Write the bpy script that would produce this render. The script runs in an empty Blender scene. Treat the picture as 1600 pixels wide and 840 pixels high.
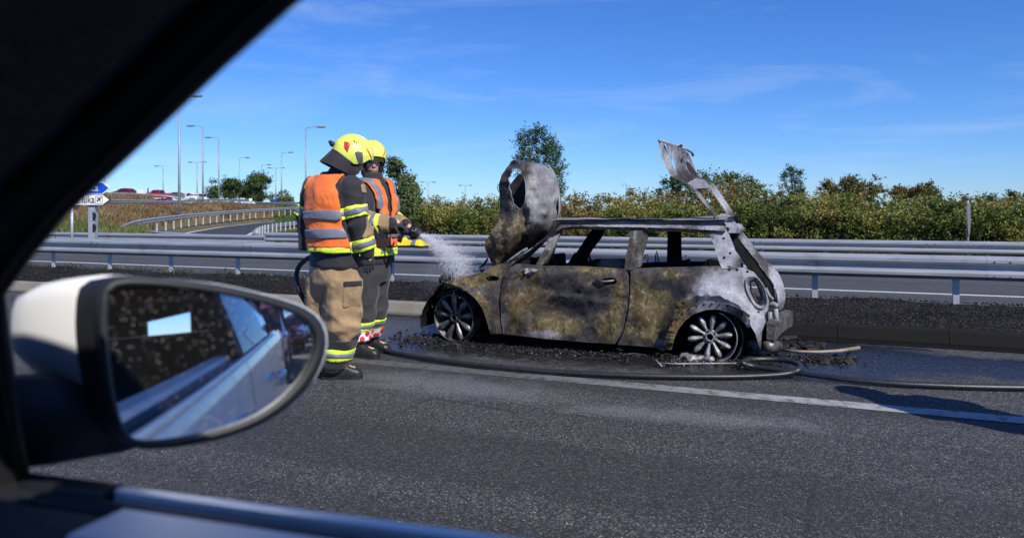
import bpy, bmesh, math, random
import numpy as np
from mathutils import Vector, Matrix, noise
from mathutils.geometry import delaunay_2d_cdt
random.seed(7); rng = np.random.default_rng(7)
S = bpy.context.scene
COL = S.collection
# ---------------------------------------------------------------- camera
FPX, CXP, HY, CZ = 1200.0, 800.0, 332.0, 1.30
YAW = math.radians(22.98)
RX, RY = math.cos(YAW), math.sin(YAW)          # camera right, in world x / y
FX, FY = -math.sin(YAW), math.cos(YAW)         # camera forward
cam_d = bpy.data.cameras.new('camera'); cam = bpy.data.objects.new('camera', cam_d); COL.objects.link(cam)
cam.location = (0, 0, CZ); cam.rotation_euler = (math.radians(90), 0, YAW)
cam_d.lens = 27.0; cam_d.sensor_width = 36.0; cam_d.sensor_fit = 'HORIZONTAL'; cam_d.shift_y = -0.055
cam_d.clip_start = 0.05; cam_d.clip_end = 6000
cam_d.dof.use_dof = True; cam_d.dof.focus_distance = 7.0; cam_d.dof.aperture_fstop = 4.4
S.camera = cam
# ---------------------------------------------------------------- world, sun, exposure
SUN_H = Vector((0.84, -0.54)).normalized(); SUN_EL = math.radians(41)
W = bpy.data.worlds.new('World'); S.world = W; W.use_nodes = True
nt = W.node_tree; nt.nodes.clear()
out = nt.nodes.new('ShaderNodeOutputWorld'); bg = nt.nodes.new('ShaderNodeBackground')
sky = nt.nodes.new('ShaderNodeTexSky'); sky.sky_type = 'NISHITA'; sky.sun_disc = False
sky.sun_elevation = SUN_EL; sky.sun_rotation = math.atan2(SUN_H.x, SUN_H.y)
sky.air_density = 1.0; sky.dust_density = 0.0; sky.ozone_density = 6.0; sky.altitude = 100
bg.inputs[1].default_value = 0.10
# thin cirrus: stretched noise on the sky direction
tc = nt.nodes.new('ShaderNodeTexCoord'); mp = nt.nodes.new('ShaderNodeMapping')
mp.inputs['Rotation'].default_value = (0.0, 0.12, 0.4); mp.inputs['Scale'].default_value = (1.6, 1.6, 11.0)
nz = nt.nodes.new('ShaderNodeTexNoise'); nz.inputs['Scale'].default_value = 1.5; nz.inputs['Detail'].default_value = 9
nz.inputs['Roughness'].default_value = 0.62; nz.inputs['Distortion'].default_value = 0.7
rp = nt.nodes.new('ShaderNodeValToRGB'); rp.color_ramp.elements[0].position = 0.50; rp.color_ramp.elements[1].position = 0.85
rp.color_ramp.elements[1].color = (0.34, 0.34, 0.34, 1)
hs = nt.nodes.new('ShaderNodeHueSaturation'); hs.inputs['Saturation'].default_value = 1.12
mx = nt.nodes.new('ShaderNodeMix'); mx.data_type = 'RGBA'; mx.inputs['B'].default_value = (6.6, 7.4, 9.0, 1)
L = nt.links.new
L(tc.outputs['Generated'], mp.inputs['Vector']); L(mp.outputs[0], nz.inputs['Vector']); L(nz.outputs['Fac'], rp.inputs[0])
tn = nt.nodes.new('ShaderNodeMix'); tn.data_type = 'RGBA'; tn.blend_type = 'MULTIPLY'; tn.inputs['Factor'].default_value = 1.0; tn.inputs['B'].default_value = (0.64, 0.87, 1.30, 1)
L(sky.outputs[0], hs.inputs['Color']); L(hs.outputs[0], tn.inputs['A']); L(tn.outputs['Result'], mx.inputs['A']); L(rp.outputs[0], mx.inputs['Factor'])
L(mx.outputs['Result'], bg.inputs[0]); L(bg.outputs[0], out.inputs[0])
sun_d = bpy.data.lights.new('sun', 'SUN'); sun_d.energy = 4.9; sun_d.angle = math.radians(0.53); sun_d.color = (1.0, 0.95, 0.87)
sun = bpy.data.objects.new('sun', sun_d); COL.objects.link(sun)
sdir = Vector((SUN_H.x*math.cos(SUN_EL), SUN_H.y*math.cos(SUN_EL), math.sin(SUN_EL)))
sun.rotation_euler = sdir.to_track_quat('Z', 'Y').to_euler(); sun.location = sdir*50
S.view_settings.view_transform = 'Standard'; S.view_settings.look = 'None'
S.view_settings.exposure = 0.12; S.view_settings.gamma = 1.0
S.cycles.max_bounces = 8; S.cycles.transparent_max_bounces = 16
S.cycles.use_denoising = True

# ---------------------------------------------------------------- photograph pixel <-> place
def PD(px, py, D):
    r = (px-CXP)/FPX
    return Vector((D*(RX*r+FX), D*(RY*r+FY), CZ-D*(py-HY)/FPX))
def PN(px, py, N):
    r = (px-CXP)/FPX
    return PD(px, py, N/(RY*r+FY))
def PG(px, py, z=0.0): return PD(px, py, FPX*(CZ-z)/(py-HY))
def PX(px, D, z):
    v = PD(px, HY, D); v.z = z; return v
def proj(v):
    D = v[0]*FX+v[1]*FY; R = v[0]*RX+v[1]*RY
    return CXP+FPX*R/D, HY+FPX*(CZ-v[2])/D
CR = Vector((RX, RY, 0)); CF = Vector((FX, FY, 0)); UP = Vector((0, 0, 1))

# ---------------------------------------------------------------- objects
def tag(o, label=None, cat=None, group=None, kind=None):
    if label: o['label'] = label
    if cat: o['category'] = cat
    if group: o['group'] = group
    if kind: o['kind'] = kind
    return o
def empty(name, loc=(0, 0, 0), label=None, cat=None, group=None, rz=0):
    o = bpy.data.objects.new(name, None); COL.objects.link(o); o.location = loc; o.rotation_euler = (0, 0, rz)
    o.empty_display_size = 0.1
    return tag(o, label, cat, group)
def link_mesh(name, me, mat=None, parent=None, world=True):
    o = bpy.data.objects.new(name, me); COL.objects.link(o)
    if mat is not None:
        for m in (mat if isinstance(mat, (list, tuple)) else [mat]): me.materials.append(m)
    if parent is not None:
        o.parent = parent
        if world:
            chain = Matrix.Identity(4); p = parent; ms = []
            while p is not None:
                ms.append((p.matrix_parent_inverse.copy(), Matrix.LocRotScale(p.location, p.rotation_euler, p.scale))); p = p.parent
            for inv, b in reversed(ms): chain = chain @ inv @ b
            o.matrix_parent_inverse = chain.inverted()
    return o
def copy_tree(o, parent=None):
    c = o.copy(); COL.objects.link(c); c.parent = parent
    for ch in list(o.children): copy_tree(ch, c)
    return c
def np_mesh(name, V, Fc, smooth=False):
    """V (n,3) array, Fc (m,k) array of equal-size faces"""
    V = np.asarray(V, dtype=np.float32); Fc = np.asarray(Fc, dtype=np.int32)
    me = bpy.data.meshes.new(name)
    me.vertices.add(len(V)); me.vertices.foreach_set('co', V.ravel())
    k = Fc.shape[1]; me.loops.add(Fc.size); me.loops.foreach_set('vertex_index', Fc.ravel())
    me.polygons.add(len(Fc)); me.polygons.foreach_set('loop_start', np.arange(0, Fc.size, k, dtype=np.int32))
    me.update(calc_edges=True)
    if smooth: me.polygons.foreach_set('use_smooth', np.ones(len(Fc), dtype=bool))
    return me
class MB:
    def __init__(s): s.v = []; s.f = []
    def add(s, vs, fs):
        b = len(s.v); s.v += [tuple(v) for v in vs]; s.f += [tuple(b+i for i in f) for f in fs]; return s
    def box(s, c, d, R=None, taper=1.0):
        x, y, z = d[0]/2, d[1]/2, d[2]/2
        vs = [Vector((sx*x*(taper if sz > 0 else 1), sy*y*(taper if sz > 0 else 1), sz*z)) for sz in (-1, 1) for sy in (-1, 1) for sx in (-1, 1)]
        if R is not None: vs = [R @ v for v in vs]
        c = Vector(c)
        return s.add([c+v for v in vs], [(0, 2, 3, 1), (4, 5, 7, 6), (0, 1, 5, 4), (2, 6, 7, 3), (0, 4, 6, 2), (1, 3, 7, 5)])
    def tube(s, pts, r, n=10, cap=True, flat=None):
        """pts polyline, r radius or list; flat: second radius factor along the up normal"""
        pts = [Vector(p) for p in pts]; m = len(pts)
        rs = r if isinstance(r, (list, tuple)) else [r]*m
        T = [(pts[min(i+1, m-1)]-pts[max(i-1, 0)]).normalized() for i in range(m)]
        u = Vector((0, 0, 1)) if abs(T[0].z) < 0.9 else Vector((1, 0, 0))
        a = T[0].cross(u).normalized(); vs = []
        for i in range(m):
            a = (a - T[i]*a.dot(T[i])).normalized(); b = T[i].cross(a)
            for k in range(n):
                t = 2*math.pi*k/n
                vs.append(pts[i] + a*math.cos(t)*rs[i] + b*math.sin(t)*rs[i]*(flat or 1))
        fs = [(i*n+k, i*n+(k+1) % n, (i+1)*n+(k+1) % n, (i+1)*n+k) for i in range(m-1) for k in range(n)]
        if cap:
            fs.append(tuple(range(n-1, -1, -1))); fs.append(tuple((m-1)*n+k for k in range(n)))
        return s.add(vs, fs)
    def rings(s, rings, cap=True, closed=True):
        n = len(rings[0]); m = len(rings); vs = [v for r in rings for v in r]
        fs = [(i*n+k, i*n+(k+1) % n, (i+1)*n+(k+1) % n, (i+1)*n+k) for i in range(m-1) for k in range(n if closed else n-1)]
        if cap: fs.append(tuple(range(n-1, -1, -1))); fs.append(tuple((m-1)*n+k for k in range(n)))
        return s.add(vs, fs)
    def ell(s, c, ax, ay, az, n=20, m=12):
        """ellipsoid: centre, three axis vectors"""
        c = Vector(c); rg = []
        for i in range(m+1):
            ph = math.pi*i/m; 
            rr = max(math.sin(ph), 0.02)
            rg.append([c + Vector(az)*(-math.cos(ph)) + (Vector(ax)*math.cos(2*math.pi*k/n)+Vector(ay)*math.sin(2*math.pi*k/n))*rr for k in range(n)])
        return s.rings(rg)
    def mesh(s, name, smooth=False):
        me = bpy.data.meshes.new(name); me.from_pydata(s.v, [], s.f); me.update()
        if smooth: me.polygons.foreach_set('use_smooth', [True]*len(me.polygons))
        return me
    def build(s, name, mat, parent=None, smooth=False, autosm=False, bev=0):
        me = s.mesh(name, smooth)
        bm = bmesh.new(); bm.from_mesh(me); bmesh.ops.recalc_face_normals(bm, faces=bm.faces)
        if bev: bmesh.ops.bevel(bm, geom=bm.edges[:], offset=bev, segments=2, affect='EDGES', profile=0.6)
        if autosm:
            for e in bm.edges:
                if len(e.link_faces) == 2 and e.calc_face_angle(0) > 0.7: e.smooth = False
        bm.to_mesh(me); bm.free()
        if smooth: me.polygons.foreach_set('use_smooth', [True]*len(me.polygons))
        return link_mesh(name, me, mat, parent)
def remesh(mb, voxel=0.01, smooth=6):
    me = mb.mesh('tmp'); bm = bmesh.new(); bm.from_mesh(me); bmesh.ops.recalc_face_normals(bm, faces=bm.faces); bm.to_mesh(me); bm.free()
    o = bpy.data.objects.new('tmp', me); COL.objects.link(o)
    m = o.modifiers.new('r', 'REMESH'); m.mode = 'VOXEL'; m.voxel_size = voxel
    if smooth:
        q = o.modifiers.new('s', 'SMOOTH'); q.iterations = smooth; q.factor = 0.6
    dg = bpy.context.evaluated_depsgraph_get(); dg.update()
    r = bpy.data.meshes.new_from_object(o.evaluated_get(dg))
    bpy.data.objects.remove(o)
    r.polygons.foreach_set('use_smooth', [True]*len(r.polygons))
    return r
def inside(p, poly):
    x, y = p; c = False; j = len(poly)-1
    for i in range(len(poly)):
        xi, yi = poly[i]; xj, yj = poly[j]
        if (yi > y) != (yj > y) and x < (xj-xi)*(y-yi)/(yj-yi)+xi: c = not c
        j = i
    return c
def densify(poly, step, closed=True):
    o = []; n = len(poly)
    for i in range(n if closed else n-1):
        a, b = poly[i], poly[(i+1) % n]; k = max(1, int(math.dist(a, b)/step))
        o += [(a[0]+(b[0]-a[0])*t/k, a[1]+(b[1]-a[1])*t/k) for t in range(k)]
    if not closed: o.append(poly[-1])
    return o
def smooth_poly(poly, it=2):
    for _ in range(it):
        q = []
        for i in range(len(poly)):
            a, b = poly[i], poly[(i+1) % len(poly)]
            q += [(a[0]*.75+b[0]*.25, a[1]*.75+b[1]*.25), (a[0]*.25+b[0]*.75, a[1]*.25+b[1]*.75)]
        poly = q
    return poly
def tri2d(outline, holes=(), step=8, jit=0.25):
    rnd = random.Random(3); O = densify(outline, step); H = [densify(h, step) for h in holes]
    vs = []; es = []
    for lp in [O]+H:
        b = len(vs); vs += lp; es += [(b+i, b+(i+1) % len(lp)) for i in range(len(lp))]
    xs = [p[0] for p in O]; ys = [p[1] for p in O]
    x = min(xs)+step/2; bd = list(vs)
    while x < max(xs):
        y = min(ys)+step/2
        while y < max(ys):
            p = (x+rnd.uniform(-jit, jit)*step, y+rnd.uniform(-jit, jit)*step)
            if inside(p, O) and not any(inside(p, h) for h in H) and min((p[0]-q[0])**2+(p[1]-q[1])**2 for q in bd) > (0.5*step)**2: vs.append(p)
            y += step
        x += step
    V, E, Fc, *_ = delaunay_2d_cdt([Vector(v) for v in vs], es, [], 0, 1e-4)
    fs = []
    for f in Fc:
        c = (sum(V[i][0] for i in f)/3, sum(V[i][1] for i in f)/3)
        if inside(c, O) and not any(inside(c, h) for h in H): fs.append(tuple(f))
    return [(v[0], v[1]) for v in V], fs
def sheet(name, outline, surf, mat, parent=None, holes=(), step=8, thick=0.012, tdir=(0, 1, 0), dent=0.0, dscale=4.0, stain=None, smooth=True):
    """a panel of real thickness: 2-D outline triangulated, lifted onto surf(a, b) -> Vector"""
    V2, fs = tri2d(outline, holes, step); td = Vector(tdir)
    A = []
    for (a, b) in V2:
        p = surf(a, b)
        if dent: p = p + td*(noise.noise(p*dscale)*dent + noise.noise(p*dscale*3.1)*dent*0.4)
        A.append(p)
    n = len(A); Bk = [p+td*thick for p in A]
    cnt = {}
    for f in fs:
        for i in range(3):
            e = (f[i], f[(i+1) % 3]); cnt[tuple(sorted(e))] = cnt.get(tuple(sorted(e)), 0)+1
    faces = [f for f in fs]+[(f[2]+n, f[1]+n, f[0]+n) for f in fs]
    for f in fs:
        for i in range(3):
            e = (f[i], f[(i+1) % 3])
            if cnt[tuple(sorted(e))] == 1: faces.append((e[1], e[0], e[0]+n, e[1]+n))
    me = bpy.data.meshes.new(name); me.from_pydata([tuple(p) for p in A+Bk], [], faces)
    bm = bmesh.new(); bm.from_mesh(me); bmesh.ops.delete(bm, geom=[v for v in bm.verts if not v.link_faces], context='VERTS')
    bmesh.ops.recalc_face_normals(bm, faces=bm.faces)
    for e in bm.edges:
        if len(e.link_faces) == 2 and e.calc_face_angle(0) > 0.8: e.smooth = False
    bm.to_mesh(me); bm.free()
    if smooth: me.polygons.foreach_set('use_smooth', [True]*len(me.polygons))
    if stain: paint(me, stain)
    return link_mesh(name, me, mat, parent)
def paint(me, stain):
    at = me.color_attributes.new('stain', 'FLOAT_COLOR', 'POINT')
    buf = []
    for v in me.vertices:
        a, b = proj(v.co); r = stain(a, b); buf += [r[0], r[1], r[2], 1.0]
    at.data.foreach_set('color', buf)
def text_mesh(txt, size, depth=0.004, font=None):
    cu = bpy.data.curves.new('t', 'FONT'); cu.body = txt; cu.size = size; cu.extrude = depth; cu.resolution_u = 3
    o = bpy.data.objects.new('t', cu); COL.objects.link(o)
    dg = bpy.context.evaluated_depsgraph_get(); dg.update()
    me = bpy.data.meshes.new_from_object(o.evaluated_get(dg)); bpy.data.objects.remove(o)
    return me

# ---------------------------------------------------------------- materials
class NT:
    def __init__(s, name):
        s.m = bpy.data.materials.new(name); s.m.use_nodes = True; s.t = s.m.node_tree; s.t.nodes.clear()
        s.out = s.n('ShaderNodeOutputMaterial'); s.b = s.n('ShaderNodeBsdfPrincipled'); s.l(s.b.outputs[0], s.out.inputs[0])
        s.tc = s.n('ShaderNodeTexCoord')
    def n(s, t): return s.t.nodes.new(t)
    def l(s, a, b): s.t.links.new(a, b)
    def noise(s, scale, detail=4, rough=0.55, dist=0, vec=None, stretch=None):
        v = vec or s.tc.outputs['Object']
        if stretch:
            mp = s.n('ShaderNodeMapping'); mp.inputs['Scale'].default_value = stretch; s.l(v, mp.inputs[0]); v = mp.outputs[0]
        n = s.n('ShaderNodeTexNoise'); n.inputs['Scale'].default_value = scale; n.inputs['Detail'].default_value = detail
        n.inputs['Roughness'].default_value = rough; n.inputs['Distortion'].default_value = dist; s.l(v, n.inputs['Vector']); return n.outputs['Fac']
    def vor(s, scale, feature='F1', out='Distance', vec=None):
        n = s.n('ShaderNodeTexVoronoi'); n.feature = feature; n.inputs['Scale'].default_value = scale
        s.l(vec or s.tc.outputs['Object'], n.inputs['Vector']); return n.outputs[out]
    def ramp(s, fac, stops, interp='LINEAR'):
        n = s.n('ShaderNodeValToRGB'); cr = n.color_ramp; cr.interpolation = interp
        while len(cr.elements) > 1: cr.elements.remove(cr.elements[-1])
        for i, (p, c) in enumerate(stops):
            e = cr.elements[0] if i == 0 else cr.elements.new(p)
            e.position = p; e.color = (c, c, c, 1) if isinstance(c, (int, float)) else (*c, 1)
        s.l(fac, n.inputs[0]); return n.outputs[0]
    def math(s, op, a, b=None, c=None, clamp=False):
        n = s.n('ShaderNodeMath'); n.operation = op; n.use_clamp = clamp
        for i, x in enumerate((a, b, c)):
            if x is None: continue
            if isinstance(x, (int, float)): n.inputs[i].default_value = x
            else: s.l(x, n.inputs[i])
        return n.outputs[0]
    def mix(s, f, a, b, mode='MIX'):
        n = s.n('ShaderNodeMix'); n.data_type = 'RGBA'; n.blend_type = mode
        for i, x in (('Factor', f), ('A', a), ('B', b)):
            if isinstance(x, (int, float)) and i == 'Factor': n.inputs[i].default_value = x
            elif isinstance(x, tuple): n.inputs[i].default_value = (*x, 1)
            else: s.l(x, n.inputs[i])
        return n.outputs['Result']
    def set(s, **k):
        nm = dict(col='Base Color', rough='Roughness', metal='Metallic', spec='Specular IOR Level', coat='Coat Weight', alpha='Alpha',
                  trans='Transmission Weight', ior='IOR', sub='Subsurface Weight', sheen='Sheen Weight', crough='Coat Roughness')
        for a, x in k.items():
            i = s.b.inputs[nm[a]]
            if isinstance(x, tuple): i.default_value = (*x, 1)
            elif isinstance(x, (int, float)): i.default_value = x
            else: s.l(x, i)
        return s
    def bump(s, h, strength=0.4, dist=0.01):
        n = s.n('ShaderNodeBump'); n.inputs['Strength'].default_value = strength; n.inputs['Distance'].default_value = dist
        s.l(h, n.inputs['Height']); s.l(n.outputs[0], s.b.inputs['Normal']); return s
def simple(name, col, rough=0.6, metal=0.0, var=0.15, scale=12, bump=0.0, bscale=60, bdist=0.004, **k):
    t = NT(name); n = t.noise(scale, 5)
    a = tuple(max(0, c*(1-var)) for c in col); b = tuple(min(1, c*(1+var)) for c in col)
    t.set(col=t.ramp(n, [(0.3, a), (0.7, b)]), rough=rough, metal=metal, **k)
    if bump: t.bump(t.noise(bscale, 6), bump, bdist)
    return t.m
# ================================================================ shared materials
def mat_asphalt(name, dark, light, wet=(), spk=0.5, dust=()):
    t = NT(name); ob = t.tc.outputs['Object']
    n1 = t.noise(0.7, 5, 0.6); n2 = t.noise(260, 2, 0.7); v = t.vor(150, out='Color')
    base = t.mix(t.ramp(n1, [(0.3, 0.0), (0.72, 1.0)]), dark, light)
    base = t.mix(t.ramp(n2, [(0.35, 0.0), (0.7, 0.75)]), base, tuple(c*0.35 for c in dark))
    sep = t.n('ShaderNodeSeparateColor'); t.l(v, sep.inputs[0])
    v7 = t.vor(62, out='Color'); s7 = t.n('ShaderNodeSeparateColor'); t.l(v7, s7.inputs[0]); base = t.mix(t.ramp(s7.outputs[0], [(0.80, 0.0), (0.92, spk*0.55)]), base, (0.15, 0.148, 0.145)); base = t.mix(t.ramp(s7.outputs[1], [(0.55, 0.0), (0.8, 0.75)]), base, (0.016, 0.016, 0.016))
    st = t.ramp(sep.outputs[0], [(0.70, 0.0), (0.93, spk)])
    base = t.mix(st, base, (0.22, 0.215, 0.205))
    st2 = t.ramp(sep.outputs[1], [(0.985, 0.0), (0.99, 1.0)]); base = t.mix(t.math('MULTIPLY', st2, spk), base, (0.55, 0.52, 0.48))
    def blobs(lst, soft):
        acc = None
        for (x, y, rx, ry, ang) in lst:
            mp = t.n('ShaderNodeMapping'); mp.vector_type = 'TEXTURE'
            mp.inputs['Location'].default_value = (x, y, 0); mp.inputs['Rotation'].default_value = (0, 0, ang); mp.inputs['Scale'].default_value = (rx, ry, 1000)
            t.l(ob, mp.inputs[0]); ln = t.n('ShaderNodeVectorMath'); ln.operation = 'LENGTH'; t.l(mp.outputs[0], ln.inputs[0])
            k = t.math('SUBTRACT', 1.0, ln.outputs['Value']); acc = k if acc is None else t.math('MAXIMUM', acc, k)
        nn = t.noise(3.2, 7, 0.65, 0.4); acc = t.math('ADD', acc, t.math('MULTIPLY', t.math('SUBTRACT', nn, 0.5), soft))
        return acc
    trk = t.noise(1.0, 6, 0.6, 0.3, stretch=(0.07, 1.5, 1)); base = t.mix(t.ramp(trk, [(0.42, 0.45), (0.56, 0.0)]), base, tuple(c*0.5 for c in dark))
    crk = t.vor(0.55, 'DISTANCE_TO_EDGE'); base = t.mix(t.math('MULTIPLY', t.ramp(crk, [(0.004, 0.6), (0.010, 0.0)]), t.ramp(t.noise(0.5, 3), [(0.5, 0.0), (0.6, 1.0)])), base, (0.012, 0.012, 0.012))
    rough = 0.82
    if dust:
        d = t.ramp(blobs(dust, 1.3), [(0.1, 0.0), (0.7, 0.46)]); d = t.math('MULTIPLY', d, t.ramp(t.noise(60, 5, 0.7), [(0.35, 0.0), (0.65, 1.0)]))
        base = t.mix(d, base, (0.30, 0.30, 0.31))
    b = t.n('ShaderNodeBump'); b.inputs['Distance'].default_value = 0.006; t.l(t.vor(120), b.inputs['Height'])
    if wet:
        w = blobs(wet, 0.9); damp = t.ramp(w, [(0.0, 0.0), (0.22, 1.0)]); pud = t.ramp(w, [(0.24, 0.0), (0.32, 1.0)])
        base = t.mix(t.math('MULTIPLY', damp, 0.72), base, (0.010, 0.010, 0.012))
        r = t.mix(damp, (0.82,)*3, (0.26,)*3); r = t.mix(pud, r, (0.07,)*3); rough = r
        t.l(t.math('SUBTRACT', 0.55, t.math('MULTIPLY', pud, 0.50)), b.inputs['Strength'])
    else: b.inputs['Strength'].default_value = 0.55
    if wet:
        b2 = t.n('ShaderNodeBump'); b2.inputs['Distance'].default_value = 0.03; t.l(t.noise(22, 3, 0.5), b2.inputs['Height']); t.l(t.math('MULTIPLY', damp, 0.55), b2.inputs['Strength']); t.l(b.outputs[0], b2.inputs['Normal']); b = b2
    t.l(b.outputs[0], t.b.inputs['Normal'])
    t.set(col=base, rough=rough, spec=0.42)
    return t.m
WET = [(-4.75, 7.45, 1.6, 1.35, 0.5), (-3.9, 6.75, 1.1, 0.7, 0.3), (-2.4, 7.4, 2.9, 1.3, -0.02), (-1.0, 6.75, 1.5, 0.5, -0.05), (-0.05, 7.6, 1.3, 0.95, -0.1), (1.6, 7.5, 2.2, 0.55, -0.05)]
DUST = [(-2.75, 5.15, 1.6, 0.42, -0.05), (1.7, 6.95, 0.5, 0.12, -0.15), (-0.9, 4.95, 1.2, 0.25, 0.1)]
M_road = mat_asphalt('asphalt', (0.035, 0.0345, 0.0340), (0.056, 0.0553, 0.0545), WET, 0.6, DUST)
M_road2 = mat_asphalt('asphalt_old', (0.075, 0.075, 0.078), (0.105, 0.103, 0.105), (), 0.35)
M_ramp = mat_asphalt('asphalt_ramp', (0.05, 0.05, 0.053), (0.065, 0.065, 0.068), (), 0.2)
def mat_paint(name, col, worn):
    t = NT(name); n = t.noise(9, 8, 0.72); n2 = t.noise(150, 3, 0.6)
    k = t.math('ADD', t.math('MULTIPLY', n, 0.7), t.math('MULTIPLY', n2, 0.3))
    # the line wears away towards the wreck (its own wear, along x)
    sx = t.n('ShaderNodeSeparateXYZ'); t.l(t.tc.outputs['Object'], sx.inputs[0])
    wr = t.math('MULTIPLY', t.math('SUBTRACT', 0.3, sx.outputs[0]), 0.055) if worn else 0.0
    wr = t.math('MINIMUM', t.math('MAXIMUM', wr, 0.0), 0.02) if worn else 0.0
    k = t.math('SUBTRACT', k, wr)
    a = t.ramp(k, [(0.36 if worn else 0.30, 0.0), (0.47 if worn else 0.40, 1.0)])
    if worn: a = t.math('MULTIPLY', a, t.math('MAXIMUM', t.math('MINIMUM', t.math('ADD', t.math('MULTIPLY', sx.outputs[0], 0.30), 0.95), 0.95), 0.22))
    t.set(col=t.ramp(n, [(0.3, tuple(c*0.75 for c in col)), (0.7, col)]), rough=0.7, alpha=a)
    t.bump(n2, 0.4, 0.004); return t.m
M_line = mat_paint('road_paint_worn', (0.40, 0.39, 0.385), True)
M_line2 = mat_paint('road_paint', (0.62, 0.62, 0.61), False)
def mat_soil():
    t = NT('charred_gravel'); n = t.noise(1.3, 6); v = t.vor(70, out='Color'); s = t.n('ShaderNodeSeparateColor'); t.l(v, s.inputs[0])
    base = t.mix(t.ramp(n, [(0.35, 0.0), (0.7, 1.0)]), (0.006, 0.0055, 0.0055), (0.017, 0.0155, 0.015))
    base = t.mix(t.ramp(s.outputs[0], [(0.80, 0.0), (0.92, 0.55)]), base, (0.12, 0.11, 0.10))
    t.set(col=base, rough=0.95, spec=0.10); t.bump(t.math('ADD', t.vor(55), t.noise(20, 6)), 0.8, 0.02); return t.m
M_soil = mat_soil()
def mat_ground():
    t = NT('dry_ground'); n = t.noise(0.35, 8, 0.7); n2 = t.noise(4, 8, 0.75)
    c = t.mix(t.ramp(n, [(0.35, 0.0), (0.65, 1.0)]), (0.060, 0.072, 0.022), (0.20, 0.14, 0.065))
    c = t.mix(t.ramp(n2, [(0.3, 0.0), (0.75, 0.8)]), c, (0.10, 0.075, 0.035))
    t.set(col=c, rough=0.95); t.bump(n2, 0.8, 0.1); return t.m
M_ground = mat_ground()
def mat_concrete(name, col, soot):
    t = NT(name); n = t.noise(2.0, 8, 0.7); n2 = t.noise(90, 4, 0.7)
    c = t.mix(t.ramp(n, [(0.35, 0.0), (0.65, 1.0)]), tuple(x*0.7 for x in col), col)
    c = t.mix(t.ramp(n2, [(0.3, 0.0), (0.7, 0.5)]), c, tuple(x*0.5 for x in col))
    if soot:  # kerb blackened by the fire beside and past the wreck
        sx = t.n('ShaderNodeSeparateXYZ'); ge = t.n('ShaderNodeNewGeometry'); t.l(ge.outputs['Position'], sx.inputs[0])
        k = t.math('ADD', t.math('MULTIPLY', t.math('ADD', sx.outputs[0], 4.2), 0.8), t.math('MULTIPLY', t.math('SUBTRACT', n, 0.5), 1.2), clamp=True)
        c = t.mix(t.math('MULTIPLY', k, 0.96), c, (0.005, 0.005, 0.006))
    t.set(col=c, rough=0.9, spec=0.12); t.bump(n2, 0.5, 0.006); return t.m
M_kerb = mat_concrete('kerb_concrete', (0.30, 0.27, 0.23), True)
M_conc = mat_concrete('concrete', (0.36, 0.34, 0.31), False)
M_gut = mat_concrete('gutter_concrete', (0.10, 0.10, 0.10), True)
def mat_galv():
    t = NT('galvanised_steel'); n = t.noise(3, 6, 0.6, stretch=(0.4, 1, 8)); n2 = t.noise(60, 4)
    c = t.mix(t.ramp(n, [(0.3, 0.0), (0.7, 1.0)]), (0.30, 0.32, 0.35), (0.46, 0.48, 0.51))
    c = t.mix(t.ramp(t.noise(1.7, 7, 0.75), [(0.56, 0.0), (0.72, 0.55)]), c, (0.17, 0.16, 0.155))
    t.set(col=c, rough=t.ramp(n2, [(0.3, 0.38), (0.7, 0.55)]), metal=0.40); return t.m
M_galv = mat_galv()
M_post = simple('galvanised_post', (0.50, 0.51, 0.52), 0.5, 0.35, 0.2, 8)
M_bolt = simple('bolt_steel', (0.10, 0.10, 0.11), 0.5, 0.6)
M_black = simple('matt_black', (0.012, 0.012, 0.013), 0.8, 0, spec=0.2)
M_rubber = simple('black_rubber', (0.016, 0.016, 0.018), 0.45, 0, bump=0.3, bscale=30)

# ================================================================ ground and roads
gm = MB()
def terrain_h(x, y):
    """height of the land: flat road side, embankment far to the left"""
    D = x*FX+y*FY; R = x*RX+y*RY
    if D < 1: return -0.06
    px = CXP+FPX*R/D
    c1 = np.interp(px, [-400, 160, 270, 305, 340, 370, 430, 470, 560, 640, 800], [326, 326, 325, 321.5, 318.5, 321, 324.5, 325, 327, 330, 332])
    c2 = np.interp(px, [-400, 100, 220, 262, 295, 350, 420, 480, 560], [306, 306.5, 308.5, 312.5, 317.5, 317.5, 318.5, 323, 330])
    d0 = np.interp(px, [-400, 150, 200, 300, 470, 560], [30, 34, 46, 62, 100, 80]); d1 = d0+np.interp(px, [0, 200, 480], [26, 34, 16])
    h1 = 1.36+(332-c1)*d1/1200 if px < 700 else 0.06; h2 = 1.36+(332-c2)*150/1200 if px < 520 else h1
    if px > 560: h1 *= max(0, 1-(px-560)/90); h2 = h1
    t = min(max((D-d0)/(d1-d0), 0), 1); t = t*t*(3-2*t); u = min(max((D-d1-8)/(150-d1-8), 0), 1); u = u*u*(3-2*u)
    return -0.06+h1*t+(h2-h1)*u*t + (noise.noise(Vector((x*0.25, y*0.25, 0)))*0.16*t if 0 < t else 0)
Ds = list(np.geomspace(3, 330, 130)); Rs = list(np.linspace(-1.05, 0.95, 220))
vs = []
for D in Ds:
    for r in Rs:
        x = D*(RX*r+FX); y = D*(RY*r+FY); vs.append((x, y, terrain_h(x, y)))
nR = len(Rs)
fs = [(i*nR+k, i*nR+k+1, (i+1)*nR+k+1, (i+1)*nR+k) for i in range(len(Ds)-1) for k in range(nR-1)]
g = np_mesh('terrain', vs, fs, True); tag(link_mesh('terrain', g, M_ground), kind='structure')
far = MB().add([(-4000, -4000, -0.35), (4000, -4000, -0.35), (4000, 4000, -0.35), (-4000, 4000, -0.35)], [(0, 1, 2, 3)])
tag(far.build('ground', M_ground), kind='structure')
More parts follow.
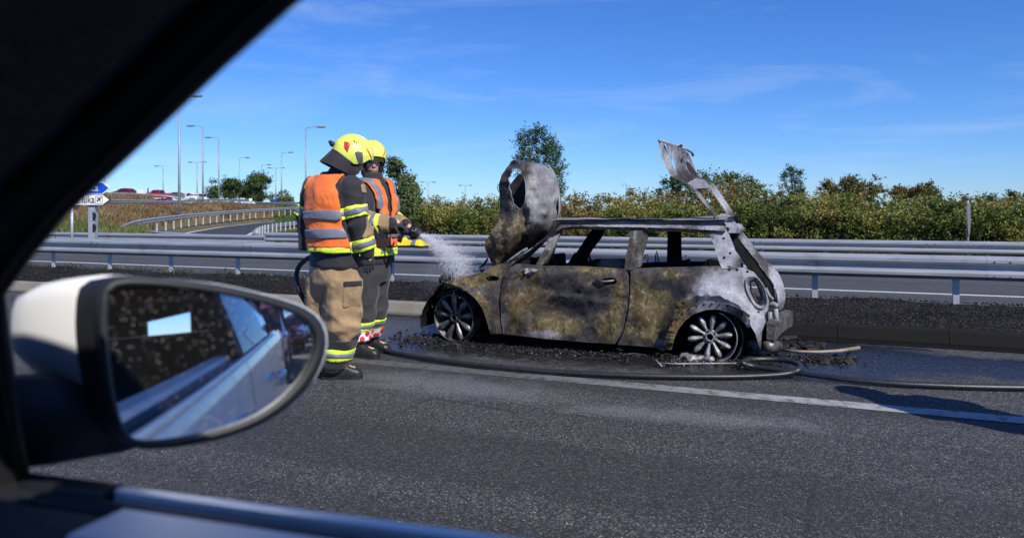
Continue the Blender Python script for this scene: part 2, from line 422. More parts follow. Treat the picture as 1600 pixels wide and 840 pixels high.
def strip(name, x0, x1, y0, y1, z, mat, nx=1, kind='structure', parent=None):
    m = MB(); 
    for i in range(nx):
        a = x0+(x1-x0)*i/nx; b = x0+(x1-x0)*(i+1)/nx
        m.add([(a, y0, z), (b, y0, z), (b, y1, z), (a, y1, z)], [(0, 1, 2, 3)])
    o = m.build(name, mat, parent)
    if parent is None: tag(o, kind=kind)
    return o
strip('motorway', -160, 140, -9, 8.56, 0.0, M_road, 1)
strip('edge_line', -160, 140, 5.58, 5.76, 0.004, M_line)
strip('verge_base', -160, 140, 8.7, 11.95, -0.02, M_soil, 1)
strip('second_carriageway', -160, 140, 11.7, 20.2, 0.02, M_road2, 1)
strip('carriageway_edge_line', -160, 140, 13.62, 13.80, 0.026, M_line2)
strip('far_verge_base', -160, 140, 20.1, 26, 0.0, M_ground, 1)
# kerb: separate stones end to end, part of the setting
kerb = empty('kerb', (0, 8.6, 0)); tag(kerb, kind='structure')
kp = MB(); L_ = 0.995
prof = [(8.50, -0.1), (8.50, 0.03), (8.545, 0.135), (8.565, 0.15), (8.70, 0.152), (8.72, -0.1)]
r0 = [Vector((0, y, z)) for y, z in prof]; r1 = [Vector((L_, y, z)) for y, z in prof]
kp.rings([r0, r1])
k0 = kp.build('kerb_stone', M_kerb, kerb); k0.location.x = -40
for i in range(1, 60):
    c = k0.copy(); COL.objects.link(c); c.location.x = -40+i*1.0; c.location.z = random.uniform(-0.004, 0.004)
strip('gutter', -160, 140, 8.36, 8.50, 0.006, M_gut)
# charred gravel verge: relief of its own
nx, ny = 420, 44; vs = []
for j in range(ny):
    for i in range(nx):
        x = -26+36*i/(nx-1); y = 8.69+3.15*j/(ny-1); v = j/(ny-1)
        edge = min(1, min(v, 1-v)*9)
        z = 0.12+0.05*math.sin(min(1, v*1.2)*math.pi)*1.0 + edge*(noise.noise(Vector((x*1.1, y*2.2, 0)))*0.05 + noise.noise(Vector((x*5, y*6, 3)))*0.028 + noise.noise(Vector((x*16, y*16, 5)))*0.014) - (0.10*max(0, (v-0.86)/0.14))
        vs.append((x, y, z))
fs = [(j*nx+i, j*nx+i+1, (j+1)*nx+i+1, (j+1)*nx+i) for j in range(ny-1) for i in range(nx-1)]
tag(link_mesh('verge', np_mesh('verge', vs, fs, True), M_soil), kind='structure')
def verge_z(y): 
    v = (y-8.69)/3.15; return 0.12+0.05*math.sin(min(1, v*1.2)*math.pi)
# chips, stones: loose stuff
def chips(name, pts, smin, smax, mat, flat=0.6, kind='stuff', label=None, cat=None):
    base = np.array([(1, 0, 0), (-1, 0, 0), (0, 1, 0), (0, -1, 0), (0, 0, 1), (0, 0, -1)], float)
    F0 = np.array([(0, 2, 4), (2, 1, 4), (1, 3, 4), (3, 0, 4), (2, 0, 5), (1, 2, 5), (3, 1, 5), (0, 3, 5)])
    n = len(pts); P = np.array(pts, float); s = rng.uniform(smin, smax, (n, 1, 1))*rng.uniform(0.45, 1.3, (n, 6, 1))
    B = base[None]*s; a = rng.uniform(0, 6.28, n); ca, sa = np.cos(a), np.sin(a)
    tl = rng.uniform(-0.6, 0.6, n); X = B[:, :, 0]; Y = B[:, :, 1]; Z = B[:, :, 2]*flat
    X2 = X*np.cos(tl)[:, None]-Z*np.sin(tl)[:, None]; Z2 = X*np.sin(tl)[:, None]+Z*np.cos(tl)[:, None]
    V = np.stack([X2*ca[:, None]-Y*sa[:, None], X2*sa[:, None]+Y*ca[:, None], Z2], 2)+P[:, None, :]
    Fc = (F0[None]+np.arange(n)[:, None, None]*6).reshape(-1, 3)
    o = link_mesh(name, np_mesh(name, V.reshape(-1, 3), Fc), mat); tag(o, label, cat, kind=kind); return o
M_stone = simple('verge_stone', (0.075, 0.07, 0.065), 0.8, 0, 0.6, 9); M_ash_chip = simple('ash_chip', (0.17, 0.165, 0.16), 0.8, 0, 0.9, 14)
M_char_chip = simple('charred_chip', (0.020, 0.018, 0.017), 0.7, 0, 0.95, 9, spec=0.25)
pts = [(x, y, verge_z(y)+0.005) for x, y in zip(rng.uniform(-22, 9, 26000), rng.uniform(8.75, 11.7, 26000))]
chips('verge_gravel', pts[:6000], 0.004, 0.013, M_stone); chips('charred_gravel', pts[6000:], 0.005, 0.02, M_char_chip)
# ================================================================ ramp
def ribbon(name, A, B, mat, kind='structure', dz=0):
    m = MB(); n = len(A); m.add([Vector(p)+Vector((0, 0, dz)) for p in A]+[Vector(p)+Vector((0, 0, dz)) for p in B], [(i, i+1, n+i+1, n+i) for i in range(n-1)])
    return tag(m.build(name, mat), kind=kind)
outer = [PG(205, 374, 0.04), PG(255, 371, 0.05), PG(300, 362.5, 0.08), PG(345, 355, 0.12), PG(400, 349, 0.25), PG(440, 345.5, 0.33), PG(500, 341.5, 0.4), PG(640, 338, 0.5)]
inner = [PG(330, 376, 0.04), PG(372, 376.5, 0.05), PG(385, 371, 0.06), PG(404, 361, 0.08), PG(430, 353, 0.15), PG(460, 349.5, 0.25), PG(530, 345, 0.35), PG(660, 342, 0.4)]
ribbon('ramp', outer, inner, M_ramp, dz=0.02)
def edge(pts, w, d=0.0):
    return [p + CR*(w if i < 3 else w*0.3) - CF*(w*3.0) for i, p in enumerate(pts)]
ribbon('ramp_edge_line', [p+CF*1.0 for p in outer[1:]], [p+CF*0.0 for p in outer[1:]], M_line2, dz=0.035)
ribbon('ramp_inner_edge_line', inner[2:], [p-CF*0.8 for p in inner[2:]], M_line2, dz=0.035)

# ================================================================ guardrails
WP = [(0.0, 0.0), (0.022, 0.012), (0.050, 0.030), (0.078, 0.048), (0.080, 0.085), (0.050, 0.112), (0.012, 0.130), (0.002, 0.155), (0.012, 0.180), (0.050, 0.198), (0.080, 0.225), (0.078, 0.262), (0.050, 0.280), (0.022, 0.298), (0.0, 0.310)]
def beam_mesh(p, q, np_, nq, side):
    """one W-beam length from p to q (bottom line), bulging to 'side' normals"""
    m = MB(); rings = []
    for c, n in ((p, np_), (q, nq)):
        fr = [c+n*d+UP*z for d, z in WP]; bk = [c+n*(d-0.006)+UP*z for d, z in reversed(WP)]
        rings.append(fr+bk)
    m.rings(rings); return m
def bolt_at(m, c, n, r=0.013):
    t = n.cross(UP).normalized(); ring = lambda o, rr: [c+n*o+t*math.cos(a)*rr+UP*math.sin(a)*rr for a in [k*math.pi/3 for k in range(6)]]
    m.rings([ring(0, r*1.1), ring(0.012, r)])
def guardrail(label, line, flip=1, post_every=1.7, h=0.29, blen=None, post_h=0.6, zpost=-0.3, posts=None, bolts=False, cat='guardrail', group=None, pw=0.055, double=False):
    """line: ground points of the rail; h bottom of the beam above them"""
    pts = [Vector(p) for p in line]
    root = empty('guardrail', tuple(pts[0]), label, cat, group)
    seg = [(pts[i+1]-pts[i]) for i in range(len(pts)-1)]
    nrm = []
    for i in range(len(pts)):
        t = (pts[min(i+1, len(pts)-1)]-pts[max(i-1, 0)]); t.z = 0; t.normalize(); nrm.append(Vector((t.y, -t.x, 0))*flip)
    for i in range(len(pts)-1):
        m = beam_mesh(pts[i]+UP*h, pts[i+1]+UP*h, nrm[i], nrm[i+1], 1)
        m.build('beam', M_galv, root, smooth=False)
        if bolts:
            t = seg[i].normalized(); b = MB()
            for dz in (0.062, 0.248):
                for du in (-0.06, 0.11): bolt_at(b, pts[i]+t*(0.14+du)+UP*(h+dz-0.012)+nrm[i]*0.079, nrm[i])
            # overlapping end plate of the splice
            e = beam_mesh(pts[i]+UP*h+t*-0.0+nrm[i]*0.004, pts[i]+UP*h+t*0.30+nrm[i]*0.004, nrm[i], nrm[i], 1); e.build('splice', M_galv, root)
            tag(b.build('bolts', M_bolt, root), kind='stuff')
            s = MB(); a = pts[i]+t*1.9+UP*(h+0.150)+nrm[i]*0.010; s.add([a, a+t*0.09, a+t*0.09+UP*0.016, a+UP*0.016], [(0, 1, 2, 3)]); s.build('reflector', M_line2, root)
    # posts
    plist = []
    if posts is not None: plist = posts
    else:
        acc = 0
        for i in range(len(seg)):
            Ls = seg[i].length; u = (-acc) % post_every if i else 0
            while u < Ls: plist.append((pts[i]+seg[i]*(u/Ls), nrm[i])); u += post_every
            acc += Ls
    pm = None
    for (c, n) in plist:
        if pm is None:
            q = MB()  # sigma-shaped post: web and two lips
            q.box((0, 0, (post_h+0.3)/2-0.3), (pw, 0.006, post_h+0.3)); q.box((-pw/2, 0.035, (post_h+0.3)/2-0.3), (0.006, 0.07, post_h+0.3)); q.box((pw/2, 0.02, (post_h+0.3)/2-0.3), (0.006, 0.04, post_h+0.3))
            pm = q.build('post', M_post, None).data; bpy.data.objects.remove([o for o in COL.objects if o.data == pm][0])
        o = link_mesh('post', pm, None, root, world=True); o.location = c - n*0.02; o.rotation_euler = (0, 0, math.atan2(-n.x, n.y)+math.pi if flip > 0 else math.atan2(-n.x, n.y))
    return root
# near rail (between the verge and the second carriageway)
line = [Vector((x, 11.30, 0.14)) for x in np.arange(-30.27, 12, 4.0)]
posts = [(Vector((-0.29+1.7*k, 11.36, 0.14)), Vector((0, -1, 0))) for k in range(-17, 7)]
near_rail = guardrail('galvanised steel guardrail on short posts in the black gravel verge behind the burnt car', line, 1, posts=posts, bolts=True, h=0.30, post_h=0.58, pw=0.07)
line = [Vector((x, 21.0, 0.0)) for x in np.arange(-18.1, 22, 4.0)]
posts = [(Vector((-1.83+1.57*k, 21.06, 0.0)), Vector((0, -1, 0))) for k in range(-10, 13)]
guardrail('farther straight guardrail at the foot of the bushes beyond the second carriageway', line, 1, posts=posts, bolts=True, h=0.31, post_h=0.6, pw=0.09)
line = [PG(x, y, 0.03) for x, y in ((-60, 389), (60, 388), (180, 388), (280, 389), (395, 391), (500, 391))]
for p in line: p.z = 0.0
line = [Vector((x, 21.4, -0.1)) for x in np.arange(-46, -17, 4.0)]
guardrail('lower guardrail running behind the road-sign posts at the far edge of the second carriageway', line, 1, post_every=2, h=0.3)
# hairpin rail round the gore
hp = [(470, 322.5, 108), (430, 325, 96), (400, 326.5, 90), (370, 328.5, 82), (345, 330.2, 76), (312, 333, 68), (285, 335, 62), (262, 337.5, 57), (240, 340, 53), (222, 342.5, 50), (207, 345.5, 47), (196, 349, 44.5), (190, 352, 42.5), (192, 354.5, 40.5), (203, 357, 38.5)]
def land_pts(lst, hh=0.0):
    o = []
    for px, D in lst:
        v = PX(px, D, 0); o.append(Vector((v.x, v.y, terrain_h(v.x, v.y)+hh)))
    return o
def rail_pts(lst, hh=0.75): return [PD(px, py, D)-UP*hh for px, py, D in lst]
guardrail('curved guardrail sweeping round the outside of the ramp bend below the dry grass slope', rail_pts(hp), -1, post_every=2.6, h=0.44, post_h=0.74, pw=0.12)
hp2 = [(190, 352.5, 42), (212, 357, 38.5), (250, 361.5, 34.5), (300, 364.5, 32), (345, 367, 30), (392, 369, 28.5)]
guardrail('guardrail returning from the hairpin nose towards the second carriageway', rail_pts(hp2), 1, post_every=2.0, h=0.44, post_h=0.74, pw=0.1)
hp3 = [(640, 341, 80), (540, 342.2, 72), (490, 343.5, 66), (460, 345, 60), (435, 347.5, 53), (415, 350.5, 47), (402, 354.5, 41), (397, 359.5, 36.5), (400, 363.5, 33), (415, 367, 30), (440, 369.5, 28), (500, 371, 26.5)]
guardrail('curved guardrail hugging the inner side of the ramp bend beside the green grass', rail_pts(hp3), 1, post_every=2.0, h=0.44, post_h=0.74, pw=0.09)
# rails up on the embankment
e1 = [(-40, 62), (40, 64), (110, 67), (160, 71), (210, 80), (255, 90), (300, 100), (335, 109), (360, 120), (385, 135), (412, 150)]
guardrail('pale guardrail along the crest of the dry grass embankment', land_pts(e1, 0.12), 1, post_every=2.6, h=0.48, post_h=0.78, pw=0.14)
e2 = [(-40, 150), (90, 151), (160, 152), (210, 152), (260, 153), (300, 155), (345, 158), (400, 162)]
guardrail('distant guardrail in front of the queue of cars on the flyover approach', land_pts(e2, 0.1), 1, post_every=4.0, h=0.5, post_h=0.85, pw=0.2)
e3 = [(400, 315.5, 120), (430, 318.5, 116), (460, 320.5, 114), (500, 321, 112), (560, 322, 112), (640, 323, 112)]
guardrail('dark shaded guardrail above the slope left of the far trees', land_pts([(p, d) for p, y, d in e3], 0.1), 1, post_every=2.4, h=0.45, post_h=0.75, pw=0.14)
# ================================================================ vegetation
def mat_leaf(name, cols, seed=0):
    t = NT(name); at = t.n('ShaderNodeAttribute'); at.attribute_name = 'tone'; at.attribute_type = 'GEOMETRY'
    n = len(cols); stops = [(i/(n-1), c) for i, c in enumerate(cols)]
    c = t.ramp(at.outputs['Fac'], stops)
    t.set(col=c, rough=0.55, spec=0.35)
    tr = t.n('ShaderNodeBsdfTranslucent'); t.l(c, tr.inputs[0]); mxs = t.n('ShaderNodeMixShader'); mxs.inputs[0].default_value = 0.25
    t.l(t.b.outputs[0], mxs.inputs[1]); t.l(tr.outputs[0], mxs.inputs[2]); t.l(mxs.outputs[0], t.out.inputs[0]); return t.m
LEAF_GREEN = [(0.022, 0.045, 0.012), (0.055, 0.095, 0.022), (0.12, 0.16, 0.035)]
LEAF_MIX = [(0.045, 0.072, 0.016), (0.115, 0.150, 0.030), (0.23, 0.24, 0.05), (0.31, 0.24, 0.07)]
LEAF_BRN = [(0.07, 0.075, 0.022), (0.14, 0.13, 0.03), (0.24, 0.14, 0.05), (0.30, 0.24, 0.08)]
LEAF_GREY = [(0.035, 0.065, 0.025), (0.085, 0.13, 0.045), (0.18, 0.23, 0.10)]
M_lg, M_lm, M_lb, M_lgr = mat_leaf('leaves_green', LEAF_GREEN), mat_leaf('leaves_mixed', LEAF_MIX), mat_leaf('leaves_brown', LEAF_BRN), mat_leaf('leaves_grey_green', LEAF_GREY)
M_bark = simple('bark', (0.06, 0.045, 0.032), 0.85, 0, 0.5, 20, 0.6)
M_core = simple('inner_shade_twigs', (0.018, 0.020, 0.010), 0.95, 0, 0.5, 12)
def leaves_mesh(name, P, size, tone, aspect=0.55, up=0.2):
    """P (n,3) leaf positions; each leaf a bent 4-gon pointing a random way"""
    n = len(P); a = rng.uniform(0, 2*np.pi, n); el = rng.normal(up, 0.6, n)
    d = np.stack([np.cos(a)*np.cos(el), np.sin(a)*np.cos(el), np.sin(el)], 1)
    q = rng.normal(size=(n, 3)); s = np.cross(d, q); s /= np.linalg.norm(s, axis=1)[:, None]+1e-9
    L_ = (size*rng.uniform(0.6, 1.35, n))[:, None]; W_ = L_*aspect
    nn = np.cross(d, s)
    V = np.stack([P, P+d*L_*0.5+s*W_*0.5+nn*L_*0.08, P+d*L_, P+d*L_*0.5-s*W_*0.5+nn*L_*0.08], 1).reshape(-1, 3)
    me = np_mesh(name, V, np.arange(4*n).reshape(-1, 4))
    at = me.attributes.new('tone', 'FLOAT', 'FACE'); at.data.foreach_set('value', np.clip(tone, 0, 1).astype(np.float32)); return me
def sprays(centres, radii, per, size, tone_c, stem=0.55):
    """clumps of twigs: around each centre leaves laid along outward sprays"""
    P, T = [], []
    for c, r, tc_ in zip(centres, radii, tone_c):
        k = max(3, int(per)); nt_ = max(2, k//14)
        dirs = rng.normal(size=(nt_, 3)); dirs[:, 2] = np.abs(dirs[:, 2])*stem+0.1*rng.normal(size=nt_); dirs /= np.linalg.norm(dirs, axis=1)[:, None]
        u = rng.uniform(0.05, 1.0, (nt_, 14)); pp = c+dirs[:, None, :]*(u*r)[:, :, None]+rng.normal(0, r*0.09, (nt_, 14, 3))
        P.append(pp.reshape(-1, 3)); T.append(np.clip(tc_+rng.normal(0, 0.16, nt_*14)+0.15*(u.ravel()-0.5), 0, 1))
    return np.concatenate(P), np.concatenate(T)
def tree(name, label, D, base_px, z0, prof_px, mat, n_cl=160, per=42, size=0.09, r=0.35, group=None, cat='tree', tone=0.45, depth=None, trunk_r=0.06, kind_=None, stem=0.7):
    """crown outline in the picture at distance D: list of (y, xleft, xright); clumps fill the body of revolution-like volume"""
    b = PX(base_px, D, z0); root = empty(name, tuple(b), label, cat, group)
    ys = [p[0] for p in prof_px]; C, Rr, Tn = [], [], []
    sc = D/FPX; top = min(ys)
    lim = 0
    while len(C) < n_cl and lim < n_cl*30:
        lim += 1; y = rng.uniform(min(ys), max(ys)); xl = np.interp(y, ys, [p[1] for p in prof_px]); xr = np.interp(y, ys, [p[2] for p in prof_px])
        if rng.uniform() > (xr-xl)/max(p[2]-p[1] for p in prof_px)+0.15: continue
        u = rng.uniform(-1, 1); w = (xr-xl)/2; dd = rng.uniform(-1, 1)*math.sqrt(max(0, 1-u*u))
        v = PD((xl+xr)/2+u*w*0.9, y, D)+CF*dd*w*sc*(depth or 1.0)
        if noise.noise(v*(1.1/r*0.35)) < -0.18: continue
        C.append(np.array(v)); Rr.append(r*rng.uniform(0.6, 1.2)); Tn.append(tone+0.25*noise.noise(v*0.9)+rng.normal(0, 0.10))
    P, T = sprays(C, Rr, per, size, Tn, stem)
    m = MB(); topv = PD(base_px+(prof_px[0][1]+prof_px[0][2]-2*base_px)/2*0.8, top+4, D)
    mid = b.lerp(topv, 0.4)+CR*trunk_r*2
    m.tube([b-UP*0.2, b.lerp(mid, 0.5), mid, topv], [trunk_r, trunk_r*0.85, trunk_r*0.6, trunk_r*0.12], 7)
    m.build('trunk', M_bark, root, smooth=True)
    bmz = MB(); k = 0
    for c in C[::max(1, len(C)//28)]:
        c = Vector(c); t = rng.uniform(0.25, 0.75); s = b.lerp(topv, t*min(1, (c.z-b.z)/max(0.2, topv.z-b.z)))
        bmz.tube([s, s.lerp(c, 0.5)+UP*0.05*(c-s).length, c], [trunk_r*0.35, trunk_r*0.22, trunk_r*0.08], 5)
    bmz.build('limb', M_bark, root)
    link_mesh('crown', leaves_mesh('crown', P, size, T), mat, root)
    return root
# the long hedge of shrubs beyond the far rail: one mass nobody could count
def hedge_top(px):
    xs = [600, 640, 680, 720, 760, 800, 880, 940, 985, 1010, 1060, 1100, 1130, 1180, 1200, 1230, 1270, 1310, 1345, 1400, 1460, 1480, 1520, 1560, 1620, 1700, 2000, 2400]
    ys = [338, 322, 316, 319, 315, 311, 308, 311, 307, 308, 312, 300, 292, 294, 304, 306, 308, 306, 312, 313, 315, 318, 316, 315, 314, 316, 312, 314]
    return float(np.interp(px, xs, ys))+5.0*noise.noise(Vector((px*0.035, 3, 0)))+2.5*noise.noise(Vector((px*0.11, 7, 0)))
def hedge(mat, n, seed, n0, n1, tone0, px0=600, px1=1900, size=0.075, per=42, rr=0.30, brown=None, raise_=0):
    C, Rr, T = [], [], []
    for _ in range(n):
        px = rng.uniform(px0, px1); N = n0+(n1-n0)*rng.uniform()**1.3; r = (px-CXP)/FPX; D = N/(RY*r+FY)
        Dt = 24/(RY*r+FY); ztop = CZ+(HY-hedge_top(px)-raise_)*Dt/FPX
        edge = min(1, (N-n0)/1.2); zt = 0.35+(ztop-0.42)*(0.62+0.38*edge)
        v = PX(px, D, 0); k = noise.noise(Vector((v.x*0.45, v.y*0.45, 1)))
        z = zt*(rng.uniform()**0.65)*(1+0.10*k)
        if brown is not None:
            b = noise.noise(Vector((v.x*0.30+7, z*0.8, 4)))
            if (b > 0.10) != brown: continue
        z *= 1+0.22*max(0, noise.noise(Vector((v.x*1.3, v.y*1.3, 5))))+0.05*rng.normal()
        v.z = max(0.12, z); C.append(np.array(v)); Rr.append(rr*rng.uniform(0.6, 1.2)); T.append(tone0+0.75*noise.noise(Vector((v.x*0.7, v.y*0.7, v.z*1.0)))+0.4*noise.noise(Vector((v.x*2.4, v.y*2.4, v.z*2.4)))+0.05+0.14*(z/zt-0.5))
    P, Tn = sprays(C, Rr, per, size, T, 1.1); return leaves_mesh('shrubbery', P, size, Tn)
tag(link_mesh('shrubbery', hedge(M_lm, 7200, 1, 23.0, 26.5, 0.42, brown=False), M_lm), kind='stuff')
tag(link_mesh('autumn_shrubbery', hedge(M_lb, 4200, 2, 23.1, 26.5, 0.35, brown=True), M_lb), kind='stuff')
# dark inner twigs behind the leaves (a low uneven bank)
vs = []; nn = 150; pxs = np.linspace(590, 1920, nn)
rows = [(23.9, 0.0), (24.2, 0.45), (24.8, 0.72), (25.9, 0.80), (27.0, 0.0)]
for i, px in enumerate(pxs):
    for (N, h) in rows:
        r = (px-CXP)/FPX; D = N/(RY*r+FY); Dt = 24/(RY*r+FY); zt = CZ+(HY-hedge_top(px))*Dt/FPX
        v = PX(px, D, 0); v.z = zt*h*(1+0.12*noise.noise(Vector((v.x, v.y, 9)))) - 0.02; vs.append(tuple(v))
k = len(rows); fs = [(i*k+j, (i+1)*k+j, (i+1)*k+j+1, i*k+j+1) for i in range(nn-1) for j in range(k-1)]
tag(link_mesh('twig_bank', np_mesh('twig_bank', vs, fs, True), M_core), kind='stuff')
# single trees and bushes
tree('poplar_tree', 'tall feathery dark green tree rising behind the raised burnt bonnet', 38, 850, 0, [(206, 820, 846), (222, 806, 868), (245, 800, 880), (268, 806, 884), (292, 812, 884), (315, 820, 880)], M_lg, 480, 40, 0.095, 0.50, tone=0.42, stem=1.9)
tree('willow_tree', 'bushy bright green tree just right of the two firefighters', 27, 630, 0, [(255, 612, 622), (270, 609, 634), (290, 606, 646), (310, 606, 656), (330, 606, 652), (350, 606, 650)], M_lgr, 330, 56, 0.085, 0.30, tone=0.62, stem=0.9)
tree('shrub', 'dark green rounded bush seen between the bonnet and the tailgate', 29, 1060, 0, [(279, 1045, 1066), (286, 1034, 1082), (298, 1026, 1100), (312, 1024, 1104)], M_lg, 90, 42, 0.08, 0.28, cat='bush', tone=0.28)
tree('shrub', 'broad olive green bush standing highest behind the raised tailgate', 29, 1140, 0, [(271, 1098, 1122), (277, 1092, 1160), (290, 1090, 1190), (306, 1086, 1204), (340, 1090, 1205)], M_lm, 230, 42, 0.08, 0.30, cat='bush', tone=0.30)
tree('sapling', 'slim grey-green sapling standing above the hedge right of the tailgate', 33, 1238, 0, [(264, 1232, 1248), (276, 1222, 1256), (292, 1218, 1258), (308, 1216, 1258)], M_lgr, 90, 34, 0.075, 0.28, tone=0.30, stem=1.6)
tree('shrub', 'small dull bush between the slim sapling and the large autumn bush', 31, 1300, 0, [(286, 1292, 1304), (296, 1282, 1312), (310, 1280, 1314)], M_lb, 50, 42, 0.08, 0.25, cat='bush', tone=0.3)
tree('shrub', 'large dark bush with orange-brown autumn leaves breaking the hedge skyline', 30, 1350, 0, [(279, 1322, 1372), (286, 1316, 1384), (300, 1312, 1388), (316, 1314, 1386)], M_lb, 150, 42, 0.08, 0.27, cat='bush', tone=0.28)
tree('shrub', 'low brownish bush filling the gap right of the large autumn bush', 31, 1410, 0, [(294, 1398, 1420), (302, 1392, 1428), (316, 1390, 1430)], M_lb, 60, 42, 0.08, 0.25, cat='bush', tone=0.42)
tree('shrub', 'rounded brown-green bush at the right end of the tall bushes', 30, 1445, 0, [(290, 1436, 1460), (298, 1428, 1468), (316, 1426, 1470)], M_lb, 80, 42, 0.08, 0.25, cat='bush', tone=0.3)
tree('shrub', 'small dark bush poking over the hedge near the right edge', 45, 1550, 0, [(308, 1544, 1556), (316, 1534, 1566), (324, 1530, 1570)], M_lg, 40, 42, 0.10, 0.35, cat='bush', tone=0.3)
tree('sapling', 'thin twiggy sapling at the far right edge of the hedge', 34, 1585, 0, [(303, 1578, 1584), (314, 1574, 1592), (326, 1572, 1600)], M_lg, 40, 30, 0.075, 0.25, tone=0.35, stem=1.6)
tree('birch_tree', 'small loose pale tree by the lamp posts on the embankment', 150, 333, 2.6, [(283, 328, 338), (292, 324, 341), (302, 324, 342), (310, 328, 340)], M_lgr, 60, 56, 0.28, 1.1, tone=0.45, trunk_r=0.15)
tree('round_tree', 'smaller and left one of the pair of dense round trees on the skyline', 140, 362, 2.2, [(284, 354, 366), (291, 349, 376), (301, 347, 382), (310, 350, 380)], M_lg, 110, 56, 0.28, 1.2, tone=0.42, trunk_r=0.2)
tree('round_tree', 'larger dense round tree on the skyline in the middle of the far lamp posts', 140, 405, 1.8, [(276, 394, 412), (281, 384, 424), (292, 379, 430), (304, 378, 430), (313, 384, 428)], M_lg, 170, 56, 0.28, 1.2, tone=0.5, trunk_r=0.25)
tree('shrub', 'small dull bush beside the blue sign on the far embankment', 130, 445, 1.5, [(300, 440, 448), (307, 436, 454), (316, 436, 455)], M_lm, 40, 42, 0.22, 0.7, cat='bush', tone=0.4, trunk_r=0.1)
# dry grass on the slope, weeds at its foot, tufts by the rail
def grass(name, pts, hmin, hmax, mat, w=0.012, lean=0.35, tone=None):
    n = len(pts); P = np.array(pts, float); a = rng.uniform(0, 6.28, n); h = rng.uniform(hmin, hmax, n)
    dx, dy = np.cos(a), np.sin(a); ln = rng.uniform(0, lean, n)*h; b = rng.uniform(0, 6.28, n)
    off = np.stack([dx*w, dy*w, np.zeros(n)], 1); tip = P+np.stack([np.cos(b)*ln, np.sin(b)*ln, h], 1); mid = P+np.stack([np.cos(b)*ln*0.3, np.sin(b)*ln*0.3, h*0.55], 1)
    V = np.stack([P-off, P+off, mid+off*0.7, tip, mid-off*0.7], 1).reshape(-1, 3)
    me = bpy.data.meshes.new(name); F = np.arange(5*n).reshape(-1, 5); me = np_mesh(name, V, F)
    at = me.attributes.new('tone', 'FLOAT', 'FACE'); at.data.foreach_set('value', (tone if tone is not None else np.clip(rng.normal(0.5, 0.25, n), 0, 1)).astype(np.float32))
    return tag(link_mesh(name, me, mat), kind='stuff')
M_dry = mat_leaf('dry_grass', [(0.10, 0.060, 0.030), (0.22, 0.15, 0.07), (0.36, 0.27, 0.14)])
M_weed = mat_leaf('weeds', [(0.06, 0.085, 0.02), (0.14, 0.17, 0.04), (0.26, 0.22, 0.09)])
M_grn = mat_leaf('green_grass', [(0.04, 0.08, 0.015), (0.08, 0.14, 0.03), (0.16, 0.19, 0.06)])
def on_land(px0, px1, d0, d1, n, cond=None):
    o, T = [], []
    while len(o) < n:
        px = rng.uniform(px0, px1); D = d0+(d1-d0)*rng.uniform(); v = PX(px, D, 0); z = terrain_h(v.x, v.y)
        if cond and not cond(px, D, z): continue
        o.append((v.x, v.y, z-0.02)); T.append(0.5+0.6*noise.noise(Vector((v.x*0.35, v.y*0.35, 2)))+rng.normal(0, 0.12))
    return o, np.clip(np.array(T), 0, 1)
p, T = on_land(-60, 470, 50, 120, 52000, lambda px, D, z: z > 0.12 and D > np.interp(px, [150, 200, 300, 400, 470], [46, 50, 72, 92, 108]))
grass('dry_grass', p, 0.2, 0.55, M_dry, 0.05, 0.6, T)
p, T = on_land(-60, 470, 120, 165, 9000, lambda px, D, z: z > 0.5 and px < 240)
grass('far_dry_grass', p, 0.3, 0.8, M_dry, 0.08, 0.6, T)
p, T = on_land(430, 660, 75, 125, 12000)
grass('skyline_grass', p, 0.2, 0.9, M_grn, 0.06, 0.6, T)
p, T = on_land(-60, 235, 31, 47, 15000)
grass('roadside_weeds', p, 0.2, 0.85, M_weed, 0.03, 0.5, T)
p, T = on_land(400, 700, 33, 62, 16000, lambda px, D, z: D < np.interp(px, [400, 420, 460, 560, 700], [36, 45, 56, 62, 66]))
grass('ramp_grass', p, 0.06, 0.28, M_grn, 0.03, 0.6, T)
pts = [(x, y, 0.1) for x, y in zip(rng.uniform(-22, 8, 5000), rng.normal(11.6, 0.16, 5000)) if noise.noise(Vector((x*1.1, 0, 0))) > (0.02 if x < -7 else 0.18)]
grass('verge_grass', pts, 0.02, 0.08, M_weed, 0.006, 0.9)
pts = [(x, y, 0.12) for x, y in zip(rng.uniform(-20, -7, 1300), rng.uniform(10.3, 11.7, 1300)) if noise.noise(Vector((x*1.7, y*2, 4))) > 0.15]
grass('verge_tufts', pts, 0.04, 0.14, M_weed, 0.006, 0.9)

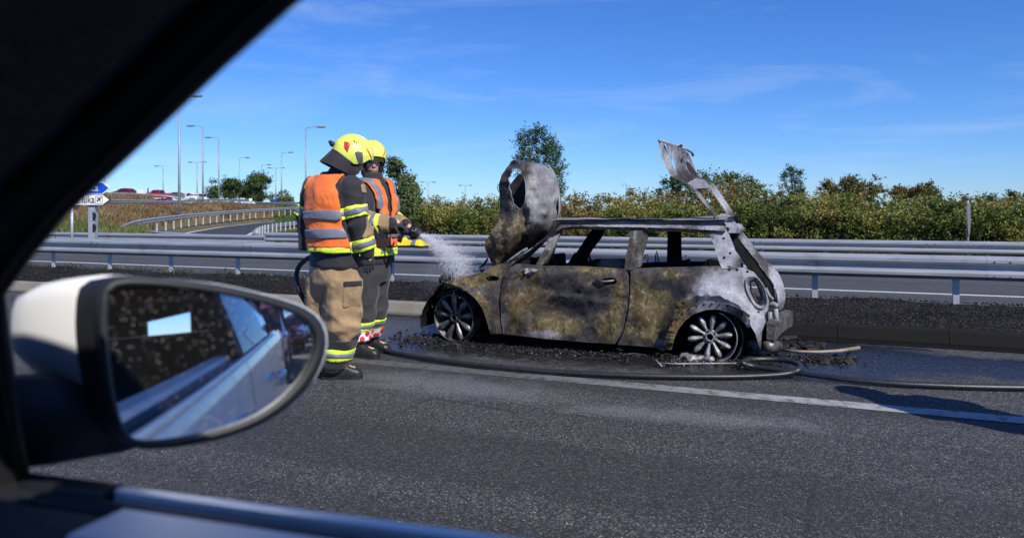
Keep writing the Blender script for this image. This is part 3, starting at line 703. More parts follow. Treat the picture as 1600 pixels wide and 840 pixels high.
# ================================================================ street lamps
M_lamp = simple('lamp_steel', (0.30, 0.32, 0.34), 0.5, 0.4, 0.15, 3); M_lampd = simple('lamp_head_grey', (0.20, 0.21, 0.23), 0.5, 0.2)
def street_lamp(label, px, ytop, zbase, height, arm):
    D = FPX*(zbase+height-CZ)/(HY-ytop); b = PX(px, D, zbase); b = Vector((b.x, b.y, terrain_h(b.x, b.y)-0.1 if D < 320 else zbase))
    root = empty('street_lamp', tuple(b), label, 'street lamp', 'lamp posts around the junction'); top = Vector((b.x, b.y, zbase+height))
    m = MB(); s = max(1.0, D/150); m.tube([b, b.lerp(top, 0.35), top], [0.13*s, 0.11*s, 0.065*s], 8); m.build('pole', M_lamp, root, smooth=True)
    MB().box(b+UP*0.25, (0.34, 0.34, 0.3)).build('base', M_conc, root)
    for sgn in arm:
        e = top+CR*sgn*1.3+UP*0.12; a = MB(); a.tube([top-UP*0.05, top+CR*sgn*0.5+UP*0.08, e], [0.05*s, 0.045*s, 0.04*s], 6); a.build('arm', M_lamp, root)
        h = MB(); R = Matrix.Rotation(YAW, 3, 'Z'); h.box(e+CR*sgn*0.35, (0.95, 0.34*s, 0.13*s), R); h.box(e+CR*sgn*0.35-UP*0.09*s, (0.7, 0.26*s, 0.06*s), R); h.build('lamp_head', M_lampd, root)
    return root
LP = [('tallest grey lamp post, its head half hidden by the window pillar', 280, 152, 1.0, 11, (1,)),
 ('lamp post with its head to the left, second tallest, beside the white vans', 317, 198, 2.6, 10, (-1,)),
 ('lamp post with its head to the left, standing just left of the loose pale tree', 342, 216, 2.6, 10, (-1,)),
 ('lamp post in front of the smaller round tree, head to the right', 374, 247, 2.4, 10, (1,)),
 ('lamp post in front of the larger round tree, head to the right', 409, 258, 2.2, 10, (1,)),
 ('short distant lamp post just right of the larger round tree', 431, 263, 2.2, 10, (-1, 1)),
 ('lamp post by the small blue sign, head to the right', 440, 239, 2.0, 10, (1,)),
 ('tall lamp post close to the left side of the orange vest', 478, 200, 0.6, 10, (1,)),
 ('thin distant lamp post above the dark red pickup', 255, 260, 2.8, 10, (-1,)),
 ('thin distant double-armed lamp post above the left white van', 308, 254, 2.8, 10, (-1, 1)),
 ('faint double-armed lamp post above the hedge right of the bright green tree', 669, 285, 0, 10, (-1, 1)),
 ('faint double-armed lamp post standing over the middle of the hedge', 727, 290, 0, 10, (-1, 1)),
 ('very faint lamp post left of the raised bonnet', 763, 303, 0, 10, (1,)),
 ('very faint lamp post in the gap between bonnet and tailgate', 930, 303, 0, 10, (1,)),
 ('thin lamp post right behind the blue direction sign', 163, 262, 2.6, 10, (1,))]
for a in LP: street_lamp(*a)

# ================================================================ signs
M_sblue = simple('sign_blue', (0.004, 0.07, 0.55), 0.4, 0, 0.05); M_swhite = simple('sign_white', (0.80, 0.80, 0.76), 0.45, 0, 0.04); M_sblack = simple('sign_black', (0.012, 0.012, 0.012), 0.5)
def px_plate(m, pts, D, th=0.02, push=0.0):
    f = [PD(x, y, D)-CF*push for x, y in pts]; b = [p+CF*th for p in f]; return m.rings([f, b])
def put_text(txt, px, py, D, h_px, mat, parent, push, name='lettering', sx=1.0):
    me = text_mesh(txt, h_px*D/FPX*1.38, 0.002); p = PD(px, py, D)-CF*push; R = Matrix((CR, UP, -CF)).transposed().to_4x4()
    me.transform(Matrix.Translation(p) @ R @ Matrix.Diagonal((sx, 1, 1, 1))); return link_mesh(name, me, mat, parent)
DS = 24.0
sg = empty('direction_sign', tuple(PX(146, DS, 0)), 'blue arrow direction sign with white lettering ending in ica, upper plate on the striped post', 'road sign')
m = MB(); px_plate(m, [(60, 284.5), (161, 284.5), (173, 293.5), (161, 303), (60, 303)], DS, 0.03); m.build('plate_border', M_swhite, sg)
m = MB(); px_plate(m, [(61, 285.6), (160, 285.6), (169.8, 293.5), (160, 301.8), (61, 301.8)], DS, 0.01, 0.012); m.build('plate', M_sblue, sg)
put_text('Velika Gorica', 80.5, 298.6, DS, 12.2, M_swhite, sg, 0.026, sx=0.80)
s2 = empty('direction_sign', tuple(PX(146, DS, 0)), 'white arrow direction sign reading luka with a black aeroplane symbol, on the patched post', 'road sign')
m = MB(); px_plate(m, [(60, 303.6), (161, 303.6), (173, 312), (161, 321), (60, 321)], DS, 0.03); m.build('plate_border', M_sblack, s2)
m = MB(); px_plate(m, [(60.6, 304.4), (160.4, 304.4), (170.8, 312), (160.4, 320), (60.6, 320)], DS, 0.01, 0.012); m.build('plate', M_swhite, s2)
put_text('Zračna luka', 87, 316.9, DS, 12.4, M_sblack, s2, 0.026, sx=0.74)
# aeroplane symbol in its square frame
fr = MB()
for q in ([(149.3, 306.4), (161, 306.4), (161, 306.9), (149.3, 306.9)], [(149.3, 317.5), (161, 317.5), (161, 318), (149.3, 318)], [(149.3, 306.9), (149.8, 306.9), (149.8, 317.5), (149.3, 317.5)], [(160.5, 306.9), (161, 306.9), (161, 317.5), (160.5, 317.5)]): px_plate(fr, q, DS, 0.004, 0.022)
fr.build('symbol_frame', M_sblack, s2)
pl = [(159.4, 308), (158.6, 307.8), (156.2, 309.6), (152.6, 308.6), (151.8, 309.2), (154.6, 311), (153.0, 312.7), (151.3, 312.5), (150.8, 313), (152.4, 314), (153.2, 315.8), (153.8, 315.4), (153.9, 313.8), (155.6, 312.2), (156.9, 315.3), (157.6, 314.7), (157.2, 311.0), (159.3, 308.9)]
m = MB(); px_plate(m, pl, DS, 0.004, 0.023); m.build('aeroplane_symbol', M_sblack, s2)
bp_ = PX(145.5, DS+0.15, 0)
pr = empty('sign_post', tuple(bp_), 'square grey sign post with black chevron patches under the two arrow signs', 'sign post')
m = MB(); m.box(bp_+UP*0.95-UP*0.1, (0.20, 0.20, 2.2), Matrix.Rotation(YAW, 3, 'Z')); m.build('post', M_galv, pr)
m = MB(); fo = -CF*0.11
for (ya, yb) in ((332, 343), (350, 361)): px_plate(m, [(144.6, ya), (147, ya-1), (150.2, ya+3), (150.2, yb-3), (147, yb+1.5), (144.6, yb)], DS+0.02, 0.006)
m.build('chevron_patch', M_sblack, pr)
p2_ = PX(112.5, DS+0.1, 0); q2 = empty('sign_post', tuple(p2_), 'thin round grey sign post left of the chevron-patched one', 'sign post')
MB().tube([p2_-UP*0.2, PX(112.5, DS+0.1, 1.7)], 0.045, 10).build('post', M_galv, q2, smooth=True)
# sign seen edge-on in the hedge
DE = 19.4; be = PX(1512, DE, 0); se = empty('road_sign', tuple(be), 'narrow road sign seen almost edge-on standing behind the far guardrail at right', 'road sign')
MB().tube([be, PX(1512, DE, 1.60)], 0.030, 8).build('post', M_galv, se, smooth=True)
m = MB(); c = PX(1513.5, DE-0.05, 1.13); ax = (CF+CR*0.74).normalized(); nrm_ = ax.cross(UP)
ring = lambda o: [c+nrm_*o+ax*math.cos(a)*0.34+UP*math.sin(a)*0.42 for a in np.linspace(0, 2*math.pi, 25)[:-1]]
m.rings([ring(-0.012), ring(0.012)]); m.build('plate', M_lampd, se)
# small far signs
def small_sign(label, px, y0, y1, w, D, mat, tri=False, zb=1.8, mat2=None):
    b = PX(px, D, zb); r = empty('road_sign', tuple(b), label, 'road sign'); MB().tube([b-UP*0.6, PD(px, y0, D)+CF*0.1], 0.07, 6).build('post', M_lamp, r)
    m = MB()
    if tri: px_plate(m, [(px-w/2, y1), (px, y0), (px+w/2, y1)], D, 0.05)
    else: px_plate(m, [(px-w/2, y0), (px+w/2, y0), (px+w/2, y1), (px-w/2, y1)], D, 0.05)
    m.build('plate', mat, r)
    if mat2 is not None:
        m = MB(); px_plate(m, [(px-w*0.28, y0+(y1-y0)*0.3), (px+w*0.28, y0+(y1-y0)*0.3), (px+w*0.28, y0+(y1-y0)*0.55), (px-w*0.28, y0+(y1-y0)*0.55)], D, 0.01, 0.02); m.build('symbol', mat2, r)
M_sred = simple('sign_red', (0.35, 0.02, 0.03), 0.5)
small_sign('left one of two small white boards above the dark red car on the flyover', 217.6, 296, 303.5, 3.2, 160, M_swhite)
small_sign('right one of two small white boards above the dark red car on the flyover', 221.6, 296, 303.5, 3.2, 160, M_swhite)
small_sign('tiny red and blue triangular warning sign right of the white boards', 231.2, 292, 302, 3.6, 160, M_sred, True, mat2=M_sblue)
small_sign('small square blue sign near the far trees left of the firefighters', 433.8, 304, 314, 5.0, 130, M_sblue, mat2=M_swhite)
small_sign('small white board at the foot of the larger round tree', 391.5, 310, 314, 5, 130, M_swhite)
# ================================================================ the burnt car
def mat_burnt(name, ashc=(0.34, 0.34, 0.37), olive=(0.20, 0.150, 0.060), rough=0.62, metal=0.1):
    t = NT(name); at = t.n('ShaderNodeAttribute'); at.attribute_name = 'stain'; sp = t.n('ShaderNodeSeparateColor'); t.l(at.outputs['Color'], sp.inputs[0])
    n1 = t.noise(3.2, 14, 0.78, 0.5); n2 = t.noise(15, 10, 0.75, 0.3); n3 = t.noise(75, 6, 0.75); n4 = t.noise(5.5, 12, 0.75, 0.9); n6 = t.noise(38, 8, 0.7, 0.2)
    def th(ch, n, w=1.1, lo=0.40, hi=0.60): return t.ramp(t.math('ADD', ch, t.math('MULTIPLY', t.math('SUBTRACT', n, 0.5), w)), [(lo, 0.0), (hi, 1.0)])
    c = t.mix(t.ramp(n2, [(0.35, 0.0), (0.68, 1.0)]), (0.020, 0.017, 0.016), (0.115, 0.103, 0.094))
    ol = t.mix(t.ramp(n1, [(0.38, 0.0), (0.64, 1.0)]), tuple(x*0.30 for x in olive), olive)
    ol = t.mix(t.ramp(n4, [(0.52, 0.0), (0.64, 0.75)]), ol, (0.19, 0.095, 0.040))
    ol = t.mix(t.ramp(n2, [(0.52, 0.0), (0.62, 0.85)]), ol, (0.31, 0.265, 0.165)); str_ = t.noise(6, 10, 0.75, 0.6, stretch=(2.6, 1, 0.35)); ol = t.mix(t.ramp(str_, [(0.54, 0.0), (0.62, 0.7)]), ol, (0.035, 0.028, 0.02))
    ol = t.mix(t.ramp(n6, [(0.36, 0.85), (0.48, 0.0)]), ol, (0.030, 0.025, 0.018))
    c = t.mix(th(sp.outputs[1], n1, 1.2, 0.34, 0.60), c, ol)
    n5 = t.noise(7, 12, 0.8, 1.0); c = t.mix(t.ramp(n5, [(0.52, 0.0), (0.60, 0.85)]), c, (0.018, 0.015, 0.014)); c = t.mix(t.ramp(n5, [(0.30, 0.6), (0.42, 0.0)]), c, (0.20, 0.185, 0.16))
    ash = t.mix(t.ramp(n1, [(0.34, 0.0), (0.62, 1.0)]), tuple(x*0.36 for x in ashc), ashc)
    ash = t.mix(t.ramp(n2, [(0.52, 0.0), (0.72, 0.6)]), ash, tuple(min(1, x*1.45) for x in ashc)); ash = t.mix(t.ramp(n6, [(0.36, 0.55), (0.46, 0.0)]), ash, tuple(x*0.3 for x in ashc))
    c = t.mix(th(sp.outputs[0], t.noise(8, 14, 0.82, 0.4), 1.5, 0.30, 0.66), c, ash)
    cd = t.mix(t.ramp(n2, [(0.40, 0.0), (0.62, 1.0)]), (0.012, 0.011, 0.013), (0.052, 0.048, 0.050)); cd = t.mix(t.ramp(n6, [(0.60, 0.0), (0.68, 0.6)]), cd, (0.16, 0.15, 0.145)); c = t.mix(th(sp.outputs[2], n1, 1.0), c, cd)
    c = t.mix(t.ramp(n3, [(0.32, 0.7), (0.45, 0.0)]), c, (0.010, 0.009, 0.009)); c = t.mix(t.ramp(n3, [(0.60, 0.0), (0.70, 0.25)]), c, (0.30, 0.29, 0.27))
    t.set(col=c, rough=t.ramp(n2, [(0.3, rough-0.2), (0.7, rough+0.2)]), metal=metal, spec=0.3)
    t.bump(t.math('ADD', t.math('MULTIPLY', n2, 0.8), t.math('MULTIPLY', n3, 0.35)), 0.8, 0.010); return t.m
M_burn = mat_burnt('burnt_paint'); M_burnw = mat_burnt('burnt_bare_metal', (0.40, 0.40, 0.44))
M_char = simple('charred_metal', (0.022, 0.020, 0.021), 0.8, 0.1, 0.7, 14, 0.6, 40, spec=0.25)
M_burnp = mat_burnt('burnt_plain', (0.36, 0.35, 0.36), (0.15, 0.12, 0.07))
M_soot = simple('soot', (0.008, 0.008, 0.009), 0.95, 0, 0.5, 10, 0.5, 40, spec=0.1)
M_alu = None
def mat_alu():
    t = NT('heated_alloy'); n = t.noise(14, 8, 0.7); n2 = t.noise(60, 5)
    c = t.mix(t.ramp(n, [(0.35, 0.0), (0.62, 1.0)]), (0.13, 0.125, 0.125), (0.42, 0.41, 0.42)); c = t.mix(t.ramp(n2, [(0.3, 0.5), (0.5, 0.0)]), c, (0.05, 0.048, 0.05))
    t.set(col=c, rough=0.55, metal=0.35); t.bump(n2, 0.5, 0.004); return t.m
M_alu = mat_alu()
M_aludark = simple('sooted_alloy', (0.15, 0.142, 0.140), 0.45, 0.6, 0.95, 10, 0.3, 40)
def blobs2(*bl):
    """stain weights from soft ellipses (x, y, rx, ry, channel, strength)"""
    def f(a, b):
        o = [0.0, 0.0, 0.0]
        for (x, y, rx, ry, ch, s) in bl:
            d = math.hypot((a-x)/rx, (b-y)/ry); w = max(0.0, 1.25-d); w = min(1, w)*s
            o[ch] = max(o[ch], w) if s > 0 else o[ch]+w
        return [max(0.0, x) for x in o]
    return f
car = empty('burnt_car', tuple(PN(930, 560, 7.65)*1.0 - UP*PN(930, 560, 7.65).z), 'burnt out small hatchback resting on bare rims with bonnet and tailgate raised', 'car')
XC = -2.28; NC = 7.67
ARCH = ((-3.57, 0.25), (-1.02, 0.25))
def side_n(x, z):
    """distance of the near flank at (x, z)"""
    n = 6.84+0.10*max(0, (abs(x-XC)-1.15)/0.6)**2 + 0.02*((z-0.45)/0.4)**2
    if z > 0.74: n += 0.05*min(1, (z-0.74)/0.10)+0.42*max(0, z-0.82)
    for ax, az in ARCH:
        d = math.hypot(x-ax, z-az)
        n -= 0.055*math.exp(-((d-0.36)/0.06)**2) if z > 0.12 else 0
        if d < 0.36: n -= 0.02
    return n
def side(px, py, dn=0.0):
    n = 6.9
    for _ in range(5):
        p = PN(px, py, n); n = side_n(p.x, p.z)+dn
    return PN(px, py, n)
st_door = blobs2((880, 470, 105, 70, 1, 0.62), (800, 480, 25, 60, 1, 0.75), (800, 455, 20, 38, 0, 0.30), (788, 500, 14, 40, 0, 0.5), (850, 523, 45, 10, 0, 0.72), (875, 440, 60, 28, 2, 0.7), (905, 470, 66, 34, 2, 1.0), (950, 500, 26, 40, 1, 0.95), (930, 420, 50, 9, 1, 0.9), (825, 430, 22, 16, 1, 0.9), (815, 470, 30, 20, 1, 0.95), (870, 510, 60, 18, 1, 0.9), (968, 460, 14, 40, 1, 0.9), (828, 424, 12, 6, 0, 0.8))
door_out = [(807, 412), (845, 415), (905, 416), (976, 420), (981, 432), (982, 455), (980, 485), (973, 517), (961, 537), (915, 534), (850, 528), (785, 522), (781, 500), (782, 470), (784, 445), (790, 428), (799, 417)]
def door_surf(px, py):
    # sheet metal buckled by the heat: a fold running forward from below the handle and a shallow bowl
    l1 = 452+0.13*(px-860); d = 0.030*math.exp(-((py-l1)/5.0)**2)*math.exp(-((px-905)/60)**2)-0.026*math.exp(-((py-l1-9)/6.0)**2)*math.exp(-((px-905)/60)**2)
    l2 = 505-0.25*(px-800); d += 0.018*math.exp(-((py-l2)/4.0)**2)*math.exp(-((px-830)/40)**2)
    d += 0.045*math.exp(-((px-880)/45)**2-((py-485)/22)**2)+0.02*abs(noise.noise(Vector((px*0.03, py*0.05, 1))))
    return side(px, py, d-0.01)
sheet('door', door_out, door_surf, M_burn, car, holes=[smooth_poly([(937, 436), (962, 432), (966, 443), (940, 446)], 2)], step=6, thick=0.05, dent=0.042, dscale=2.6, stain=st_door)
# dented body line, handle bowl, mirror stump
m = MB(); c = side(951, 439, 0.03); m.ell(c, Vector((0.075, 0, 0)), Vector((0, 0.03, 0)), Vector((0, 0, 0.035)), 14, 8); dh = m.build('handle_bowl', M_soot, car, smooth=True)
m = MB(); m.tube([side(930, 437, -0.025), side(944, 440, -0.03), side(960, 438, -0.02)], [0.009, 0.012, 0.008], 8); m.build('handle', M_aludark, car, smooth=True)
m = MB(); c = side(829, 424, -0.01)
for i in range(9): m.ell(c+Vector((rng.uniform(-.06, .06), rng.uniform(-.02, .0), rng.uniform(-.022, .022))), Vector((rng.uniform(.012, .03), 0, 0)), Vector((0, .015, 0)), Vector((0, 0, rng.uniform(.008, .02))), 8, 6)
link_mesh('mirror_stump', remesh(m, 0.006, 3), M_burnw, car); paint(car.children[-1].data if False else bpy.data.objects['mirror_stump'].data, lambda a, b: (0.6, 0, 0.3))
st_f = blobs2((795, 470, 18, 55, 0, 0.55), (770, 425, 40, 20, 1, 0.55), (760, 450, 24, 22, 0, 0.35), (735, 440, 50, 14, 1, 0.9), (775, 500, 14, 30, 1, 0.5), (770, 435, 18, 8, 2, 0.5))
fen = [(694, 441), (712, 434), (738, 430), (756, 424), (772, 415), (786, 411), (804, 410), (795, 418), (787, 430), (782, 447), (779, 472), (779, 500), (782, 521), (766, 521), (761, 500), (754, 482), (743, 466), (730, 455), (715, 449), (700, 449)]
sheet('front_wing', fen, side, M_burn, car, holes=[smooth_poly([(758, 434), (768, 430), (780, 433), (778, 438), (762, 440)], 2)], step=5, thick=0.03, dent=0.018, dscale=4, stain=st_f)
# arch trim of the front wing, a separate peeled band
def arch_band(name, pts, w, stain, push=-0.035, th=0.03):
    o = [(a[0], a[1]) for a in pts]; m = MB(); n = len(o); F_, B_ = [], []
    rg = []
    for i, (x, y) in enumerate(o):
        p = side(x, y, push); q = side(*w[i], push+0.01); nz_ = Vector((0, th, 0)); k = Vector((0, noise.noise(p*9)*0.012, 0))
        rg.append([p+k, q+k, q+nz_, p+nz_])
    m.rings(rg); ob = m.build(name, M_burn, car, smooth=False); 
    paint(ob.data, stain); return ob
fo_ = [(722, 441), (737, 446), (750, 457), (761, 471), (769, 488), (774, 505), (776, 521)]; fi_ = [(716, 448), (731, 455), (743, 466), (753, 480), (760, 496), (764, 510), (766, 522)]
arch_band('arch_trim', densify(fo_, 6, False)[:], [tuple(np.array(densify(fi_, 6, False))[min(len(densify(fi_, 6, False))-1, int(i*len(densify(fi_, 6, False))/len(densify(fo_, 6, False))))]) for i in range(len(densify(fo_, 6, False)))], blobs2((755, 460, 40, 60, 1, 0.8), (740, 450, 20, 10, 0, 0.3)), push=-0.012)
# rear quarter with lamp opening, wheel arch and torn lower corner
st_q = blobs2((1130, 455, 58, 42, 0, 0.98), (1190, 470, 26, 60, 0, 0.98), (1175, 425, 50, 14, 0, 0.9), (1100, 420, 40, 8, 0, 0.4), (1170, 510, 30, 40, 0, 0.95), (1010, 480, 50, 65, 1, 0.95), (1050, 428, 26, 12, 1, 0.95), (1068, 480, 30, 30, 1, 0.7), (1030, 445, 45, 14, 2, 0.72), (1062, 455, 22, 24, 2, 0.7), (993, 500, 12, 22, 2, 0.55), (1080, 465, 18, 20, 0, 0.4), (1030, 535, 24, 10, 0, 0.4), (1165, 485, 12, 8, 1, 0.3))
qo = [(985, 420), (1020, 418), (1060, 417), (1100, 416), (1140, 415), (1160, 418), (1177, 425), (1188, 438), (1196, 452), (1201, 470), (1200, 484), (1194, 492), (1196, 503), (1190, 520), (1188, 546), (1184, 534), (1180, 520), (1174, 510), (1168, 512), (1163, 503), (1153, 493), (1140, 485), (1120, 480), (1100, 481), (1082, 487), (1067, 498), (1056, 512), (1048, 528), (1043, 545), (1036, 549), (1024, 542), (995, 540), (965, 538), (975, 517), (983, 485), (985, 455)]
lampc = [(1175+11*math.cos(a)+5*math.sin(a), 456-23*math.sin(a)*-1) for a in np.linspace(0, 2*math.pi, 21)[:-1]]
def qsurf(px, py, dn=0.0):
    d = 0.02*math.exp(-((px-1030)/25)**2-((py-470)/30)**2)+0.012*abs(noise.noise(Vector((px*0.05, py*0.05, 4)))); return side(px, py, d)
lampc = smooth_poly([(1169, 436), (1179, 434), (1188, 444), (1194, 460), (1195, 474), (1189, 479), (1180, 474), (1172, 458), (1168, 445)], 2)
sheet('rear_quarter', qo, qsurf, M_burnw, car, holes=[lampc, smooth_poly([(1183, 486), (1187, 486), (1187, 489), (1183, 489)], 1), smooth_poly([(1162, 494), (1166, 493), (1167, 497), (1163, 498)], 1)], step=5.5, thick=0.03, dent=0.016, dscale=3.4, stain=st_q)
# raised rim round the lamp opening
def tube_px(name, pts, r, mat, fn, parent=None, closed=False, n=8, stain=None):
    P = [fn(*p) for p in pts]
    if closed: P.append(P[0])
    m = MB(); m.tube(P, r, n, cap=not closed); o = m.build(name, mat, parent or car, smooth=True)
    paint(o.data, stain or (lambda a, b: (0.9, 0, 0.1))); return o
tube_px('lamp_rim', smooth_poly([(1166, 434), (1179, 431), (1191, 442), (1198, 460), (1199, 477), (1190, 483), (1178, 477), (1169, 459), (1165, 445)], 2), 0.008, M_burnw, lambda x, y: side(x, y, -0.008), closed=True, stain=lambda a, b: (0.55, 0, 0.3))
tube_px('lamp_inner_rim', smooth_poly([(1172, 438), (1180, 438), (1187, 449), (1190, 466), (1186, 474), (1178, 465), (1173, 450)], 2), 0.008, M_burnp, lambda x, y: side(x, y, 0.06), closed=True, stain=lambda a, b: (0.2, 0.7, 0.2))
ro = [(1042, 545), (1044, 530), (1051, 513), (1062, 498), (1078, 485), (1100, 477.5), (1122, 476.5), (1143, 480), (1160, 488), (1172, 497)]
ri = [(1049, 546), (1052, 531), (1059, 515), (1070, 501), (1085, 490), (1102, 484), (1120, 483), (1139, 488), (1153, 496), (1163, 505)]
def resample(pts, n):
    P = np.array(pts, float); d = np.r_[0, np.cumsum(np.hypot(*np.diff(P, axis=0).T))]; u = np.linspace(0, d[-1], n); return [(float(np.interp(t, d, P[:, 0])), float(np.interp(t, d, P[:, 1]))) for t in u]
arch_band('arch_trim', resample([(x-6 if i < 4 else x, y-4 if i > 2 else y) for i, (x, y) in enumerate(ro)], 30), resample(ri, 30), blobs2((1120, 480, 60, 20, 0, 0.75), (1055, 505, 30, 50, 1, 0.9), (1075, 485, 16, 10, 0, 0.5)), push=-0.03)
# bolt holes along the arch
m = MB()
for (x, y) in resample([(x-3, y-2) for x, y in ro], 15): 
    c = side(x, y, -0.034); t = Vector((1, 0, 0)); m.ell(c, Vector((0.008, 0, 0)), Vector((0, 0.008, 0)), Vector((0, 0, 0.008)), 8, 5)
for (x, y) in ((1131, 372), (1141, 395), (1132, 402), (1168, 424), (1152, 421), (1140, 420)): 
    c = side(x, y, -0.006); m.ell(c, Vector((0.010, 0, 0)), Vector((0, 0.008, 0)), Vector((0, 0, 0.010)), 8, 5)
tag(m.build('rivet_holes', M_soot, car), kind='stuff')
# sills (dark) near and far, floor, wells
def boxn(name, x0, x1, n0, n1, z0, z1, mat, parent=None, dent=0):
    m = MB(); m.box(((x0+x1)/2, (n0+n1)/2, (z0+z1)/2), (x1-x0, n1-n0, z1-z0)); return m.build(name, mat, parent or car)
boxn('sill', -3.05, -1.38, 6.92, 7.05, 0.10, 0.22, M_char); boxn('sill', -3.05, -1.38, 8.32, 8.42, 0.10, 0.22, M_char)
boxn('floor_pan', -3.2, -0.75, 7.05, 8.32, 0.14, 0.19, M_soot)
boxn('boot_floor', -1.2, -0.62, 7.12, 8.2, 0.19, 0.42, M_char)
boxn('front_subframe', -3.86, -3.06, 7.14, 8.2, 0.05, 0.34, M_soot)
boxn('firewall', -3.12, -3.06, 7.0, 8.35, 0.15, 0.72, M_soot)
# wheel wells: curved dark liners
for (ax, az) in ARCH:
    m = MB(); A = [[Vector((ax+0.38*math.cos(a), n, 0.16+0.38*math.sin(a))) for a in np.linspace(-0.1, math.pi+0.1, 15)] for n in (6.90, 7.40)]
    v = A[0]+A[1]; n_ = 15; m.add(v, [(i, i+1, n_+i+1, n_+i) for i in range(14)]+[tuple(range(n_, 2*n_))]); m.build('wheel_well', M_soot, car)
# roof with sagging skin and side rails
def roof_z(x, n): 
    e = ((n-NC)/0.62); return 1.265-0.030*abs(e)**3-0.05*max(0, (-(x+2.1))/0.8)**2*0.6 - 0.055*(1-abs(e)**2)*math.exp(-((x+1.9)/0.5)**2) + 0.012*noise.noise(Vector((x*4, n*4, 1)))
xs = np.linspace(-2.60, -0.92, 28); ns = np.linspace(7.06, 8.28, 20); vs = []
for x in xs:
    for n in ns: vs.append((x, n, roof_z(x, n)))
k = len(ns); fs = [(i*k+j, (i+1)*k+j, (i+1)*k+j+1, i*k+j+1) for i in range(len(xs)-1) for j in range(k-1)]; nv = len(vs)
vs += [(a, b, c-0.018) for a, b, c in vs]; fs += [tuple(reversed([q+nv for q in f])) for f in fs]
me = bpy.data.meshes.new('roof'); me.from_pydata(vs, [], fs); me.polygons.foreach_set('use_smooth', [True]*len(me.polygons)); rf = link_mesh('roof', me, M_burnp, car); paint(me, lambda a, b: (0.55, 0.45, 0.35))
strail = blobs2((1000, 347, 150, 14, 0, 0.85), (1110, 352, 30, 14, 0, 0.95))
rail_o = [(868, 352), (880, 346), (894, 342.5), (940, 342.5), (1000, 344), (1060, 344.5), (1110, 346), (1128, 350), (1133, 362), (1120, 360), (1060, 356.5), (1000, 355), (940, 354), (900, 353), (880, 356), (868, 362)]
sheet('roof_rail', rail_o, lambda x, y: side(x, y, -0.035+0.012*(355-y)*0.15), M_burnw, car, step=5, thick=0.06, dent=0.01, dscale=8, stain=strail)
m = MB(); m.tube([side(x, y, 0.05) for x, y in ((878, 356), (940, 357), (1000, 358.5), (1060, 360), (1112, 362))], 0.012, 8); ob = m.build('window_seal', M_burnp, car, smooth=True); paint(ob.data, lambda a, b: (0.5, 0.2, 0.3))
# pillars
def pillar(name, outline, dn, mat, stain, thick=0.05, tdir=(0, 1, 0)): return sheet(name, outline, lambda x, y: side(x, y, dn), mat, car, step=5, thick=thick, dent=0.008, dscale=9, stain=stain, tdir=tdir)
pillar('front_pillar', [(866, 354), (882, 352), (876, 362), (866, 384), (853, 408), (845, 416), (836, 416), (848, 394), (858, 372)], 0.03, M_burnp, blobs2((862, 380, 20, 30, 0, 0.65), (850, 405, 14, 14, 1, 0.6)))
pillar('middle_pillar', [(982, 362), (996, 356), (1004, 358), (1004, 366), (998, 384), (992, 402), (989, 421), (975, 421), (978, 398), (982, 380), (984, 368)], 0.0, M_burnp, blobs2((990, 380, 10, 50, 1, 0.5), (985, 400, 8, 24, 2, 0.6), (993, 370, 8, 20, 0, 0.5)))
pillar('window_guide', [(1003, 362), (1011, 368), (1010, 376), (1003, 398), (1000, 417), (991, 419), (992, 402), (998, 384)], 0.015, M_burnp, blobs2((1003, 385, 8, 40, 1, 0.45), (1000, 400, 8, 30, 0, 0.45)))
sc_ = blobs2((1130, 390, 30, 50, 0, 0.98), (1112, 365, 12, 12, 0, 0.6), (1122, 390, 6, 10, 1, 0.6))
pillar('rear_pillar', [(1102, 362), (1118, 358), (1134, 357), (1138, 366), (1146, 386), (1157, 416), (1150, 420), (1128, 419), (1124, 410), (1120, 398), (1115, 382), (1110, 370)], 0.0, M_burnw, sc_)
# far side: pillars and flank seen through the openings
def far(px, py, n=8.38): return PN(px, py, n)
def fpanel(name, outline, n, mat, stain, thick=0.05): return sheet(name, outline, lambda x, y: PN(x, y, n+0.25*max(0, PN(x, y, n).z-0.85)*-1), mat, car, step=7, thick=thick, dent=0.012, dscale=8, stain=stain)
soot = lambda a, b: (0.0, 0.05, 1.0)
fpanel('front_pillar', [(925, 358), (945, 358), (938, 372), (924, 390), (914, 410), (900, 426), (876, 426), (886, 412), (902, 392), (914, 374)], 8.38, M_soot, soot)
fpanel('middle_pillar', [(1043, 358), (1063, 358), (1064, 404), (1070, 425), (1040, 425), (1042, 404)], 8.38, M_soot, soot)
fpanel('far_door', [(845, 409), (900, 412), (932, 404), (985, 404), (985, 470), (845, 470)], 8.36, M_burnw, blobs2((955, 412, 26, 12, 0, 1.0), (880, 420, 40, 20, 2, 1.0)))
fpanel('far_quarter', [(1003, 410), (1040, 409), (1100, 408), (1160, 412), (1170, 480), (1003, 480)], 8.36, M_char, soot)
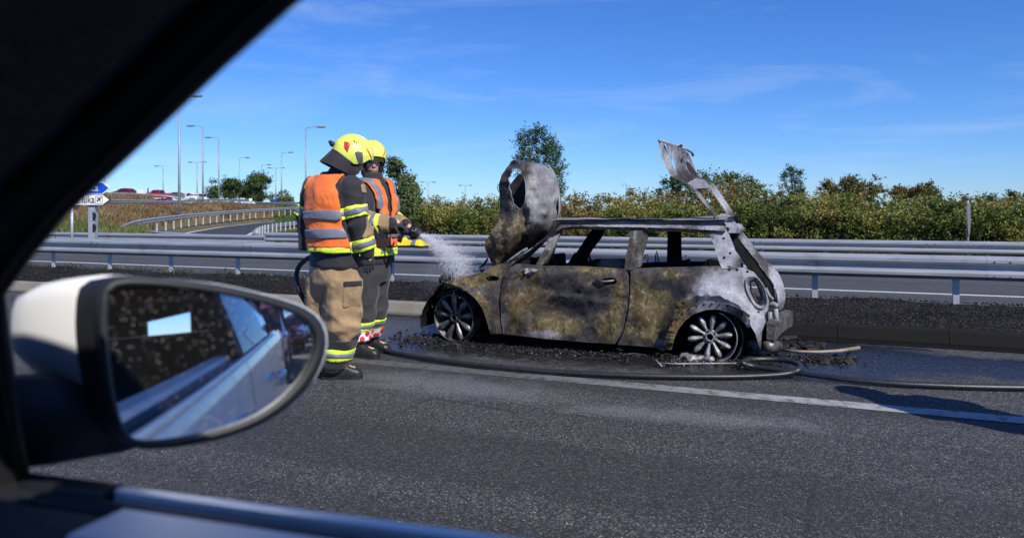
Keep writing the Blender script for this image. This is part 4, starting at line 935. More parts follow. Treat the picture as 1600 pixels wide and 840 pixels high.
# far rear edge of the body: pillar swelling into the lamp housing (a curved shell facing back)
def hull(name, L_, R_, nL, nR, mat, stain, thick=0.03, parent=None, tdir=(0.3, 1, 0), n=26, mcols=6):
    """ribbon between two picture curves lying at two distances"""
    A = resample(L_, n); B = resample(R_, n); vs = []
    for i in range(n):
        for j in range(mcols):
            t = j/(mcols-1); x = A[i][0]*(1-t)+B[i][0]*t; y = A[i][1]*(1-t)+B[i][1]*t; nn_ = nL*(1-t)+nR*t-0.03*math.sin(t*math.pi)
            p = PN(x, y, nn_); vs.append(p+Vector((0, noise.noise(p*7)*0.012, 0)))
    fs = [(i*mcols+j, i*mcols+j+1, (i+1)*mcols+j+1, (i+1)*mcols+j) for i in range(n-1) for j in range(mcols-1)]
    nv = len(vs); td = Vector(tdir); allv = vs+[v+td*thick for v in vs]; fs2 = fs+[tuple(reversed([q+nv for q in f])) for f in fs]
    rim = [j for j in range(mcols)]+[i*mcols+mcols-1 for i in range(1, n)]+[(n-1)*mcols+j for j in range(mcols-2, -1, -1)]+[i*mcols for i in range(n-2, 0, -1)]
    fs2 += [(rim[i], rim[(i+1) % len(rim)], rim[(i+1) % len(rim)]+nv, rim[i]+nv) for i in range(len(rim))]
    me = bpy.data.meshes.new(name); me.from_pydata([tuple(v) for v in allv], [], fs2); bm = bmesh.new(); bm.from_mesh(me); bmesh.ops.recalc_face_normals(bm, faces=bm.faces)
    for e in bm.edges:
        if len(e.link_faces) == 2 and e.calc_face_angle(0) > 0.8: e.smooth = False
    bm.to_mesh(me); bm.free()
    me.polygons.foreach_set('use_smooth', [True]*len(me.polygons))
    paint(me, stain); return link_mesh(name, me, mat, parent or car)
hull('rear_pillar', [(1148, 364), (1163, 384), (1180, 404), (1193, 422), (1207, 440), (1214, 458), (1216, 474), (1212, 487)], [(1157, 360), (1174, 382), (1190, 402), (1203, 413), (1216, 428), (1223, 446), (1226, 462), (1223, 482)], 8.22, 8.38, M_burnw, blobs2((1170, 380, 20, 30, 0, 0.55), (1215, 440, 22, 50, 0, 0.85), (1195, 405, 10, 10, 2, 0.5)))
hull('rear_inner_panel', [(1134, 366), (1150, 392), (1166, 416), (1180, 440), (1190, 468), (1196, 492)], [(1150, 366), (1164, 388), (1180, 408), (1194, 428), (1207, 446), (1212, 490)], 8.10, 8.24, M_soot, soot)
hull('roof_end_beam', [(1130, 347), (1136, 352), (1138, 364)], [(1156, 350), (1160, 358), (1156, 364)], 7.1, 8.2, M_burnw, blobs2((1145, 355, 30, 20, 0, 0.8), (1137, 358, 6, 6, 2, 0.8)), mcols=16, n=10, thick=0.05)
hull('rear_sill_panel', [(1190, 482), (1190, 500), (1188, 540)], [(1214, 478), (1212, 505), (1208, 540)], 7.15, 8.2, M_char, soot, mcols=12, n=12)
tube_px('rear_strut', [(1196, 450), (1202, 462), (1208, 468)], 0.015, M_burnw, lambda x, y: PN(x, y, 7.5))
for a in ([(1200, 478), (1208, 474), (1216, 478)], [(1203, 487), (1203, 510), (1205, 530)], [(1212, 482), (1213, 505)]):
    tube_px('rear_bracket', a, 0.022, M_burnw, lambda x, y: PN(x, y, 7.45), stain=lambda a, b: (0.7, 0.1, 0.4))
# rear bumper beam: a box beam running across the back
m = MB(); A = [PN(1207, 509, 7.15), PN(1213, 503, 7.4), PN(1226, 493, 8.0), PN(1236, 488, 8.45)]
rg = [[a+Vector(o) for o in ((0.02, 0, 0.01), (-0.05, 0, 0.03), (-0.05, 0, -0.12), (0.02, 0, -0.13))] for a in A]; m.rings(rg); ob = m.build('bumper_beam', M_burnw, car); paint(ob.data, lambda a, b: (0.30, 0.30, 0.35))
m = MB()
for (px, py, n, s) in ((1193, 515, 7.3, .07), (1199, 527, 7.4, .06), (1190, 500, 7.25, .05), (1205, 520, 7.7, .08), (1196, 508, 7.6, .09), (1188, 530, 7.3, .05)):
    m.box(PN(px, py, n), (s, 0.16, s*1.3), Matrix.Rotation(rng.uniform(-.5, .5), 3, 'Y'))
m.build('rear_crash_box', M_char, car)
# exhaust silencer
m = MB(); m.tube([PN(1198, 541, 7.15), PN(1214, 541, 7.4)], [0.05, 0.055], 12); m.build('silencer', M_aludark, car, smooth=True)
# ---------------- bonnet, upright
Lx = [(250, 801), (256, 797), (264, 790), (276, 783), (290, 777.5), (300, 779), (318, 782), (335, 781), (350, 777), (362, 768), (372, 762), (380, 757), (388, 758), (398, 763), (410, 768), (420, 772)]
Rx = [(250, 812), (254, 838), (258, 856), (264, 864), (275, 869), (290, 873), (310, 876), (330, 876), (345, 872), (360, 862), (372, 850), (386, 832), (398, 812), (410, 796), (420, 782)]
def bon(px, py):
    l = np.interp(py, *zip(*Lx)); r = np.interp(py, *zip(*Rx)); s = (px-l)/max(6, r-l)
    e = 0.07*math.exp(-((s-0.02)/0.10)**2)                     # rolled front edge
    n = 6.98+e+0.80*max(0, (s-0.30)/0.70)**2.0 + 0.05*math.sin((py-250)/28.0)*(1-s) - 0.10*math.exp(-((py-375)/22)**2)*(1-s)
    n += 0.030*math.sin(px*0.22+math.sin(py*0.05)*2.2)*min(1, s*2)+0.05*noise.noise(Vector((px*0.035, py*0.016, 2)))+0.03*noise.noise(Vector((px*0.10, py*0.03, 5)))+0.10*abs(noise.noise(Vector((px*0.045+py*0.02, py*0.012, 11))))+0.05*abs(noise.noise(Vector((px*0.02, py*0.06, 21))))
    n += 0.22*max(0, (268-py)/18)**2*0.5                       # top edge rolls away
    return PN(px, py, n)
bout = [(r, y) for y, r in Rx]; bl_ = [(l, y) for y, l in Lx]
bo = smooth_poly(bout+bl_[::-1], 1)
hole = smooth_poly([(800, 266), (808, 262), (817, 270), (822, 285), (823, 305), (820, 320), (814, 328), (806, 322), (798, 306), (796, 288), (797, 276)], 2)
hole = [(x+1.6*noise.noise(Vector((x*0.5, y*0.5, 1)))*(2.2 if x < 806 else 0.8), y+1.2*noise.noise(Vector((x*0.6, y*0.4, 8)))) for x, y in hole]
st_b = blobs2((850, 300, 34, 75, 0, 0.95), (800, 262, 30, 18, 0, 0.40), (785, 300, 12, 40, 0, 0.28), (850, 355, 18, 30, 0, 0.8), (780, 385, 34, 46, 1, 1.3), (800, 360, 24, 24, 1, 1.1), (815, 340, 20, 14, 1, 0.5), (838, 362, 26, 32, 2, 0.65), (815, 395, 24, 22, 2, 0.5), (850, 285, 10, 22, 2, 0.45), (795, 330, 14, 12, 2, 0.45), (805, 375, 8, 30, 1, 0.9), (768, 370, 8, 20, 0, 0.35))
sheet('bonnet', bo, bon, M_burnp, car, holes=[hole], step=4, thick=0.007, dent=0.035, dscale=5.5, stain=st_b)
tube_px('headlamp_rim', hole, 0.005, M_burnp, lambda x, y: bon(x, y)-Vector((0, 0.012, 0)), closed=True, stain=lambda a, b: (0.7, 0.5, 0))
# skin of the bonnet carrying on to the far side, and the far headlamp flank behind the hole
RR = [p for p in Rx if p[0] >= 254]
hull('bonnet_skin', [(r-3, y) for y, r in RR if y < 400], [(r-5, y+2) for y, r in RR if y < 400], 7.72, 8.45, M_burnp, blobs2((870, 300, 30, 80, 0, 0.8)), mcols=8)
hull('bonnet_far_flank', [(808, 274), (799, 286), (793, 302), (788, 350)], [(846, 270), (850, 300), (850, 330), (846, 362)], 8.35, 8.45, M_char, soot)
# inner brace and hinge edge
hull('bonnet_brace', [(874, 347), (850, 372), (826, 392), (795, 412), (782, 420)], [(868, 356), (846, 382), (826, 400), (806, 414), (794, 420)], 6.93, 7.02, M_burnp, blobs2((830, 390, 30, 20, 2, 0.9), (795, 412, 20, 5, 0, 0.9)))
tube_px('bonnet_strip', [(786, 414), (802, 402), (816, 392), (824, 388)], 0.012, M_burnp, lambda x, y: PN(x, y, 6.9), stain=lambda a, b: (0.9, 0, 0))
hull('cowl_flap', [(862, 372), (853, 388), (846, 402), (843, 412)], [(872, 352), (868, 380), (862, 400), (852, 414)], 7.15, 7.3, M_burnp, blobs2((860, 380, 20, 40, 0, 0.6)))
tube_px('hinge_wire', [(762, 404), (757, 412), (750, 419), (754, 427), (764, 426)], 0.012, M_char, lambda x, y: PN(x, y, 7.1))
tube_px('wire', [(783, 292), (778, 288), (777, 294), (780, 300)], 0.004, M_char, lambda x, y: PN(x, y, 7.0))
# ---------------- tailgate, upright
TP = [(1030, 220), (1031, 232), (1034, 248), (1040, 262), (1047, 272), (1057, 280), (1068, 285), (1073, 287), (1062, 278), (1051, 266), (1045, 250), (1041, 236), (1036, 226)]
def tg(n0, n1, x0, x1):
    def f(px, py):
        t = min(1.2, max(-0.2, (px-x0)/(x1-x0))); return PN(px, py, n0+(n1-n0)*t)
    return f
stt = blobs2((1045, 250, 30, 40, 0, 0.7), (1032, 235, 6, 26, 0, 0.9), (1060, 262, 14, 22, 2, 0.35), (1090, 262, 14, 20, 2, 0.4), (1078, 255, 20, 20, 0, 0.6), (1100, 280, 14, 12, 1, 0.5))
sheet('tailgate', TP, tg(7.1, 7.35, 1030, 1070), M_burnp, car, step=4, thick=0.022, dent=0.02, dscale=9, stain=stt, tdir=(0.5, 0.8, 0))
TI = [(1041, 224), (1062, 230), (1076, 240), (1083, 255), (1086, 265), (1092, 276), (1100, 283), (1104, 290), (1094, 294), (1084, 292), (1074, 290), (1066, 284), (1058, 270), (1050, 254), (1045, 238)]
h1 = smooth_poly([(1049, 244), (1052, 246), (1057, 262), (1055, 265), (1050, 256)], 2); h2 = smooth_poly([(1071, 252), (1078, 254), (1084, 264), (1090, 277), (1084, 276), (1077, 268), (1073, 260)], 2); h3 = smooth_poly([(1063, 247), (1067, 247), (1067, 256), (1063, 255)], 2)
sheet('tailgate_inner_panel', TI, tg(7.2, 8.15, 1046, 1104), M_burnw, car, holes=[h1, h2, h3], step=4, thick=0.03, dent=0.02, dscale=9, stain=stt, tdir=(-0.3, 0.8, 0.2))
hull('tailgate_lining', [(1050, 235), (1058, 258), (1070, 280)], [(1072, 240), (1082, 262), (1094, 280)], 7.6, 8.25, M_char, soot, thick=0.02)
tube_px('tailgate_lip', [(1030, 219.5), (1045, 224), (1062, 230), (1074, 234), (1081, 238), (1083, 243)], 0.014, M_burnw, tg(7.08, 8.2, 1030, 1084))
tube_px('tailgate_latch', [(1056, 235), (1061, 230), (1066, 227)], 0.014, M_char, lambda x, y: PN(x, y, 7.5))
hull('tailgate_arm', [(1066, 283), (1082, 298), (1096, 315), (1110, 332), (1120, 345)], [(1074, 287), (1090, 300), (1102, 315), (1116, 332), (1124, 343)], 7.14, 7.2, M_burnp, blobs2((1095, 312, 30, 40, 0, 0.5), (1110, 332, 12, 12, 2, 0.6)))
hull('tailgate_arm', [(1094, 282), (1108, 293), (1116, 305), (1128, 322), (1138, 340), (1146, 348)], [(1098, 278), (1114, 288), (1124, 302), (1136, 320), (1146, 336), (1150, 346)], 8.1, 8.2, M_burnw, blobs2((1125, 310, 30, 40, 0, 0.75)))
sheet('tailgate_corner', [(1074, 286), (1088, 278), (1100, 281), (1108, 290), (1106, 294), (1090, 294), (1082, 298)], tg(7.15, 8.1, 1074, 1108), M_burnw, car, step=4, thick=0.03, dent=0.01, dscale=9, stain=lambda a, b: (0.75, 0.3, 0.1))
sheet('hinge_plate', smooth_poly([(1118, 338), (1130, 332), (1145, 340), (1150, 350), (1142, 358), (1126, 354), (1120, 348)], 1), tg(7.1, 8.0, 1118, 1150), M_burnw, car, step=4, thick=0.04, dent=0.03, dscale=14, stain=lambda a, b: (0.8, 0.1, 0.15))
# ---------------- wheels
def rim(name, c, R, tilt, nsp, mat, missing=(), hubm=None, nb=5, lip=(0, 360), toe=0.0, sw=1.15, sl=1.0):
    """alloy rim: lip ring, petal spokes, hub, bolts; axis along -N"""
    w = empty(name, tuple(c)); w.parent = car; w.matrix_parent_inverse = Matrix.Translation(car.location).inverted()
    B = Matrix.Translation(c) @ Matrix.Rotation(toe, 4, 'Z') @ Matrix.Rotation(tilt, 4, 'X')
    def T(v): return B @ Vector(v)
    m = MB(); rg = []; a0, a1 = math.radians(lip[0]), math.radians(lip[1]); N_ = 56
    full = abs(a1-a0) > 6.28; ks = N_ if not full else N_
    for k in range(N_+1):
        a = a0+(a1-a0)*k/N_; ca, sa = math.cos(a), math.sin(a)
        rg.append([T((ca*r, y, sa*r)) for r, y in ((R, -0.01), (R*1.0, 0.0), (R*0.955, 0.012), (R*0.90, 0.14), (R*0.98, 0.15), (R*0.97, 0.02), (R*0.975, -0.012))])
    m.rings(rg, cap=False); m.build('rim_ring', mat, w, smooth=True, autosm=True)
    for k in range(nsp):
        if k in missing: continue
        a = 2*math.pi*(k+0.25)/nsp; ca, sa = math.cos(a), math.sin(a); rr = []
        f = lambda r, s, y: T((ca*r-sa*s, y, sa*r+ca*s))
        for r, hw, y in ((0.16, 0.050, 0.035), (0.30, 0.075*sw, 0.028), (0.5, 0.105*sw, 0.012), (0.68*sl, 0.135*sw, 0.002), (0.84*sl, 0.13*sw, 0.004), (0.94*sl, 0.08*sw, 0.014)):
            r *= R; hw *= R
            rr.append([f(r, -hw, y+0.008), f(r, -hw*0.6, y-0.010), f(r, 0, y-0.016), f(r, hw*0.6, y-0.010), f(r, hw, y+0.008), f(r, hw*0.5, y+0.022), f(r, -hw*0.5, y+0.022)])
        m = MB(); m.rings(rr); m.build('spoke', mat, w, smooth=True, autosm=True)
    m = MB(); hb = [[T((math.cos(t)*r*R, y, math.sin(t)*r*R)) for t in np.linspace(0, 2*math.pi, 25)[:-1]] for r, y in ((0.28, 0.05), (0.28, 0.028), (0.24, 0.020), (0.17, 0.02), (0.16, 0.0), (0.125, 0.0), (0.115, 0.04))]
    m.rings(hb, cap=False); m.build('hub', hubm or mat, w, smooth=True, autosm=True)
    m = MB(); m.rings([[T((math.cos(t)*0.118*R, y, math.sin(t)*0.118*R)) for t in np.linspace(0, 2*math.pi, 17)[:-1]] for y in (0.03, 0.05)]); m.build('hub_bore', M_soot, w)
    for k in range(nb):
        a = 2*math.pi*(k+0.5)/nb; m = MB(); cx, cz = math.cos(a)*0.21*R, math.sin(a)*0.21*R
        m.rings([[T((cx+math.cos(t)*0.035*R, y, cz+math.sin(t)*0.035*R)) for t in np.linspace(0, 2*math.pi, 9)[:-1]] for y in (0.012, 0.03)]); m.build('bolt', M_soot, w)
    # brake disc and drum behind
    m = MB(); m.rings([[T((math.cos(t)*0.62*R, y, math.sin(t)*0.62*R)) for t in np.linspace(0, 2*math.pi, 33)[:-1]] for y in (0.055, 0.075)]); m.build('brake_disc', M_char, w, smooth=False)
    m = MB(); m.rings([[T((math.cos(t)*r*R, y, math.sin(t)*r*R)) for t in np.linspace(0, 2*math.pi, 33)[:-1]] for r, y in ((0.93, 0.13), (0.93, 0.16))]); m.build('rim_barrel_back', M_soot, w)
    return w
rim('wheel', PN(709, 496.5, 6.92), 0.238, 0.03, 9, M_aludark, hubm=M_aludark, toe=-0.12, sw=1.0)
rim('wheel', PN(1109, 526.5, 6.88), 0.236, 0.02, 10, M_alu, missing=(), lip=(-75, 70), toe=0.03, sw=0.76, sl=0.86)
rim('wheel', Vector((-3.6, 8.40, 0.236)), 0.236, math.pi, 9, M_aludark); rim('wheel', Vector((-1.05, 8.36, 0.236)), 0.236, math.pi, 10, M_aludark)
# beads of burnt tyre wire, front black remains
for cc, r0_ in ((PN(1112, 528, 6.95), 0.25), (PN(709, 497, 6.98), 0.25)):
    for j in range(5):
        m = MB(); r1_ = r0_+rng.uniform(0, 0.02); pts = [cc+Vector((math.cos(a)*r1_, rng.uniform(-0.004, 0.004)+0.02*j, math.sin(a)*r1_*(0.985) )) for a in np.linspace(-1.9, 1.2, 40)]
        m.tube(pts, 0.0035, 5); ob = m.build('tyre_wire', M_aludark, car)
# melted alloy puddled under the rear wheel
m = MB()
for i in range(26):
    c = PG(rng.uniform(1068, 1112), rng.uniform(552, 566)); s = rng.uniform(0.012, 0.045)
    if c.y < 6.80: c.y = 6.80+rng.uniform(0, 0.1)
    m.ell(c+UP*s*0.5*rng.uniform(0.3, 1.0), Vector((s*1.6, 0, 0)), Vector((0, s, 0)), Vector((0, 0, s*0.7)), 8, 5)
me = remesh(m, 0.012, 2)
for v in me.vertices: v.co += Vector((0, 0, 1))*noise.noise(v.co*30)*0.015
link_mesh('melted_alloy', me, M_alu, car)
# front end remains: collapsed slam panel, engine lump, hanging bits
m = MB()
for i in range(34):
    c = PN(rng.uniform(697, 800), rng.uniform(424, 450), rng.uniform(7.05, 8.25)); c.z = min(c.z, 0.70); s = rng.uniform(0.05, 0.13)
    m.box(c, (s*1.6, s, s*0.8), Matrix.Rotation(rng.uniform(0, 3), 3, 'Z') @ Matrix.Rotation(rng.uniform(-0.5, 0.5), 3, 'X'))
m.box(Vector((-3.45, 7.7, 0.42)), (0.62, 1.0, 0.30))
me = remesh(m, 0.02, 1)
for v in me.vertices: v.co += v.normal*noise.noise(v.co*12)*0.03
ob = link_mesh('engine', me, M_char, car); me.polygons.foreach_set('use_smooth', [False]*len(me.polygons))
hull('front_panel', [(694, 441), (684, 447), (677, 458), (674, 480)], [(700, 437), (708, 431), (704, 426), (690, 455)], 7.0, 8.2, M_burnp, blobs2((700, 438, 20, 8, 1, 0.6), (680, 460, 12, 30, 2, 1.0)), mcols=10)
tube_px('hanging_strip', [(668, 452), (674, 458), (675, 475), (678, 498)], 0.016, M_char, lambda x, y: PN(x, y, 7.35))
tube_px('hanging_strip', [(700, 436), (690, 446), (683, 462), (680, 482)], 0.012, M_char, lambda x, y: PN(x, y, 7.1))
sheet('side_lamp_bracket', [(683, 456), (712, 452), (713, 463), (690, 466), (682, 464)], lambda x, y: PN(x, y, 6.99), M_burnp, car, step=5, thick=0.02, stain=lambda a, b: (0.2, 0, 0.5))
# interior remains: dash lump, seat frames, steering column, springs
m = MB()
for i in range(16): m.box(Vector((rng.uniform(-3.1, -2.75), rng.uniform(7.15, 8.2), rng.uniform(0.58, 0.82))), (rng.uniform(.1, .25), rng.uniform(.15, .4), rng.uniform(.06, .14)), Matrix.Rotation(rng.uniform(-.4, .4), 3, 'Y'))
me = remesh(m, 0.022, 1); link_mesh('dashboard', me, M_soot, car)
for (sx, sn) in ((-2.15, 7.3), (-2.15, 8.0), (-1.35, 7.65)):
    m = MB(); h_ = 0.74 if sx < -2 else 0.66
    for d in (-0.2, 0.2): m.tube([Vector((sx-0.25, sn+d, 0.2)), Vector((sx-0.22, sn+d, 0.4)), Vector((sx+0.15, sn+d, 0.38)), Vector((sx+0.28, sn+d, h_))], 0.02, 6)
    for z, xx in ((0.42, 0.17), (0.55, 0.21), (h_, 0.28)): m.tube([Vector((sx+xx, sn-0.2, z)), Vector((sx+xx, sn+0.2, z))], 0.018, 6)
    m.build('seat_frame', M_soot, car)
m = MB()
for i in range(7): 
    c = PN(905+rng.uniform(-8, 28), 414, 7.9); m.tube([c-UP*0.1, c+UP*rng.uniform(0.02, 0.10)+Vector((rng.uniform(-.04, .06), 0, 0)), c+UP*rng.uniform(0.09, 0.16)+Vector((rng.uniform(-.04, .08), 0, 0))], [0.03, 0.018, 0.004], 5)
m.build('melted_headrest', M_soot, car)
tube_px('seat_belt_loop', [(1007, 404), (1008, 398), (1012, 398), (1013, 404), (1011, 412)], 0.006, M_char, lambda x, y: PN(x, y, 7.2))
tube_px('seat_belt_rod', [(1025, 412), (1024, 400), (1026, 392), (1028, 402), (1030, 412)], 0.007, M_char, lambda x, y: PN(x, y, 7.5))
m = MB()
for i in range(18): m.box(PN(rng.uniform(1062, 1130), rng.uniform(412, 420), rng.uniform(7.3, 8.1)), (rng.uniform(.06, .2), rng.uniform(.05, .2), rng.uniform(.03, .09)), Matrix.Rotation(rng.uniform(-.5, .5), 3, 'Y'))
tag(m.build('parcel_shelf', M_soot, car), kind='stuff')

# ================================================================ loose things about the wreck
def px_ground_pts(n, cx, cy, rx, ry, up=0.01):
    o = []
    while len(o) < n:
        a, b = rng.normal(cx, rx), rng.normal(cy, ry)
        if b < 486: continue
        p = PG(a, b); o.append((p.x, p.y, up*0.4+abs(rng.normal(0, 0.006))))
    return o
deb = px_ground_pts(260, 700, 530, 30, 6)+px_ground_pts(520, 860, 543, 80, 6)+px_ground_pts(320, 1010, 556, 45, 5)+px_ground_pts(300, 1270, 563, 30, 4)+px_ground_pts(90, 1230, 540, 20, 8)+px_ground_pts(110, 640, 530, 20, 6)+px_ground_pts(200, 1150, 560, 40, 6)
chips('charred_debris', deb, 0.004, 0.030, M_char_chip, flat=0.28, label='black charred crumbs lying on the wet asphalt round the wreck', cat='debris')
deb = px_ground_pts(120, 880, 552, 60, 5)+px_ground_pts(160, 1090, 566, 30, 4)+px_ground_pts(60, 650, 532, 20, 7)+px_ground_pts(60, 1260, 560, 50, 8)
chips('ash_debris', deb, 0.003, 0.014, M_ash_chip, flat=0.3, label='pale ash flakes and glass crumbs scattered beside the wreck', cat='debris')
def heap(label, cx, cy, wpx, hpx, mat=M_char_chip):
    c = PG(cx, cy); m = MB(); W_ = wpx*c.dot(CF)/FPX
    for i in range(26):
        p = c+CR*rng.normal(0, W_*0.28)+CF*rng.normal(0, W_*0.2); s = rng.uniform(0.015, 0.05); m.box(p+UP*s*0.25, (s*2.6, s*1.5, s*0.45), Matrix.Rotation(rng.uniform(0, 3), 3, 'Z') @ Matrix.Rotation(rng.uniform(-.6, .6), 3, 'X'))
    me = remesh(m, 0.012, 1)
    for v in me.vertices: v.co.z *= (1+noise.noise(v.co*20)*0.6); v.co += v.normal*noise.noise(v.co*40)*0.01
    o = link_mesh('debris_heap', me, mat); tag(o, label, 'debris', 'heaps of burnt debris', 'stuff'); return o
heap('black charred heap beside the front wheel, nearest the firefighters', 655, 532, 90, 20)
heap('low charred heap lying under the nose of the wreck', 700, 524, 80, 20)
heap('charred heap in the puddle behind the rear bumper, along the thin pipe', 1250, 541, 70, 14)
heap('small charred lump at the puddle edge just past the bumper beam', 1222, 529, 30, 10)
heap('flat charred pile below the coiled hose at the rear', 1300, 563, 70, 10)
# thin bent pipe lying behind the car
m = MB(); P = [PG(x, y, 0.06) for x, y in ((1222, 546), (1250, 549), (1280, 549.5), (1310, 548), (1342, 543))]; m.tube(P, [0.012, 0.013, 0.014, 0.016, 0.018], 8)
M_pipe = simple('dull_brass_pipe', (0.27, 0.22, 0.15), 0.6, 0.2, 0.4, 9)
tag(m.build('bent_pipe', M_pipe, None, smooth=True), 'long thin bent tan pipe lying in the puddle behind the rear bumper', 'pipe')
m = MB(); m.tube([PG(1028, 567, 0.02), PG(1060, 568, 0.02), PG(1110, 567.5, 0.02), PG(1150, 567, 0.02)], 0.007, 6); m.tube([PG(1024, 562, 0.05), PG(1034, 572, 0.02)], 0.008, 6)
tag(m.build('metal_rod', M_alu, None, smooth=True), 'thin pale metal rod lying on the ground below the rear wheel', 'rod')
# fire hoses
M_hose = simple('hose_black', (0.020, 0.020, 0.023), 0.42, 0, 0.3, 30, 0.3, 120)
def curve_pts(P, n=60):
    P = [Vector(p) for p in P]; out_ = []
    Q = [P[0]]+P+[P[-1]]
    for i in range(1, len(Q)-2):
        for t in np.linspace(0, 1, n//(len(P)-1), endpoint=False):
            a, b, c, d = Q[i-1], Q[i], Q[i+1], Q[i+2]; t2, t3 = t*t, t*t*t
            out_.append(0.5*((2*b)+(c-a)*t+(2*a-5*b+4*c-d)*t2+(3*b-a-3*c+d)*t3))
    return out_+[P[-1]]
hz = 0.032
P = curve_pts([PG(588, 541, hz), PG(612, 549, hz), PG(660, 558, hz), (PG(740, 569, hz)), PG(850, 579, hz), PG(980, 586, hz), PG(1100, 588, hz), PG(1180, 587, hz), PG(1230, 583, hz*1.5), PG(1250, 575, hz*2.5), PG(1243, 567, hz*2), PG(1215, 561, hz*2), PG(1175, 561, hz*2), PG(1160, 566, hz*2), PG(1185, 573, hz), PG(1260, 584, hz), PG(1340, 594, hz), PG(1450, 601, hz), PG(1620, 605, hz), PG(1900, 603, hz)], 380)
# curled wires and torn strips among the debris
wires = empty('debris_wires', tuple(PG(900, 555)), 'thin burnt wires and torn strips curled on the ground along the sill of the wreck', 'debris')
for i in range(26):
    c = PG(rng.uniform(700, 1180), rng.normal(552, 5), 0.01); a0 = rng.uniform(0, 6.28); pts = [c]; k = rng.normal(0, 0.5)
    for j in range(9): a0 += k*0.5+rng.normal(0, 0.3); pts.append(pts[-1]+Vector((math.cos(a0), math.sin(a0)*0.7, rng.normal(0, 0.25)))*0.035); pts[-1].z = max(0.006, pts[-1].z)
    w_ = MB(); w_.tube(pts, rng.uniform(0.002, 0.006), 5); w_.build('wire_scrap', M_aludark if i % 5 == 0 else M_char, wires)
m = MB(); m.tube(P, 0.0235, 12, flat=0.85); tag(m.build('fire_hose', M_hose, None, smooth=True), 'black fire hose snaking along the road before the wreck and looping at its rear wheel', 'fire hose')
# ================================================================ firefighters
M_skin = simple('skin', (0.52, 0.30, 0.22), 0.5, 0, 0.12, 30, sub=0.08)
def cloth(name, col, var=0.2, rough=0.85, weave=300, bs=0.25, fold=9):
    t = NT(name); n = t.noise(6, 6); n2 = t.noise(weave, 3)
    t.set(col=t.ramp(n, [(0.3, tuple(c*(1-var) for c in col)), (0.7, tuple(min(1, c*(1+var)) for c in col))]), rough=rough, sheen=0.15)
    t.bump(t.math('ADD', t.math('MULTIPLY', t.noise(fold, 5, 0.6, 0.8), 1.0), t.math('MULTIPLY', n2, 0.06)), bs, 0.03); return t.m
M_orange = cloth('fluorescent_orange', (0.92, 0.17, 0.03), 0.22, bs=0.6, fold=7); M_navy = cloth('dark_jacket_fabric', (0.016, 0.016, 0.021)); M_tan = cloth('tan_trouser_fabric', (0.31, 0.205, 0.105), 0.30, bs=0.9, fold=6)
M_charc = cloth('charcoal_fabric', (0.032, 0.032, 0.038)); M_yel = cloth('fluorescent_yellow', (0.72, 0.90, 0.05), 0.08, 0.6); M_silv = cloth('retroreflective_silver', (0.17, 0.18, 0.23), 0.12, 0.4)
M_leather = simple('black_leather', (0.022, 0.021, 0.022), 0.42, 0, 0.4, 20, 0.4, 60); M_glove = cloth('black_glove', (0.018, 0.018, 0.022), 0.3)
M_gtan = cloth('tan_glove', (0.17, 0.12, 0.07), 0.3)
M_helm = simple('helmet_yellow', (0.74, 0.82, 0.13), 0.38, 0, 0.10, 14, coat=0.25); M_hred = simple('sticker_red', (0.55, 0.02, 0.015), 0.4); M_hgrey = simple('vent_grey', (0.10, 0.10, 0.11), 0.35)
M_white = simple('cloth_white', (0.75, 0.73, 0.70), 0.7); M_redc = simple('cloth_red', (0.60, 0.04, 0.07), 0.7); M_fold = cloth('neck_flap', (0.016, 0.013, 0.020), 0.3)
def seg_ring(c, ax, ay, n=20, sq=1.0):
    o = []
    for k in range(n):
        t = 2*math.pi*k/n; ct, st = math.cos(t), math.sin(t)
        if sq != 1.0: ct = math.copysign(abs(ct)**sq, ct); st = math.copysign(abs(st)**sq, st)
        o.append(c+ax*ct+ay*st)
    return o
def limb(m, pts, rad, side_v, flat=1.0, n=16):
    """chain with elliptical sections, dense rings"""
    P = [Vector(p) for p in pts]; Q, Rr = [], []
    for i in range(len(P)-1):
        k = 6
        for t in range(k): u = t/k; Q.append(P[i].lerp(P[i+1], u)); Rr.append(rad[i]*(1-u)+rad[i+1]*u)
    Q.append(P[-1]); Rr.append(rad[-1]); rg = []
    for i, q in enumerate(Q):
        T = (Q[min(i+1, len(Q)-1)]-Q[max(i-1, 0)]).normalized(); a = (side_v-T*side_v.dot(T)).normalized(); b = T.cross(a)
        rg.append(seg_ring(q, a*Rr[i], b*Rr[i]*flat, n))
    m.rings(rg)
    for e, r in ((P[0], rad[0]), (P[-1], rad[-1])): m.ell(e, side_v.normalized()*r*0.97, side_v.normalized().cross(Vector((0.3, 0.2, 1)).normalized()).normalized()*r*0.97, UP*r*0.97, 12, 8)
def dist_seg(p, a, b):
    ab = b-a; t = max(0, min(1, (p-a).dot(ab)/ab.length_squared)); return (p-(a+ab*t)).length, t
def on_chain(p, chain):
    """(distance, running parameter) of p along a joint chain"""
    best = (1e9, 0)
    for i in range(len(chain)-1):
        d, t = dist_seg(p, chain[i], chain[i+1])
        if d < best[0]: best = (d, i+t)
    return best
def wrinkle(me, amp, sx=7, drape=0.45, joints=(), seed=0):
    me.calc_loop_triangles()
    nrm = [v.normal.copy() for v in me.vertices]
    for v, n in zip(me.vertices, nrm):
        p = v.co; q = Vector((p.x*sx+seed, p.y*sx, p.z*sx*drape+seed))
        f = 1-2*abs(noise.noise(q+Vector((noise.noise(p*3)*1.2, 0, 0)))); f += 0.9*(1-3*abs(noise.noise(Vector((p.x*5+p.z*4+seed, p.y*5, p.z*7-p.x*3))))); f2 = noise.noise(Vector((p.x*4, p.y*4, p.z*12+seed)))
        k = 1.0
        for j, r in joints: k += 1.6*math.exp(-((p-j).length/r)**2)
        v.co = p+n*(amp*k*(0.55*f+0.45*f2))
